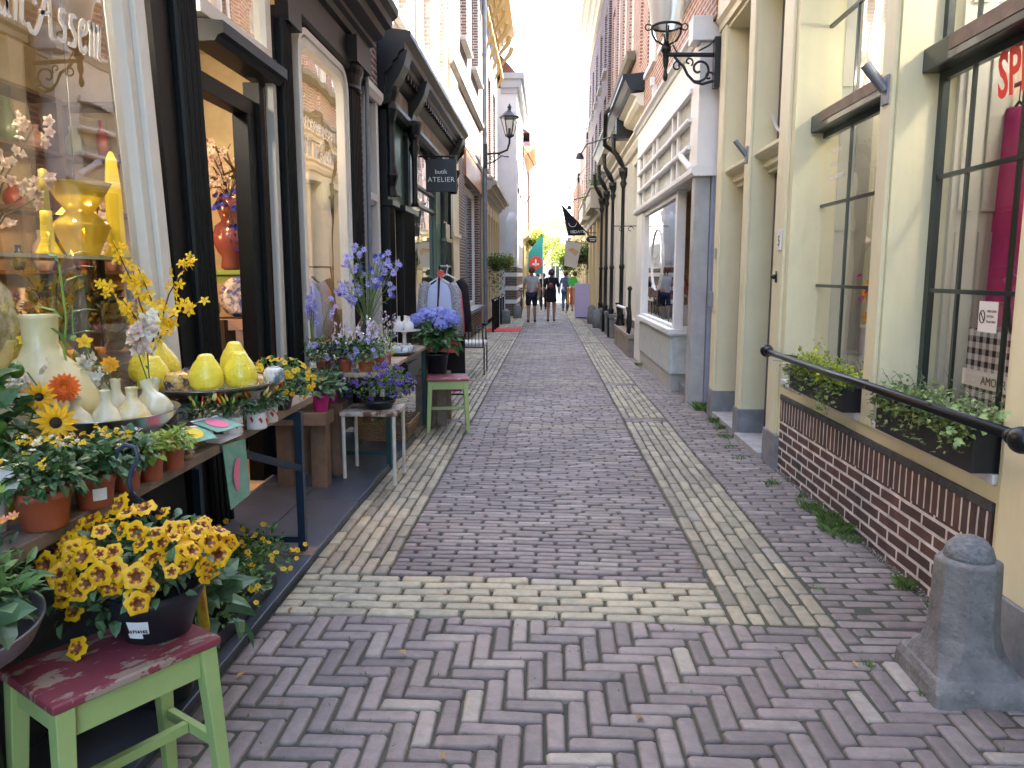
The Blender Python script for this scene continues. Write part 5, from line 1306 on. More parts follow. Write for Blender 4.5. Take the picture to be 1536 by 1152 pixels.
def place_flower(t, me, p, d, s=1, name='flower', spin=None):
    o = bpy.data.objects.new(name, me); COL.objects.link(o); o.parent = t
    o.location = Vector(p) - wloc(t); q = Vector(d).normalized().to_track_quat('Z', 'Y')
    e = q.to_matrix() @ Matrix.Rotation(spin if spin is not None else random.uniform(0, 6.28), 3, 'Z')
    o.rotation_euler = e.to_euler(); o.scale = (s, s, s); return o
F_PET = funnel(.032, mat('petal_petunia', (.90,.58,.008), .5, noise=(60,.14), col2=(.86,.44,.006), sss=.25), MAROON, mid=mat('petal_amber_vein', (.42,.15,.012), .5)); F_PURP = funnel(.015, PURP, mat('throat_dark', (.03,.01,.09), .6)); F_CAL = funnel(.014, YEL, YELD)
F_BLUE = daisy(.030, 8, .34, VIOL, PURP, .2, .35, 2); F_CORN = daisy(.020, 9, .35, mat('petal_cornflower', (.03,.05,.42), .6, island=.3, sss=.2), PURP, .3, .5, 2)
F_ORCH = daisy(.026, 5, .55, YEL, YELD, .18, .2); F_SUN = daisy(.062, 13, .28, mat('petal_sun', (.85,.48,.01), .6, island=.15, sss=.2), mat('sunflower_heart', (.03,.015,.01), .9), .34, .12, 2)
F_ZIN = daisy(.030, 18, .42, ORANGE, ORANGE, .35, .15, 5); F_RAN = daisy(.030, 10, .6, mat('petal_apricot', (.85,.42,.02), .6, island=.12, sss=.2), YELD, .3, .7, 4)
F_STOCK = daisy(.022, 5, .75, PINKW, WHITEP, .15, .4, 2); F_WSTOCK = daisy(.020, 5, .75, WHITEP, PINKW, .15, .4, 2); F_LIL = daisy(.022, 5, .7, LILAC, WHITEP, .2, .45); F_TINY = daisy(.007, 5, .8, YEL, YELD, .3, .5); F_TINYW = daisy(.007, 5, .8, WHITEP, YEL, .3, .5)

def bush(mb, c, rx, ry, rz, n, size, rnd_, asp=.55, hollow=.45, up=.4, droop=.3):
    c = Vector(c)
    for k in range(n):
        v = Vector((rnd_.gauss(0,1), rnd_.gauss(0,1), rnd_.gauss(0,1))).normalized()
        if v.z < -.55: v.z *= -.5
        q = rnd_.random()**hollow
        p = c + Vector((v.x*rx*q, v.y*ry*q, v.z*rz*q))
        d = v + Vector((rnd_.gauss(0,.5), rnd_.gauss(0,.5), rnd_.gauss(up*.4,.4)))
        nn = Vector((rnd_.gauss(0,.4), rnd_.gauss(0,.4), 1)) + v*.5
        s = size*rnd_.uniform(.6, 1.25); mb.leaf(p, d, nn, s, s*asp, droop)
def pot_mb(x, y, z, r, h, rim=.012, taper=.78, n=24):
    m = MB(); m.lathe([(r*taper*.96, 0), (r*taper, .004), (r*.955, h-rim*1.6), (r, h-rim*1.5), (r*1.02, h-rim*1.3), (r*1.02, h), (r*.93, h), (r*.90, h-rim*1.5), (r*.02, h-rim*1.5)], n, (x,y,z)); return m

# ------------------------------------------------------------------ first table
t = thing('display_table', 'long weathered plank table on dark blue steel legs before the first shop window', 'table', (-1.45, 2.6, 0))
m = MB()
for (a, c) in ((-1.195,-1.375),(-1.38,-1.56),(-1.565,-1.76)):
    m.box(a, c, .6, 3.84+random.uniform(-.02,.02), .70, .737)
m.build('table_top', WOODG, t, bevel=.004)
for (x, y) in ((-1.19,3.57),(-1.70,3.57),(-1.19,1.0),(-1.70,1.0)):
    m = MB(); m.box(x-.018, x+.018, y-.018, y+.018, gz(y)+.015, .70); m.build('leg', BLUEST, t)
m = MB(); m.box(-1.70,-1.19,3.56,3.58,.66,.70); m.beam((-1.19,3.57,.42),(-1.30,2.9,.68),.03); m.beam((-1.70,3.57,.42),(-1.60,2.9,.68),.03); m.box(-1.68,-1.21,3.56,3.58,.05,.08); m.build('brace', BLUEST, t)
m = MB(); m.box(-1.26,-1.13,3.5,3.62,gz(3.5)+.02,gz(3.5)+.035); m.build('wood_pad', WOODD, t)
# pots of dark leaved yellow flowers
def terra_plant(x, y, r, h, label, seed, lm=GREEND, fl=F_TINY, nl=260, br=.10, bh=.11, ls=.036, nf=4, group='terracotta pots on the plank table', stick=False, clus=7):
    rr_ = random.Random(seed); z = .738; t = thing('potted_plant', label, 'potted plant', (x, y, z), 0, group)
    pot_mb(x, y, z, r, h).build('pot', TERRA, t, smooth=True)
    m = MB(); m.lathe([(r*.9,h-.02),(.001,h-.012)], 16, (x,y,z), close=False); m.build('soil', SOILM, t)
    bh *= .72; m = MB(); bush(m, (x,y,z+h+bh*.22), br, br, bh*.62, nl, ls, rr_, .62, up=-.1); m.build('foliage', lm, t)
    for k in range(nf):
        a = rr_.uniform(0, 6.28); q = br*rr_.uniform(.2,.9); p = Vector((x+q*math.cos(a), y+q*math.sin(a), z+h+bh*rr_.uniform(.8,1.25)))
        for j in range(clus):
            place_flower(t, fl if rr_.random() < .7 else F_TINYW, p+Vector((rr_.gauss(0,.008), rr_.gauss(0,.008), rr_.gauss(0,.006))), (rr_.gauss(0,.5), rr_.gauss(0,.5)-.3, 1), rr_.uniform(.8,1.3))
    return t
t = terra_plant(-1.225, 1.76, .064, .095, 'terracotta pot of dark leaves and yellow buds, nearest on the plank table', 1, nl=230, br=.10, bh=.12, nf=4)
t = terra_plant(-1.20, 1.93, .054, .088, 'terracotta pot with a white price sticker on its rim', 2, br=.085, bh=.13, nf=4)
m = MB(); m.lathe([(.0535,.0),(.0545,.034)], 24, (0,0,0), close=False)
stk = MB(); 
for k in range(5):
    a0, a1 = -1.1+k*.13, -1.1+(k+1)*.13; r0, r1 = .0520, .0535
    stk.quad((-1.20+r0*math.cos(a0),1.93+r0*math.sin(a0),.765),(-1.20+r0*math.cos(a1),1.93+r0*math.sin(a1),.765),(-1.20+r1*math.cos(a1),1.93+r1*math.sin(a1),.797),(-1.20+r1*math.cos(a0),1.93+r1*math.sin(a0),.797))
stk.build('price_sticker', PAPER, t)
terra_plant(-1.205, 2.09, .045, .088, 'terracotta pot third along the table, behind the black hook', 3, br=.075, bh=.11, nf=3, nl=190)
terra_plant(-1.19, 2.20, .040, .085, 'small terracotta pot of lime green crinkled leaves', 4, LIME, F_TINYW, 170, .065, .08, .028, 1, clus=6)
terra_plant(-1.185, 2.33, .038, .08, 'small terracotta pot of pale lime leaves beside the seed packets', 5, LIME, F_TINY, 150, .06, .08, .028, 0)
terra_plant(-1.35, 1.98, .045, .07, 'pot of dark leaves and orange yellow blossoms behind the front row', 6, GREEND, F_TINY, 240, .10, .13, .038, 6)
terra_plant(-1.34, 2.19, .04, .06, 'back row pot of dark leaves close to the silver bowl', 7, GREEND, F_TINY, 220, .09, .11, .036, 5)
# citrus shrub at the left edge
t = thing('citrus_plant', 'citrus shrub with dark leaves and green fruits at the left edge of the table', 'plant', (-1.56, 1.95, .738))
rr_ = random.Random(21)
pot_mb(-1.56, 1.93, .738, .075, .10).build('pot', BLKPOT, t, smooth=True)
m = MB(); m.tube([(-1.56,1.93,.8),(-1.55,1.95,.95),(-1.57,1.97,1.15)], [.008,.006,.004], 6)
m.build('stem', STEM, t)
m = MB(); bush(m, (-1.56,1.97,.95), .13, .12, .18, 240, .07, rr_, .5, .6); m.build('foliage', GREEND, t)
for k in range(8):
    p = (-1.50+rr_.uniform(-.07,.05), 2.0+rr_.uniform(-.1,.06), .85+.27*rr_.random()); m = MB(); m.ball(p, .021, 12, 9, 1.12); m.build('fruit', mat('green_fruit', (.05,.13,.015), .3, noise=(20,.2)), t, smooth=True)
# white pot with a card, yellow pot behind
t = thing('white_pot', 'plain white pot with a picture card standing at the left end of the table', 'pot', (-1.33, 1.72, .738))
pot_mb(-1.325,1.715,.738,.040,.115).build('pot', WHITE, t, smooth=True)
m = MB(); m.quad((-1.36,1.66,.85),(-1.25,1.69,.835),(-1.25,1.74,.875),(-1.36,1.71,.91)); m.build('card', PAPER, t, solid=.001)
m = MB(); m.quad((-1.352,1.664,.8525),(-1.27,1.687,.841),(-1.27,1.71,.8645),(-1.352,1.692,.877)); m.build('card_picture', mat('lemon_print', (.35,.5,.08), .5), t)
t = thing('yellow_pot', 'bright yellow pot behind the white one on the plank table', 'pot', (-1.37,1.83,.738)); pot_mb(-1.365,1.84,.738,.04,.09).build('pot', mat('yellow_pot_glaze', (.55,.45,.02), .35), t, smooth=True); m = MB(); bush(m, (-1.365,1.84,.85), .05,.05,.05, 60, .04, rr_); m.build('foliage', GREENL, t)

# silver bowl with cream bottle vases
t = thing('silver_bowl', 'wide shallow silver bowl on a low foot holding cream bottle vases', 'bowl', (-1.48, 2.46, .738))
m = MB(); m.lathe([(.09,0),(.10,.012),(.05,.03),(.06,.045),(.17,.09),(.22,.135),(.235,.162),(.24,.165),(.232,.158),(.215,.130),(.165,.086),(.001,.080)], 40, (-1.48,2.46,.738)); m.build('bowl', SILVER, t, smooth=True)
GOURD = mat('cream_glaze', (.62,.60,.40), .25, noise=(9,.12), coat=.4, bump=(14,.12,.004)); GOURD2 = mat('cream_mottled_glaze', (.68,.62,.42), .3, noise=(26,.1), col2=(.62,.48,.16), coat=.3)
def gourd(x, y, z, h, r, label, tilt=(0,0), m_=GOURD, name='bottle_vase', group='cream bottle vases in the silver bowl'):
    m = MB(); M = Matrix.Rotation(tilt[0], 4, 'X') @ Matrix.Rotation(tilt[1], 4, 'Y')
    prof = [(r*.45,0),(r*.8,h*.06),(r,h*.24),(r*.97,h*.36),(r*.72,h*.56),(r*.40,h*.68),(r*.30,h*.78),(r*.33,h*.97),(r*.36,h),(r*.28,h),(r*.24,h*.9)]
    m.lathe(prof, 22, (x,y,z), M=M); o = m.build(name, m_, None, smooth=True); tag(o, label, 'vase', group); return o
gourd(-1.475,2.31,.840,.130,.052,'plain cream bottle vase at the near left of the silver bowl')
gourd(-1.415,2.37,.832,.150,.050,'slender cream bottle vase with an orange zinnia leaning over it')
gourd(-1.36,2.43,.835,.148,.056,'yellow speckled cream bottle vase at the front of the silver bowl', m_=GOURD2)
gourd(-1.345,2.56,.845,.150,.062,'tilted round cream bottle vase at the right rim of the silver bowl',(0,-.25))
gourd(-1.47,2.53,.832,.165,.050,'cream bottle vase holding stems in the middle of the silver bowl')
gourd(-1.55,2.42,.835,.155,.052,'cream bottle vase with a short lip at the back left of the bowl',(-.1,-.1))
gourd(-1.42,2.62,.850,.140,.045,'small cream bottle vase at the far rim of the silver bowl',(-.3,.2))
o = gourd(-1.645,2.42,.80,.42,.168,'big cream yellow bottle vase with a wide neck against the window', name='tall_vase', group=None, m_=mat('cream_big_glaze', (.70,.66,.44), .35, noise=(9,.28), col2=(.62,.54,.22), coat=.3, bump=(10,.15,.01)))
m = MB(); m.box(-1.80,-1.50,2.25,2.60,.738,.798); o = m.build('wood_block', WOODD, None, bevel=.006); tag(o, 'low brown wood block under the big cream vase', 'block')
# cut flowers standing in the bottle vases
def stem_flower(label, base, tip, me, s=1, leaves=3, n=1, spread=.0, d=None, lm=GREENB, name='cut_flower', group='cut flowers in the cream vases', ls=.05, fname='flower'):
    t = thing(name, label, 'flower', base, 0, group); b, p = Vector(base), Vector(tip); mid = (b+p)/2+Vector((random.uniform(-.02,.02), random.uniform(-.02,.02), .01))
    m = MB(); m.tube([tuple(b), tuple(mid), tuple(p)], .0025, 5); m.build('stem', STEM, t)
    if leaves:
        m = MB()
        for k in range(leaves):
            q = b.lerp(p, random.uniform(.25,.85)); a = random.uniform(0, 6.28); m.leaf(q, (math.cos(a), math.sin(a), .6), (0,0,1), ls*random.uniform(.7,1.3), ls*.35, .3)
        m.build('leaf', lm, t)
    for k in range(n):
        q = p if n == 1 else p + Vector((random.gauss(0,spread*.5), random.gauss(0,spread*.5), -spread*2.4*k/n+random.gauss(0,.004)))
        dd = d or ((.5,-1,.6) if n == 1 else (random.gauss(0,1), random.gauss(-.5,.9), random.gauss(.3,.5)))
        place_flower(t, me, q, dd, s*random.uniform(.85,1.1), fname)
    return t
stem_flower('big orange zinnia head hanging before the cream bottle vases', (-1.48,2.31,.95), (-1.475,2.26,1.005), F_ZIN, 1.25, 2, d=(.5,-1,.35))
stem_flower('apricot yellow ranunculus above the middle of the silver bowl', (-1.48,2.55,.97), (-1.465,2.50,1.045), F_RAN, 1.1, 2, d=(.4,-1,.5))
stem_flower('white and pale pink stock stem in the centre vase', (-1.48,2.55,.97), (-1.545,2.50,1.075), F_WSTOCK, 1.15, 2, 26, .045)
stem_flower('pink and peach stock stem leaning right over the bowl', (-1.42,2.66,.95), (-1.415,2.62,1.165), F_STOCK, 1.1, 2, 26, .042)
stem_flower('white stock tuft on the top of the right hand stem', (-1.42,2.66,.96), (-1.405,2.66,1.215), F_WSTOCK, 1.15, 0, 18, .034)
stem_flower('pale pink and white stock stem low beside the zinnia', (-1.56,2.42,.96), (-1.60,2.42,1.07), F_WSTOCK, 1.15, 3, 24, .048)
stem_flower('peach stock stem at the shoulder of the big cream vase', (-1.56,2.30,.93), (-1.66,2.30,1.02), F_STOCK, 1.1, 3, 20, .045)
stem_flower('small golden yarrow like flower above the bowl', (-1.48,2.52,.96), (-1.535,2.48,1.125), F_TINY, 3.6, 1)
stem_flower('small flat yellow flower close to the neck of the big vase', (-1.56,2.4,.95), (-1.70,2.42,1.14), F_TINY, 3.0, 1)
stem_flower('small orange bloom behind the zinnia', (-1.56,2.40,.95), (-1.60,2.42,1.11), F_ZIN, .5, 0)
stem_flower('half hidden golden sunflower above the other one', (-1.48,2.10,.8), (-1.46,2.12,1.0), F_SUN, .7, 2, d=(.6,-1,.1), name='sunflower', group='sunflowers at the table')
stem_flower('open sunflower with a dark heart and a broad leaf at the left of the table', (-1.42,2.06,.8), (-1.385,2.07,.935), F_SUN, .85, 4, d=(.9,-1,.15), name='sunflower', group='sunflowers at the table', ls=.12)
stem_flower('cream white stock stem rising at the left behind the sunflowers', (-1.56,2.30,.93), (-1.60,2.28,1.05), F_WSTOCK, 1.1, 3, 20, .045)
stem_flower('small orange zinnia low at the left of the big one', (-1.52,2.3,.93), (-1.58,2.22,.98), F_ZIN, .6, 2, d=(.5,-1,.35))
t = thing('tall_sprig', 'tall green sprig with thin long leaves and a round bud rising from the vases', 'sprig', (-1.54,2.42,.95))
m = MB(); P = [Vector((-1.54,2.42,.93)),Vector((-1.57,2.42,1.10)),Vector((-1.56,2.43,1.2)),Vector((-1.575,2.44,1.38))]; m.tube([tuple(p) for p in P], .004, 6)
m.tube([(-1.56,2.43,1.22),(-1.53,2.42,1.25),(-1.535,2.42,1.15)], .002, 5); m.build('stem', mat('fresh_stem', (.20,.34,.06), .5), t)
m = MB()
for (z, a, l) in ((1.0,.3,.13),(1.05,2.8,.14),(1.12,-.6,.12),(1.2,3.4,.12),(1.2,.2,.10),(1.30,1.2,.09),(1.33,-.4,.12),(1.38,2.6,.09),(1.38,.7,.10),(1.1,-1.5,.16)):
    m.leaf((-1.565,2.43,z), (math.cos(a), math.sin(a)*.6, .9), (0,-.3,1), l, .014, .5)
m.build('leaf', mat('fresh_leaf', (.10,.22,.05), .5, island=.3, sss=.25), t); m = MB(); m.ball((-1.535,2.42,1.145), .010, 10, 8); m.build('bud', mat('bud_green', (.35,.45,.12), .5), t, smooth=True)

# lemon tray on its white stand
t = thing('tray_stand', 'low pale wooden stand carrying the round lemon tray', 'stand', (-1.37, 3.03, .738))
m = MB(); m.box(-1.60,-1.13,2.94,3.12,.86,.895); m.box(-1.46,-1.28,2.80,3.26,.85,.86); m.build('top', WOODG, t, bevel=.003)
for (x, y) in ((-1.57,2.97),(-1.17,2.97),(-1.57,3.09),(-1.17,3.09),(-1.38,2.83),(-1.38,3.23)): m = MB(); m.box(x-.02,x+.02,y-.02,y+.02,.738,.86 if abs(x+1.38) > .05 else .85); m.build('leg', mat('grey_white_wood', (.45,.45,.43), .7, noise=(7,.2)), t)
t = thing('round_tray', 'round silver grey tray holding yellow lemon shaped vases', 'tray', (-1.37, 3.03, .896))
m = MB(); m.lathe([(.24,0),(.26,.004),(.285,.02),(.29,.022),(.283,.018),(.255,.006),(.001,.005)], 48, (-1.37,3.03,.896), sx=.96); m.build('tray', SILVER, t, smooth=True)
m = MB(); m.lathe([(.29,.0215),(.296,.024),(.29,.027)], 48, (-1.37,3.03,.896), sx=.96, close=False); m.build('rim', mat('dark_rim', (.10,.08,.07), .5), t, smooth=True)
LEM = mat('lemon_glaze', (.80,.66,.05), .30, noise=(7,.14), coat=.5, bump=(75,.8,.006))
def lemon(x, y, h, r, label, tilt=0, seed=0):
    m = MB(); r1 = random.Random(seed); n = 26; z = .902; base = len(m.v)
    prof = [(r*.35,0),(r*.72,h*.04),(r*.97,h*.2),(r,h*.36),(r*.93,h*.55),(r*.72,h*.74),(r*.52,h*.86),(r*.46,h*.93),(r*.34,h*.99),(r*.22,h),(r*.18,h*.94)]
    for (q, zz) in prof:
        for j in range(n):
            a = 2*PI*j/n; w = 1+.035*math.sin(3*a+seed)+.02*math.sin(5*a+zz*30)
            m.v.append((x+q*w*math.cos(a)+tilt*zz, y+q*w*math.sin(a), z+zz))
    for i in range(len(prof)-1):
        for j in range(n): a = base+i*n+j; b = base+i*n+(j+1) % n; m.face((a, b, b+n, a+n))
    m.face([base+j for j in range(n)][::-1]); o = m.build('lemon_vase', LEM, None, smooth=True); tag(o, label, 'vase', 'yellow lemon shaped vases on the round tray'); return o
lemon(-1.53,2.90,.135,.062,'lemon vase at the near left rim of the round tray',0,1)
lemon(-1.61,3.07,.175,.100,'biggest lemon vase, with the branch of yellow blossom in it',0,2)
lemon(-1.31,2.88,.145,.064,'lemon vase in the front middle, showing its round opening',0,3)
lemon(-1.20,2.95,.148,.064,'lemon vase at the front right of the round tray',-.05,4)
lemon(-1.33,3.20,.165,.062,'taller lemon vase behind the front right one',0,5)
BLUEY = mat('painted_ball_glaze', (.65,.45,.12), .25, coat=.4, noise=(13,.04), col2=(.03,.03,.09))
for (x, y, r, lab, mm) in ((-1.42,2.86,.048,'round dark blue and yellow patterned pot between two lemon vases',BLUEY),(-1.12,3.08,.044,'round blue white patterned pot at the right of the tray',mat('painted_ball_pale', (.60,.60,.55), .25, coat=.4, noise=(14,.05), col2=(.12,.16,.20))),(-1.44,3.02,.045,'second dark patterned pot half hidden behind the first',BLUEY)):
    m = MB(); m.lathe([(r*.5,0),(r*.9,r*.35),(r,r*.85),(r*.85,r*1.4),(r*.5,r*1.65),(r*.42,r*1.6)], 24, (x,y,.902)); o = m.build('patterned_pot', mm, None, smooth=True); tag(o, lab, 'pot')
# yellow blossom branches
t = thing('blossom_branch', 'arching brown branches of yellow star blossom in the biggest lemon vase', 'branch', (-1.61,3.07,1.07))
rr_ = random.Random(8); m = MB(); b0 = Vector((-1.61,3.07,1.05)); ends = []
for (tx, tz, ty) in ((-1.71,1.475,3.0),(-1.77,1.30,3.0),(-1.66,1.25,2.95),(-1.44,1.43,3.1),(-1.40,1.24,3.05),(-1.50,1.13,2.98),(-1.55,1.20,3.0),(-1.70,1.38,3.15)):
    e = Vector((tx,ty,tz)); mid = b0.lerp(e, .5)+Vector((rr_.gauss(0,.02), 0, .03)); m.tube([tuple(b0), tuple(mid), tuple(e)], [.004,.003,.0015], 5)
    n = int((e-b0).length*42)
    for k in range(n):
        u = rr_.uniform(.3, 1); p = b0.lerp(mid, u*2) if u < .5 else mid.lerp(e, u*2-1); ends.append(p+Vector((rr_.gauss(0,.014), rr_.gauss(0,.014), rr_.gauss(0,.014))))
m.build('twigs', TWIG, t)
for p in ends[:96]: place_flower(t, F_ORCH, p, (rr_.gauss(.3,.8), rr_.gauss(-.8,.6), rr_.gauss(.1,.6)), rr_.uniform(.75,1.1))

# seed packets and pepper plants
PK = [mat('packet_yellow', (.75,.60,.08), .4), mat('packet_pink', (.72,.18,.32), .4), mat('packet_red', (.65,.06,.10), .4)]; PKG = mat('packet_green', (.06,.28,.18), .4, noise=(20,.4), col2=(.30,.50,.45))
def packet(x, y, z, a, pm, label, tilt=.12):
    t = thing('seed_packet', label, 'seed packet', (x, y, z), 0, 'glossy seed packets on the plank table'); ca, sa = math.cos(a), math.sin(a)
    def P(u, v, dz=0): return (x+u*ca-v*sa, y+u*sa+v*ca, z+dz+tilt*(v+.1)+.004*math.sin(u*40))
    m = MB(); hw, hh = .055, .085
    for i in range(4):
        u0, u1 = -hw+hw*.5*i, -hw+hw*.5*(i+1); m.quad(P(u0,-hh),P(u1,-hh),P(u1,hh),P(u0,hh))
    m.build('packet', PKG, t, solid=.002)
    m = MB(); m.poly([P(.020*math.cos(q)*1.4, .062*math.sin(q), .0035) for q in [2*PI*k/16 for k in range(16)]]); m.build('picture', pm, t)
    m = MB(); m.quad(P(-hw,hh*.8,.003),P(hw,hh*.8,.003),P(hw,hh,.003),P(-hw,hh,.003)); m.build('header', PAPER, t)
packet(-1.25,2.47,.775,.5,PK[2],'seed packet with red blooms under the edge of the silver bowl')
packet(-1.24,2.60,.78,.7,PK[0],'seed packet showing a long yellow fruit')
packet(-1.20,2.70,.80,1.0,PK[1],'seed packet showing bright pink pods, topmost of the pile',.1)
packet(-1.32,2.72,.775,.2,PK[2],'seed packet with a dark red picture at the back of the pile')
m = MB(); 
for k in range(5): m.ball((-1.22+random.uniform(-.03,.03),2.43+k*.05,.752), .026, 10, 6, .55)
o = m.build('brown_bag', mat('crumpled_brown', (.20,.12,.07), .7, noise=(20,.3), bump=(30,.8,.02)), None, smooth=True); tag(o, 'crumpled brown bag lying under the seed packets', 'bag')
t = thing('hanging_packet', 'green seed packet with a pink picture hanging off the table edge', 'seed packet', (-1.17,2.74,.70))
m = MB(); m.quad((-1.185,2.70,.73),(-1.165,2.86,.72),(-1.155,2.86,.50),(-1.175,2.72,.48)); m.build('packet', PKG, t, solid=.002)
m = MB(); m.poly([(-1.1665+.0*k, 2.785+.042*math.cos(q), .60+.065*math.sin(q)) for k, q in enumerate([2*PI*k/14 for k in range(14)])]); m.build('picture', PK[1], t)
m = MB(); m.quad((-1.30,2.70,.741),(-1.18,2.68,.741),(-1.165,2.84,.741),(-1.28,2.84,.741)); m.build('header', PAPER, t, solid=.001)
def pepper(x, y, label, seed):
    rr_ = random.Random(seed); z = .738; t = thing('pepper_plant', label, 'potted plant', (x,y,z), 0, 'pepper plants in white tins')
    m = MB(); m.lathe([(.036,0),(.037,.002),(.0385,.008),(.0385,.062),(.040,.066),(.034,.068),(.001,.06)], 22, (x,y,z)); m.build('tin', mat('white_tin', (.66,.66,.66), .35), t, smooth=False)
    m = MB()
    for (a, zz) in ((-1.0,.035),(-1.9,.04),(-.2,.03)):
        c = (x+.0392*math.cos(a), y+.0392*math.sin(a)); tx, ty = -math.sin(a), math.cos(a)
        m.poly([(c[0]+tx*.006,c[1]+ty*.006,z+zz+.014),(c[0]-tx*.004,c[1]-ty*.004,z+zz+.008),(c[0]+tx*.009,c[1]+ty*.009,z+zz-.012),(c[0]+tx*.014,c[1]+ty*.014,z+zz)])
    m.build('red_print', mat('red_ink', (.45,.03,.03), .5), t)
    m = MB(); bush(m, (x,y,z+.10), .065,.065,.05, 170, .034, rr_, .32); m.build('foliage', GREEND, t)
    cols = [mat('pepper_red', (.60,.03,.015), .25), mat('pepper_orange', (.75,.22,.015), .25), mat('pepper_cream', (.72,.62,.22), .25), mat('pepper_lime', (.45,.55,.08), .25)]
    for k in range(14):
        a = rr_.uniform(0,6.28); q = rr_.uniform(.01,.06); p = Vector((x+q*math.cos(a), y+q*math.sin(a), z+.115+.03*rr_.random())); d = Vector((math.cos(a)*.5, math.sin(a)*.5, rr_.uniform(.6,1.2))).normalized()
        m = MB(); l = rr_.uniform(.03,.05); m.tube([tuple(p), tuple(p+d*l*.5), tuple(p+d*l)], [.0065,.0055,.001], 7); m.build('pepper', cols[rr_.choice((0,1,2,2,3))], t, smooth=True)
for i, (x, y, lab) in enumerate(((-1.30,2.80,'pepper plant with cream and red tips left of the white tins, at the packets'),(-1.215,2.87,'pepper plant in the nearest white tin'),(-1.16,2.98,'pepper plant in the middle white tin at the table edge'),(-1.165,3.12,'pepper plant in the farthest white tin with tall orange tips'))): pepper(x, y, lab, 50+i)
def flower_bush(name, label, x, y, z, pr, ph, potm, br, bh, nl, ls, lm, fm, nf, fs, seed, group=None, facing=(.3,-1,.5), pot=True, cz=.3, jit=.5, sink=.0, sy=1):
    rr_ = random.Random(seed); t = thing(name, label, 'potted plant', (x,y,z), 0, group)
    if pot: pot_mb(x,y,z,pr,ph).build('pot', potm, t, smooth=True)
    m = MB(); c = Vector((x,y,z+ph+bh*cz)); bush(m, c, br, br*sy, bh*.7, nl, ls, rr_, .5, .5); m.build('foliage', lm, t)
    for k in range(nf):
        for q in range(30):
            v = Vector((rr_.gauss(0,1), rr_.gauss(0,1), rr_.gauss(.2,.8))).normalized()
            if v.dot(Vector(facing).normalized()) > -.25 and v.z > -.6: break
        p = c + Vector((v.x*br*rr_.uniform(.85,1.08), v.y*br*sy*rr_.uniform(.85,1.08), v.z*bh*.7*rr_.uniform(.85,1.1)))
        d = v+Vector(facing)*.45+Vector((rr_.gauss(0,jit*.5), rr_.gauss(0,jit*.5), rr_.gauss(0,jit*.5))); place_flower(t, fm, p, d, fs*rr_.uniform(.8,1.15))
    return t
flower_bush('yellow_bells_plant','bushy plant of small yellow bells at the far end of the plank table', -1.22,3.42,.738,.06,.07,BLKPOT,.15,.17,650,.022,GREENL,F_CAL,62,1.0,60)
# tray of yellow bedding plants on the step
t = thing('bedding_tray', 'black tray of small yellow bells standing on the dark stone step', 'plant tray', (-1.30,2.95,.02))
m = MB(); ang = .52; m.box(-1.46,-1.17,2.55,3.15,.012,.07); o_ = m.build('tray', BLKPOT, t, bevel=.006)
m = MB(); rr_ = random.Random(61)
for k in range(8): bush(m, (-1.36+.15*(k % 2)+rr_.uniform(-.03,.03), 2.62+.17*(k//2), .15), .12,.13,.12, 260, .030, rr_, .5, .6)
m.build('foliage', GREENL, t)
for k in range(80):
    x, y = rr_.uniform(-1.46,-1.10), rr_.uniform(2.52,3.28); z = .215+.05*rr_.random()-.9*max(0,(x+1.22)); x += .03*(z < .2)
    place_flower(t, F_CAL, (x,y,z), (rr_.gauss(.3,.4), rr_.gauss(-.5,.4), 1), rr_.uniform(.7,1.0))
# black pot with broad leaves under the table
t = thing('leafy_pot', 'dark pot of broad drooping leaves on the step behind the red stool', 'potted plant', (-1.22,2.28,.02)); rr_ = random.Random(62)
pot_mb(-1.22,2.25,.02,.11,.19).build('pot', BLKPOT, t, smooth=True); m = MB(); bush(m, (-1.16,2.25,.30), .18,.16,.16, 120, .11, rr_, .6, .6, 0, .5); m.build('foliage', GREENB, t)
for k in range(5): place_flower(t, F_CAL, (-1.12+rr_.uniform(-.05,.08),2.2+rr_.uniform(-.1,.1),.42+rr_.uniform(-.05,.02)), (.3,-1,.5), 1.1)

# ------------------------------------------------------------------ red topped green stool in front
GRP = mat('stool_green_paint', (.34,.45,.16), .55, noise=(6,.1), bump=(20,.15,.003))
def peel():
    m = mat('peeling_red_paint', (.26,.028,.04), .55); N = m.node_tree.nodes; L = m.node_tree.links; b = N['Principled BSDF']
    tc = N.new('ShaderNodeTexCoord'); mp = N.new('ShaderNodeMapping'); mp.inputs['Scale'].default_value = (1,2.2,1); nz = N.new('ShaderNodeTexNoise'); nz.inputs['Scale'].default_value = 9; nz.inputs['Detail'].default_value = 7; nz.inputs['Roughness'].default_value = .68
    L.new(tc.outputs['Object'], mp.inputs[0]); L.new(mp.outputs[0], nz.inputs['Vector']); cr = N.new('ShaderNodeValToRGB'); cr.color_ramp.elements[0].position = .555; cr.color_ramp.elements[1].position = .57
    cr.color_ramp.elements[0].color = (.215,.042,.058,1); cr.color_ramp.elements[1].color = (.33,.25,.19,1); L.new(nz.outputs[0], cr.inputs[0]); L.new(cr.outputs[0], b.inputs['Base Color'])
    bp = N.new('ShaderNodeBump'); bp.inputs['Strength'].default_value = .4; bp.inputs['Distance'].default_value = .003; bp.invert = True; L.new(cr.outputs[0], bp.inputs['Height']); L.new(bp.outputs[0], b.inputs['Normal']); return m
PEEL = peel()
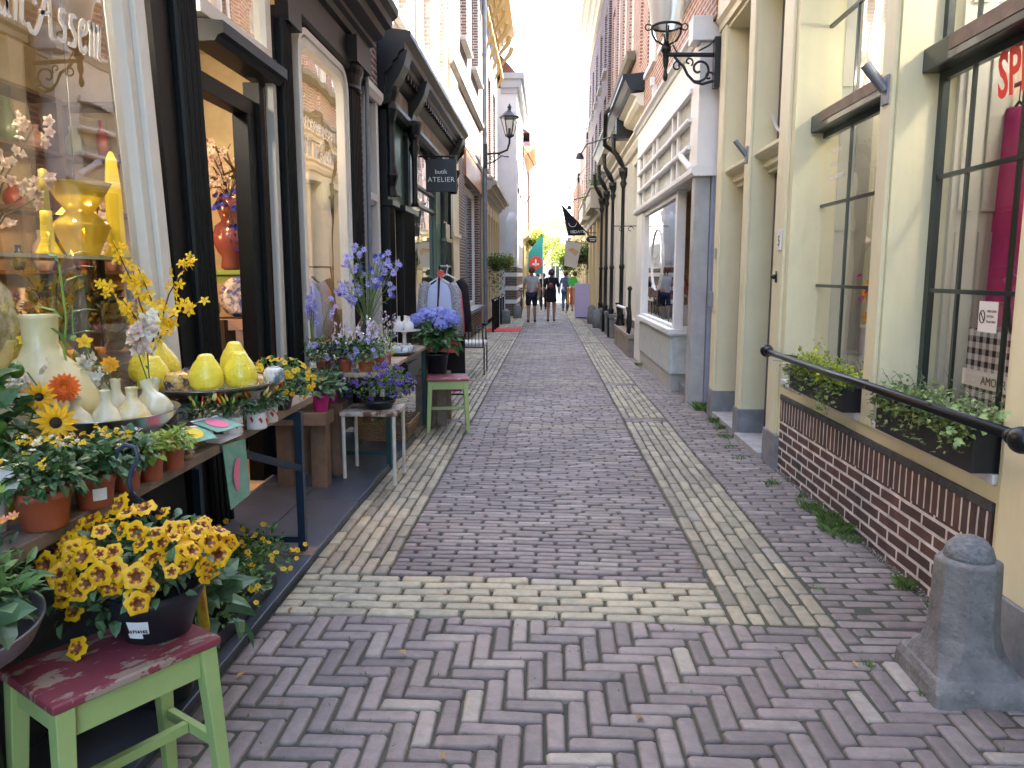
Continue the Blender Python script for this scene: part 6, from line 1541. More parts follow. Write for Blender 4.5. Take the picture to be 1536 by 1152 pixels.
def stool(label, loc, rz, L_, W_, H_, group):
    t = thing('stool', label, 'stool', loc, rz, group)
    m = MB(); m.box(-L_/2,L_/2,-W_/2,W_/2,H_-.022,H_); m.build('seat', PEEL, t, local=True, bevel=.006, bseg=3)
    q = .028
    for sx in (-1,1):
        for sy in (-1,1):
            m = MB(); m.beam((sx*(L_/2-.03),sy*(W_/2-.03),H_-.022),(sx*(L_/2-.008),sy*(W_/2-.006),0),.042,.042,(0,1,0),.030,.030); m.build('leg', GRP, t, local=True, bevel=.003)
    a, b = L_/2-.05, W_/2-.05
    for sy in (-1,1): m = MB(); m.box(-a,a,sy*(W_/2-.03)-.010,sy*(W_/2-.03)+.010,H_-.095,H_-.022); m.build('apron', GRP, t, local=True)
    for sx in (-1,1): m = MB(); m.box(sx*(L_/2-.03)-.010,sx*(L_/2-.03)+.010,-b,b,H_-.085,H_-.022); m.build('apron', GRP, t, local=True)
    for sx in (-1,1): m = MB(); m.box(sx*(L_/2-.016)-.009,sx*(L_/2-.016)+.009,-b-.01,b+.01,H_*.36,H_*.36+.028); m.build('stretcher', GRP, t, local=True)
    m = MB(); m.box(-a-.02,a+.02,-.010,.010,H_*.37,H_*.37+.026); m.build('stretcher', GRP, t, local=True)
    return t
stool('low green stool with a peeling red seat at the bottom left, holding the yellow petunia', (-1.035,1.69,gz(1.7)), R(57), .40, .275, .465, 'green stools with red seats')
stool('green stool with a faded red seat standing in the street beside the blue hydrangea', (-.90,6.86,gz(6.8)), R(8), .37, .38, .485, 'green stools with red seats')
# petunia in its black pot
t = thing('petunia_pot', 'black hanging pot of brown eyed yellow petunias on the red stool', 'potted plant', (-.985,1.80,.452)); x, y, z = -.985, 1.80, .455
m = MB(); m.lathe([(.078,0),(.082,.004),(.108,.085),(.118,.10),(.118,.122),(.108,.122),(.10,.10),(.001,.10)], 36, (x,y,z)); m.build('pot', BLKPOT, t, smooth=True)
def band(a0, a1, z0, z1, r0, r1, n=7):
    b = MB()
    for k in range(n):
        p, q = a0+(a1-a0)*k/n, a0+(a1-a0)*(k+1)/n
        b.quad((x+r0*math.cos(p),y+r0*math.sin(p),z+z0),(x+r0*math.cos(q),y+r0*math.sin(q),z+z0),(x+r1*math.cos(q),y+r1*math.sin(q),z+z1),(x+r1*math.cos(p),y+r1*math.sin(p),z+z1))
    return b
def prad(zz): return .0822+(.108-.082)*(zz-.004)/.081
band(-1.75,-1.25,.035,.070,prad(.035)+.0012,prad(.070)+.0012).build('price_label', PAPER, t); band(-1.80,-1.42,.022,.037,prad(.022)+.0018,prad(.037)+.0018).build('price_label', PAPER, t)
o = text('label_number', '11716162', .0118, BLACKP, t, (x+.1*math.cos(-1.72)-.003, y-.1008, z+.040), (1,.12,0), (.0,-.28,1), .0004, bold=.0003)
m = MB(); rr_ = random.Random(70); c = Vector((x-.015,y,z+.188)); bush(m, c, .185,.17,.10, 780, .034, rr_, .55, .6, .2, .3)
bush(m, (x-.12,y-.06,z+.09), .10,.07,.07, 90, .04, rr_, .6)
m.build('foliage', GREENB, t)
m = MB()
for k in range(26):
    a = rr_.uniform(0,6.28); m.tube([(x,y,z+.1),(x+.1*math.cos(a),y+.1*math.sin(a),z+.16),(x+.19*math.cos(a),y+.17*math.sin(a),z+.14+.08*rr_.random())], .0018, 4)
m.build('stems', STEM, t)
for k in range(92):
    for q in range(40):
        v = Vector((rr_.gauss(-.1,1), rr_.gauss(-.3,1), rr_.gauss(.3,.7))).normalized()
        if v.y < .45 and v.z > -.35: break
    p = c + Vector((v.x*.195, v.y*.18, v.z*.115+.005))
    if p.z < z+.155 and abs(p.x-x) < .12: continue
    p += v*rr_.gauss(0,.012); d = v+Vector((.15,-.55,.35))+Vector((rr_.gauss(0,.5),rr_.gauss(0,.4),rr_.gauss(0,.5))); place_flower(t, F_PET, p, d, rr_.choice((.55,.65,.75,.85,.95)))
for p in ((-1.10,1.655,.478),(-1.13,1.70,.55)): place_flower(t, F_PET, p, (-.2,-.8,.5), .85)
HOOKM = mat('hook_plastic', (.035,.045,.085), .45)
m = MB(); hx, hy = -1.075, 1.86
for (dx, dy) in ((-.09,-.02),(.09,-.04),(.03,.09)): m.tube([(x+dx,y+dy,z+.11),(hx+.02,hy,.80)], .0028, 5)
m.tube([(hx+.018,hy,.78),(hx+.012,hy,.83),(hx+.022,hy,.86),(hx+.040,hy,.885),(hx+.034,hy,.915),(hx+.008,hy,.922),(hx-.012,hy,.905),(hx-.018,hy,.885)], [.006,.007,.0065,.006,.006,.006,.005,.003], 8)
m.build('hook', HOOKM, t, smooth=True)
m = MB(); m.poly([(hx-.005,hy-.01,.795),(hx+.03,hy-.015,.80),(hx+.10,hy-.01,.745),(hx+.14,hy,.70),(hx+.10,hy+.0,.68),(hx+.0,hy-.01,.70),(hx-.01,hy-.012,.76)]); m.build('care_tag', mat('black_card', (.012,.014,.02), .5), t, solid=.001)
o = text('tag_lettering', 'Petunia', .022, PAPER, t, (hx+.018,hy-.017,.762), (1,.1,-.62), (.5,0,1), .0003)
m = MB()
for k in range(5): m.beam((hx+.02+.006*k,hy-.0145,.745-.009*k),(hx+.075+.006*k,hy-.0095,.710-.009*k),.0018,.0006)
m.build('tag_text_lines', PAPER, t)
t = thing('plant_label', 'yellow printed plant label stuck in the leafy pot behind the stool', 'label', (-1.03,2.18,.35)); m = MB(); m.poly([(-1.055,2.15,.40),(-1.03,2.14,.45),(-1.015,2.14,.43),(-.998,2.12,.31),(-1.01,2.12,.27),(-1.03,2.13,.28)]); m.build('card', mat('yellow_print', (.75,.52,.06), .5, noise=(30,.1), col2=(.65,.30,.05)), t, solid=.001)

# metal bowl with plants, bottom left, on a stone stand
t = thing('metal_basin', 'big round tin basin on a rough stone pedestal at the left edge', 'basin', (-1.38,1.42,.5))
m = MB(); m.lathe([(.001,.0),(.18,.005),(.24,.03),(.262,.075),(.27,.077),(.268,.07),(.246,.025),(.185,-.002),(.001,-.006)], 48, (-1.345,1.44,.535)); m.build('basin', TIN, t, smooth=True)
m = MB(); m.lathe([(.16,-.55),(.17,-.3),(.15,-.05),(.12,-.007)], 22, (-1.40,1.50,.53)); m.build('pedestal', mat('rough_dark_stone', (.07,.068,.062), .9, noise=(7,.4), bump=(22,.9,.02)), t)
def basin_pot(px_, py_, r, h, lm, label, seed, fl=None, nf=0):
    rr_ = random.Random(seed); t = thing('basin_plant', label, 'potted plant', (px_,py_,.545), 0, 'pots in the tin basin'); pot_mb(px_,py_,.542,r,h).build('pot', TERRA, t, smooth=True)
    m = MB(); bush(m, (px_+.04,py_+.05,.542+h+.06), .13,.12,.10, 330, .042, rr_, .35, .6); m.build('foliage', lm, t)
    m = MB(); bush(m, (px_+.02,py_,.542+h+.03), .10,.07,.04, 26, .085, rr_, .75); m.build('broad_leaf', GREENB, t)
    for k in range(nf): place_flower(t, fl[k % len(fl)], (px_+rr_.uniform(-.02,.16),py_+rr_.uniform(-.02,.12),.542+h+.13+.05*rr_.random()), (.2,-.6,1), .8)
FM = daisy(.018, 7, .5, mat('petal_magenta', (.55,.03,.40), .5, sss=.2), YEL, .3, 1.2); FO = daisy(.020, 7, .5, mat('petal_peach', (.80,.32,.16), .5, sss=.2), YEL, .3, 1.2)
basin_pot(-1.33,1.50,.05,.10,GREENB,'terracotta pot of purslane with magenta and peach buds in the tin basin',71,[FM,FO],8)
basin_pot(-1.22,1.40,.045,.085,GREENL,'smaller terracotta pot at the front of the tin basin',72)
# ------------------------------------------------------------------ wooden stand with magenta pots
t = thing('wood_stand', 'chunky brown wooden trestle with square posts beside the shop door', 'stand', (-1.52,4.80,0))
m = MB(); m.box(-1.72,-1.36,4.60,4.78,.42,.50); m.box(-1.72,-1.36,4.97,5.15,.42,.50); m.box(-1.72,-1.60,4.78,4.97,.43,.49); m.build('top_rail', WOODD, t, bevel=.005)
for (x, y) in ((-1.44,4.74),(-1.44,5.04),(-1.66,4.74),(-1.66,5.04)): m = MB(); m.box(x-.05,x+.05,y-.05,y+.05,gz(y)+.02,.42); m.build('leg', WOODD, t, bevel=.005)
MAG = mat('magenta_plastic', (.50,.02,.20), .4)
for i, (x, y, lab) in enumerate(((-1.42,4.70,'magenta pot with a pale violet flower, nearer on the wooden trestle'),(-1.45,5.02,'magenta pot set back on the wooden trestle'),(-1.60,4.72,'magenta pot close to the shop front on the trestle'))):
    flower_bush('magenta_pot_plant', lab, x,y,.501,.055,.10,MAG,.13,.14,190,.06,GREENB,F_PURP,3,1.0,80+i,'magenta pots on the wooden trestle')
# ------------------------------------------------------------------ white metal stand with purple bells
WMET = mat('chipped_white_metal', (.58,.57,.50), .5, noise=(18,.15), col2=None); RUST = mat('rusty_top', (.50,.47,.40), .6, noise=(10,.06), col2=(.13,.055,.03))
t = thing('metal_stand', 'small square metal stand with chipped white legs and a rusty top', 'stand', (-1.17,5.08,0))
m = MB(); m.box(-1.36,-.985,4.90,5.27,.425,.455); m.build('top', RUST, t, bevel=.006)
for (x, y) in ((-1.34,4.92),(-1.005,4.92),(-1.34,5.25),(-1.005,5.25)): m = MB(); m.tube([(x,y,gz(y)+(.03 if x < -1.12 else -.005)),(x,y,.425)], .0125, 8); m.lathe([(.018,0),(.018,.012)], 8, (x,y,gz(y)+(.028 if x < -1.12 else -.005))); m.build('leg', WMET, t)
flower_bush('purple_bells_plant','spreading plant of small purple bells on the rusty white stand', -1.13,5.06,.456,.11,.06,BLKPOT,.245,.20,1500,.022,GREENL,F_PURP,85,1.0,90,cz=.5,sy=.8)
# ------------------------------------------------------------------ basket on the step
t = thing('wicker_basket', 'low brown wicker basket of greenery on the step under the second table', 'basket', (-1.32,6.25,0))
m = MB(); rr_ = random.Random(5); W_K = mat('wicker', (.22,.15,.09), .8, noise=(30,.3))
x0, x1, y0, y1 = -1.52,-1.13,6.0,6.45
for r_ in range(9):
    z = .03+r_*.017; e = .0+.004*r_
    P = [(x0-e,y0-e),(x1+e,y0-e),(x1+e,y1+e),(x0-e,y1+e)]
    for a in range(4):
        p, q = Vector(P[a]), Vector(P[(a+1) % 4]); n = 14
        m.tube([(p.x+(q.x-p.x)*k/n+(.005*(-1)**(k+r_) if a % 2 else 0), p.y+(q.y-p.y)*k/n+(.005*(-1)**(k+r_) if a % 2 == 0 else 0), z) for k in range(n+1)], .007, 5)
for k in range(12):
    for yy in (y0, y1): xx = x0+(x1-x0)*k/11; m.tube([(xx,yy,.02),(xx,yy,.19)], .005, 5)
    for xx in (x0, x1): yy = y0+(y1-y0)*k/11; m.tube([(xx,yy,.02),(xx,yy,.19)], .005, 5)
m.build('weave', W_K, t); m = MB(); bush(m, (-1.32,6.22,.17), .17,.2,.09, 420, .03, rr_, .4); m.build('greenery', GREENL, t)
# ------------------------------------------------------------------ second table
t = thing('display_table', 'second plank table on a dark green steel frame under the round cornered window', 'table', (-1.35,6.0,0))
m = MB()
for (a, c) in ((-1.10,-1.34),(-1.345,-1.60)): m.box(a, c, 4.96, 7.20, .675, .705)
m.build('table_top', mat('pale_plank', (.33,.26,.19), .75, noise=(7,.25), bump=(30,.4,.005)), t, bevel=.004)
for (x, y) in ((-1.13,5.35),(-1.56,5.35),(-1.13,6.95),(-1.56,6.95)): m = MB(); m.box(x-.018,x+.018,y-.018,y+.018,gz(y)+.02,.675); m.build('leg', mat('dark_green_steel', (.01,.05,.055), .4), t)
m = MB(); m.box(-1.55,-1.14,5.34,5.36,.06,.09); m.build('foot_bar', mat('dark_green_steel', (.01,.05,.055), .4), t)
for i, (x, y, r, lab) in enumerate(((-1.50,5.06,.052,'terracotta pot of bellflowers at the left of the second table'),(-1.355,5.06,.052,'terracotta pot of bellflowers, second from the left on the second table'),(-1.215,5.06,.052,'terracotta pot of bellflowers at the near corner of the second table'),(-1.165,5.24,.042,'small terracotta pot behind the corner one on the second table'),(-1.15,5.42,.04,'small terracotta pot of pale succulents on the second table'))):
    flower_bush('bellflower_pot', lab, x,y,.706,r,.085,TERRA,.10 if i < 3 else .07,.13,250 if i < 3 else 120,.040 if i < 3 else .025,GREEND if i < 4 else LIME,F_BLUE if i != 1 else F_PURP,7 if i < 4 else 0,.75,100+i,'terracotta pots on the second table')
# tall glass vase with blue flowers
VGL = glass('vase_glass', (.86,.92,.94), .02, 1.6)
t = thing('flower_vase', 'bulging clear glass vase of blue larkspur and cornflowers on the second table', 'vase', (-1.38,5.85,.706))
m = MB(); m.lathe([(.07,0),(.10,.03),(.125,.11),(.115,.19),(.07,.27),(.045,.31),(.05,.35)], 26, (-1.38,5.85,.706), close=False); m.build('vase', VGL, t, smooth=True)
rr_ = random.Random(110); m = MB(); lv = MB(); fp_ = []
for k in range(34):
    a = rr_.uniform(0,6.28); q = rr_.uniform(.05,.30); e = Vector((-1.38+q*math.cos(a)*.95, 5.85+q*math.sin(a)*.7, 1.24+rr_.uniform(0,.36)-q*.35)); b = Vector((-1.38,5.85,.95)); mid = b.lerp(e,.5)+Vector((0,0,.05))
    m.tube([(-1.38+rr_.uniform(-.05,.05),5.85,.74),tuple(b),tuple(mid),tuple(e)], .0025, 4); fp_.append((e, k))
    for j in range(9):
        p = mid.lerp(e, rr_.random()); lv.leaf(p, (rr_.gauss(0,1),rr_.gauss(0,1),rr_.gauss(.5,.5)), (0,0,1), .06*rr_.uniform(.5,1.2), .008, .3)
m.build('stems', STEM, t); lv.build('leaves', mat('feathery_green', (.16,.28,.06), .5, island=.3, sss=.3), t)
for e, k in fp_:
    if k % 3 == 0: place_flower(t, F_CORN, e, (rr_.gauss(.2,.5),-1,.4), 1.1)
    else:
        for j in range(4): place_flower(t, F_BLUE, e+Vector((rr_.gauss(0,.02),rr_.gauss(0,.02),-.026*j)), (rr_.gauss(.1,.7),rr_.gauss(-.7,.5),rr_.gauss(.2,.4)), rr_.uniform(.7,1.0))
# a second loose bunch behind, campanula spikes
def spike_plant(label, x, y, z, h, n, me, seed, sp=.08, lm=GREENL, s=1):
    rr_ = random.Random(seed); t = thing('flower_spikes', label, 'flowers', (x,y,z), 0, 'flower spikes on the second table'); m = MB()
    pot_mb(x,y,z,.045,.08).build('pot', VGL, t, smooth=True)
    tips = []
    for k in range(n): a = rr_.uniform(0,6.28); e = Vector((x+sp*math.cos(a)*rr_.random(), y+sp*math.sin(a)*rr_.random(), z+h*rr_.uniform(.75,1.05))); m.tube([(x,y,z+.02),tuple(e)], .0025, 4); tips.append(e)
    m.build('stems', STEM, t)
    for e in tips:
        for j in range(7): place_flower(t, me, e+Vector((rr_.gauss(0,.012),rr_.gauss(0,.012),-.024*j)), (rr_.gauss(0,1),rr_.gauss(-.6,.6),rr_.gauss(.2,.3)), s*rr_.uniform(.8,1.1))
    l = MB(); bush(l, (x,y,z+.10), .07,.07,.06, 50, .05, rr_, .3); l.build('leaves', lm, t)
spike_plant('lilac bell spikes in glass at the left end of the second table', -1.46,5.45,.706,.30,4,F_LIL,120)
spike_plant('lilac bell spikes in front of the big glass vase', -1.30,5.50,.706,.29,5,F_LIL,121)
spike_plant('silvery lavender spikes at the far side of the glass vase', -1.30,6.25,.706,.34,7,F_LIL,122,.10,mat('leaf_silver', (.22,.26,.24), .7, island=.3),.55)
spike_plant('grey blue airy flowers against the window behind the pots', -1.66,5.35,.72,.55,7,F_BLUE,123,.16,GREENB,.8)
for i in range(6):
    x, y = -1.50+.075*i, 5.26+.01*(i % 2); m = MB(); m.lathe([(.022,0),(.026,.03),(.022,.06),(.012,.075),(.014,.095)], 12, (x,y,.706)); o = m.build('glass_bottle', mat('smoky_glass', (.45,.36,.42), .1, spec=.8, trans=.5), None, smooth=True)
    tag(o, ['small smoky bottle at the left end of the row behind the pots','small smoky bottle second in the row behind the pots','small smoky bottle third in the row behind the pots','small smoky bottle fourth in the row behind the pots','small smoky bottle fifth in the row behind the pots','small smoky bottle at the street end of the row behind the pots'][i], 'bottle', 'small smoky bottles on the second table')
# white bottles, tiered plate, glass birds dish
CER = mat('white_ceramic', (.72,.73,.74), .25, coat=.4)
t = thing('cake_stand', 'white footed plate at the far end of the second table', 'plate', (-1.26,6.72,.706)); m = MB(); m.lathe([(.06,0),(.02,.02),(.015,.12),(.03,.14),(.14,.15),(.145,.157),(.001,.153)], 24, (-1.26,6.72,.706)); m.build('plate', CER, t, smooth=True)
for i, (x, y, lab) in enumerate(((-1.30,6.68,'white ceramic bottle, left one on the footed plate'),(-1.21,6.66,'white ceramic bottle, right one on the footed plate'),(-1.26,6.78,'white ceramic bottle at the back of the footed plate'))):
    m = MB(); m.lathe([(.035,0),(.045,.02),(.043,.06),(.015,.085),(.013,.12),(.016,.125)], 16, (x,y,.861)); o = m.build('ceramic_bottle', CER, None, smooth=True); tag(o, lab, 'bottle', 'white ceramic bottles')
for i, (x, y, lab) in enumerate(((-1.52,6.45,'white bottle standing directly on the table near the shop window'),(-1.44,6.40,'white bottle in the middle of the back group'),(-1.38,6.50,'white bottle at the street side of the back group'))):
    m = MB(); m.lathe([(.04,0),(.05,.03),(.048,.09),(.018,.13),(.016,.17),(.02,.175)], 16, (x,y,.706)); o = m.build('ceramic_bottle', CER, None, smooth=True); tag(o, lab, 'bottle', 'white ceramic bottles')
t = thing('glass_dish', 'shallow dish of clear glass birds on the second table', 'dish', (-1.17,6.1,.706)); m = MB(); m.lathe([(.05,0),(.10,.01),(.135,.035),(.14,.036),(.10,.014),(.001,.008)], 26, (-1.17,6.1,.706)); m.build('dish', TIN, t, smooth=True)
for k in range(7):
    a = k*.9; bx, by = -1.17+.06*math.cos(a), 6.1+.06*math.sin(a); m = MB(); m.lathe([(.002,-.035),(.02,-.02),(.026,0),(.018,.022),(.004,.035)], 10, (bx,by,.745+.012*(k % 2)), M=Matrix.Rotation(1.1,4,'Y')); m.ball((bx+.022,by,.772+.012*(k % 2)), .013, 8, 6); m.build('glass_bird', mat('clear_glass_bird', (.75,.82,.85), .08, trans=.6, spec=.8), t, smooth=True)
# crate and hydrangea
t = thing('wood_crate', 'upright wooden crate under the hydrangea pot', 'crate', (-1.02,7.15,0))
m = MB(); m.box(-1.22,-.93,7.0,7.35,.40,.425); m.build('top', WOODG, t)
for (a, c) in ((-1.22,-1.13),(-1.12,-1.03),(-1.02,-.93)):
    for yy in (7.0, 7.33): m = MB(); m.box(a,c,yy,yy+.02,gz(7),.40); m.build('board', WOODG, t)
t = thing('hydrangea', 'blue hydrangea with big rounded heads in a black pot on the crate', 'potted plant', (-1.05,7.2,.43)); x, y, z = -1.04, 7.15, .426
pot_mb(x,y,z,.115,.19).build('pot', BLKPOT, t, smooth=True); rr_ = random.Random(130)
m = MB(); bush(m, (x,y,z+.32), .22,.2,.17, 300, .095, rr_, .62, .6, .1, .4); m.build('foliage', GREEND, t)
for (dx, dy, dz, r) in ((-.17,-.02,.50,.085),(-.06,-.06,.52,.09),(.05,-.05,.49,.08),(.15,-.03,.50,.08),(-.11,.06,.55,.08),(.02,.05,.56,.08),(.12,.08,.54,.075),(.06,-.10,.45,.065),(-.23,.03,.48,.06)):
    c = MB()
    for k in range(150):
        v = Vector((rr_.gauss(0,1),rr_.gauss(0,1),rr_.gauss(.3,1))).normalized(); p = Vector((x+dx,y+dy,z+dz))+Vector((v.x*r,v.y*r,v.z*r*.72))
        u = v.orthogonal().normalized(); w_ = v.cross(u); s_ = .0125
        a0 = rr_.uniform(0,3)
        for q in range(4):
            d_ = u*math.cos(a0+q*PI/2)+w_*math.sin(a0+q*PI/2); e_ = v.cross(d_); n0 = len(c.v)
            c.v += [tuple(p),tuple(p+d_*s_*.7+e_*s_*.5+v*.003),tuple(p+d_*s_*1.2+v*.001),tuple(p+d_*s_*.7-e_*s_*.5+v*.003)]; c.face((n0,n0+1,n0+2,n0+3))
    c.build('flower_head', HYDR, t)
# ------------------------------------------------------------------ clothes rack
t = thing('clothes_rack', 'narrow black clothes rack standing in front of the boutique', 'clothes rack', (-1.05,8.3,gz(8.3)))
m = MB(); m.tube([(-1.12,8.0,1.43),(-1.12,8.9,1.43)], .012, 8); m.build('bar', IRON, t)
for y in (8.0, 8.9): m = MB(); m.tube([(-1.20,y,0),(-1.12,y,1.43)], .011, 8); m.tube([(-1.3,y,-.05),(-.9,y,-.05)], .012, 8); m.build('upright', IRON, t)
def garment(label, y, x, z, w, l, m_, sl=None, group='clothes hanging on the rack', slm=None, slen=.3):
    t = thing('shirt' if l < 1 else 'coat', label, 'clothing', (x,y,z), 0, group)
    def body(zt, zb, w0, w1, d, n=16, rows_=9):
        mb = MB()
        for i in range(rows_+1):
            u = i/rows_; zz = zt+(zb-zt)*u; ww = w0+(w1-w0)*min(1,u*1.6) if i else w0*.25
            dd = d*(.35+.65*min(1,u*3))
            for k in range(n):
                a = 2*PI*k/n; rr2 = 1+.10*math.sin(5*a+y*3)*u
                mb.v.append((x+ww/2*math.cos(a)*rr2, y+dd*math.sin(a)*rr2, zz-(abs(math.cos(a))**1.5*w0*.12 if i < 2 else 0)))
        for i in range(rows_):
            for k in range(n): a = i*n+k; b = i*n+(k+1) % n; mb.face((a,b,b+n,a+n))
        return mb
    body(z, z-l, w*.82, w, .045).build('body', m_, t, smooth=True)
    for s_ in (-1,1):
        mb = MB(); mb.tube([(x+s_*w*.36,y,z-.04),(x+s_*w*.47,y,z-.12),(x+s_*w*.54,y-.01,z-.10-slen*.6),(x+s_*w*.55,y-.01,z-.10-slen)], [.045,.055,.055,.06], 12); mb.build('sleeve', slm or m_, t, smooth=True)
    mb = MB(); mb.tube([(x,y,z+.12),(x+.015,y,z+.09),(x,y,z+.06),(x,y,z+.0)], .005, 5); mb.tube([(x-w*.3,y,z-.045),(x,y,z+.02),(x+w*.3,y,z-.045)], .008, 6); mb.build('hanger', WHITE, t)
LBLUE = mat('shirt_pale_blue', (.50,.56,.78), .85, noise=(3,.08)); PRN = mat('printed_sleeve', (.50,.50,.53), .9, noise=(130,.06), col2=(.12,.12,.15))
garment('pale blue shirt with printed sleeves, hanging nearest on the rack', 8.04,-1.13,1.30,.35,.62,LBLUE,slm=PRN,slen=.5)
garment('pink garment just showing behind the pale blue shirt', 8.16,-1.12,1.27,.33,.75,mat('coral_cloth', (.65,.10,.14), .85),slen=.45)
garment('long black coat hanging behind on the rack', 8.34,-1.09,1.33,.38,1.12,mat('black_coat_cloth', (.008,.008,.010), .9),slen=.5)
garment('magenta trousers length hanging low on the rack', 8.5,-1.10,1.2,.28,1.15,mat('magenta_cloth', (.42,.02,.20), .85),slen=.2)
m = MB()
for k in range(6): m.leaf((-1.105,8.0,1.35), (math.cos(k),-.4,math.sin(k)), (0,-1,0), .05, .03)
o = m.build('hanger_bow', mat('coral_ribbon', (.80,.12,.10), .7), None); tag(o, 'coral ribbon bow on the hanger of the pale blue shirt', 'bow')
# ------------------------------------------------------------------ wire armchair
t = thing('wire_armchair', 'black wire armchair with a pale cushion in front of the boutique', 'chair', (-1.12,11.0,gz(11))); z0 = gz(11)
cx, cy = -1.12, 11.1
for (dx, dy) in ((-.22,-.25),(.22,-.25),(-.22,.25),(.22,.25)): m = MB(); m.tube([(cx+dx,cy+dy,z0),(cx+dx,cy+dy,z0+.40)], .010, 6); m.build('leg', IRON, t)
for s_ in (-1,1):
    m = MB(); m.tube([(cx-.22,cy+s_*.27,z0+.4),(cx-.22,cy+s_*.27,z0+.66),(cx+.20,cy+s_*.27,z0+.66),(cx+.22,cy+s_*.27,z0+.4)], .009, 6)
    for k in range(9): xx = cx-.2+.05*k; m.tube([(xx,cy+s_*.27,z0+.4),(xx,cy+s_*.27,z0+.66)], .004, 4)
    m.tube([(cx-.22,cy+s_*.27,z0+.4),(cx+.22,cy+s_*.27,z0+.4)], .009, 6); m.build('side', IRON, t)
m = MB(); m.tube([(cx-.24,cy-.27,z0+.4),(cx-.28,cy-.27,z0+.82),(cx-.28,cy+.27,z0+.82),(cx-.24,cy+.27,z0+.4)], .010, 6)
for k in range(12): yy = cy-.25+.045*k; m.tube([(cx-.24,yy,z0+.4),(cx-.28,yy,z0+.82)], .004, 4)
m.tube([(cx-.22,cy-.27,z0+.4),(cx+.22,cy-.27,z0+.4),(cx+.22,cy+.27,z0+.4),(cx-.22,cy+.27,z0+.4)], .009, 6); m.build('back', IRON, t)
m = MB(); m.box(cx-.21,cx+.23,cy-.25,cy+.25,z0+.41,z0+.47); m.build('seat_cushion', mat('pale_cushion', (.66,.64,.58), .9), t, bevel=.025, bseg=3); m = MB(); m.box(cx-.2,cx-.12,cy-.22,cy+.22,z0+.48,z0+.78); m.build('back_cushion', mat('blue_white_cushion', (.45,.50,.62), .9, noise=(20,.2)), t, bevel=.03, bseg=3)

# ------------------------------------------------------------------ stone bollard in front, right
t = thing('stone_bollard', 'eight sided dark stone bollard with a rounded cap, leaning on the brick plinth corner', 'bollard', (1.41,2.52,gz(2.5)))
m = MB(); cx, cy, z0 = 1.405, 2.52, gz(2.5)
def octr(r, z, mb, ch=.42, tw=0):
    for (sx, sy) in ((1,-1),(1,1),(-1,1),(-1,-1)):
        c = r*ch
        pts = {(1,-1):[(r-c,-r),(r,-r+c)],(1,1):[(r,r-c),(r-c,r)],(-1,1):[(-r+c,r),(-r,r-c)],(-1,-1):[(-r,-r+c),(-r+c,-r)]}[(sx,sy)]
        for p in pts: mb.v.append((cx+p[0], cy+p[1], z0+z))
lv = [(.132,.06,.12),(.122,.095,.2),(.110,.13,.42),(.102,.18,.55),(.098,.25,.58),(.096,.36,.58),(.094,.425,.58),(.084,.437,.58)]
for (r, z, ch) in lv: octr(r, z, m, ch)
for i in range(len(lv)-1):
    for k in range(8): b = (k+1) % 8; m.face((i*8+k, i*8+b, i*8+8+b, i*8+8+k))
m.face([(len(lv)-1)*8+k for k in range(8)]); m.build('shaft', DSTONE, t, bevel=.006)
m = MB(); m.lathe([(.075,.43),(.076,.45),(.068,.475),(.045,.50),(.015,.512),(.001,.513)], 24, (cx,cy,z0)); m.build('cap', mat('worn_cap_stone', (.17,.175,.17), .85, noise=(60,.5), bump=(120,.9,.006)), t, smooth=True)
m = MB(); n = len(m.v); a, b_ = .165, .15
m.v += [(cx-a,cy-.18,z0-.02),(cx+a+.02,cy-.16,z0-.02),(cx+a+.02,cy+.19,z0-.02),(cx-.14,cy+.18,z0-.02),(cx-a+.012,cy-.165,z0+.03),(cx+a,cy-.16,z0+.035),(cx+a,cy+.17,z0+.035),(cx-.14,cy+.165,z0+.035),(cx-.135,cy-.13,z0+.068),(cx+.15,cy-.13,z0+.065),(cx+.155,cy+.15,z0+.07),(cx-.13,cy+.15,z0+.075)]
for i in range(2):
    for k in range(4): q = (k+1) % 4; m.face((n+i*4+k,n+i*4+q,n+i*4+4+q,n+i*4+4+k))
m.face((n+8,n+9,n+10,n+11)); m.build('base', DSTONE, t, bevel=.012, bseg=3)

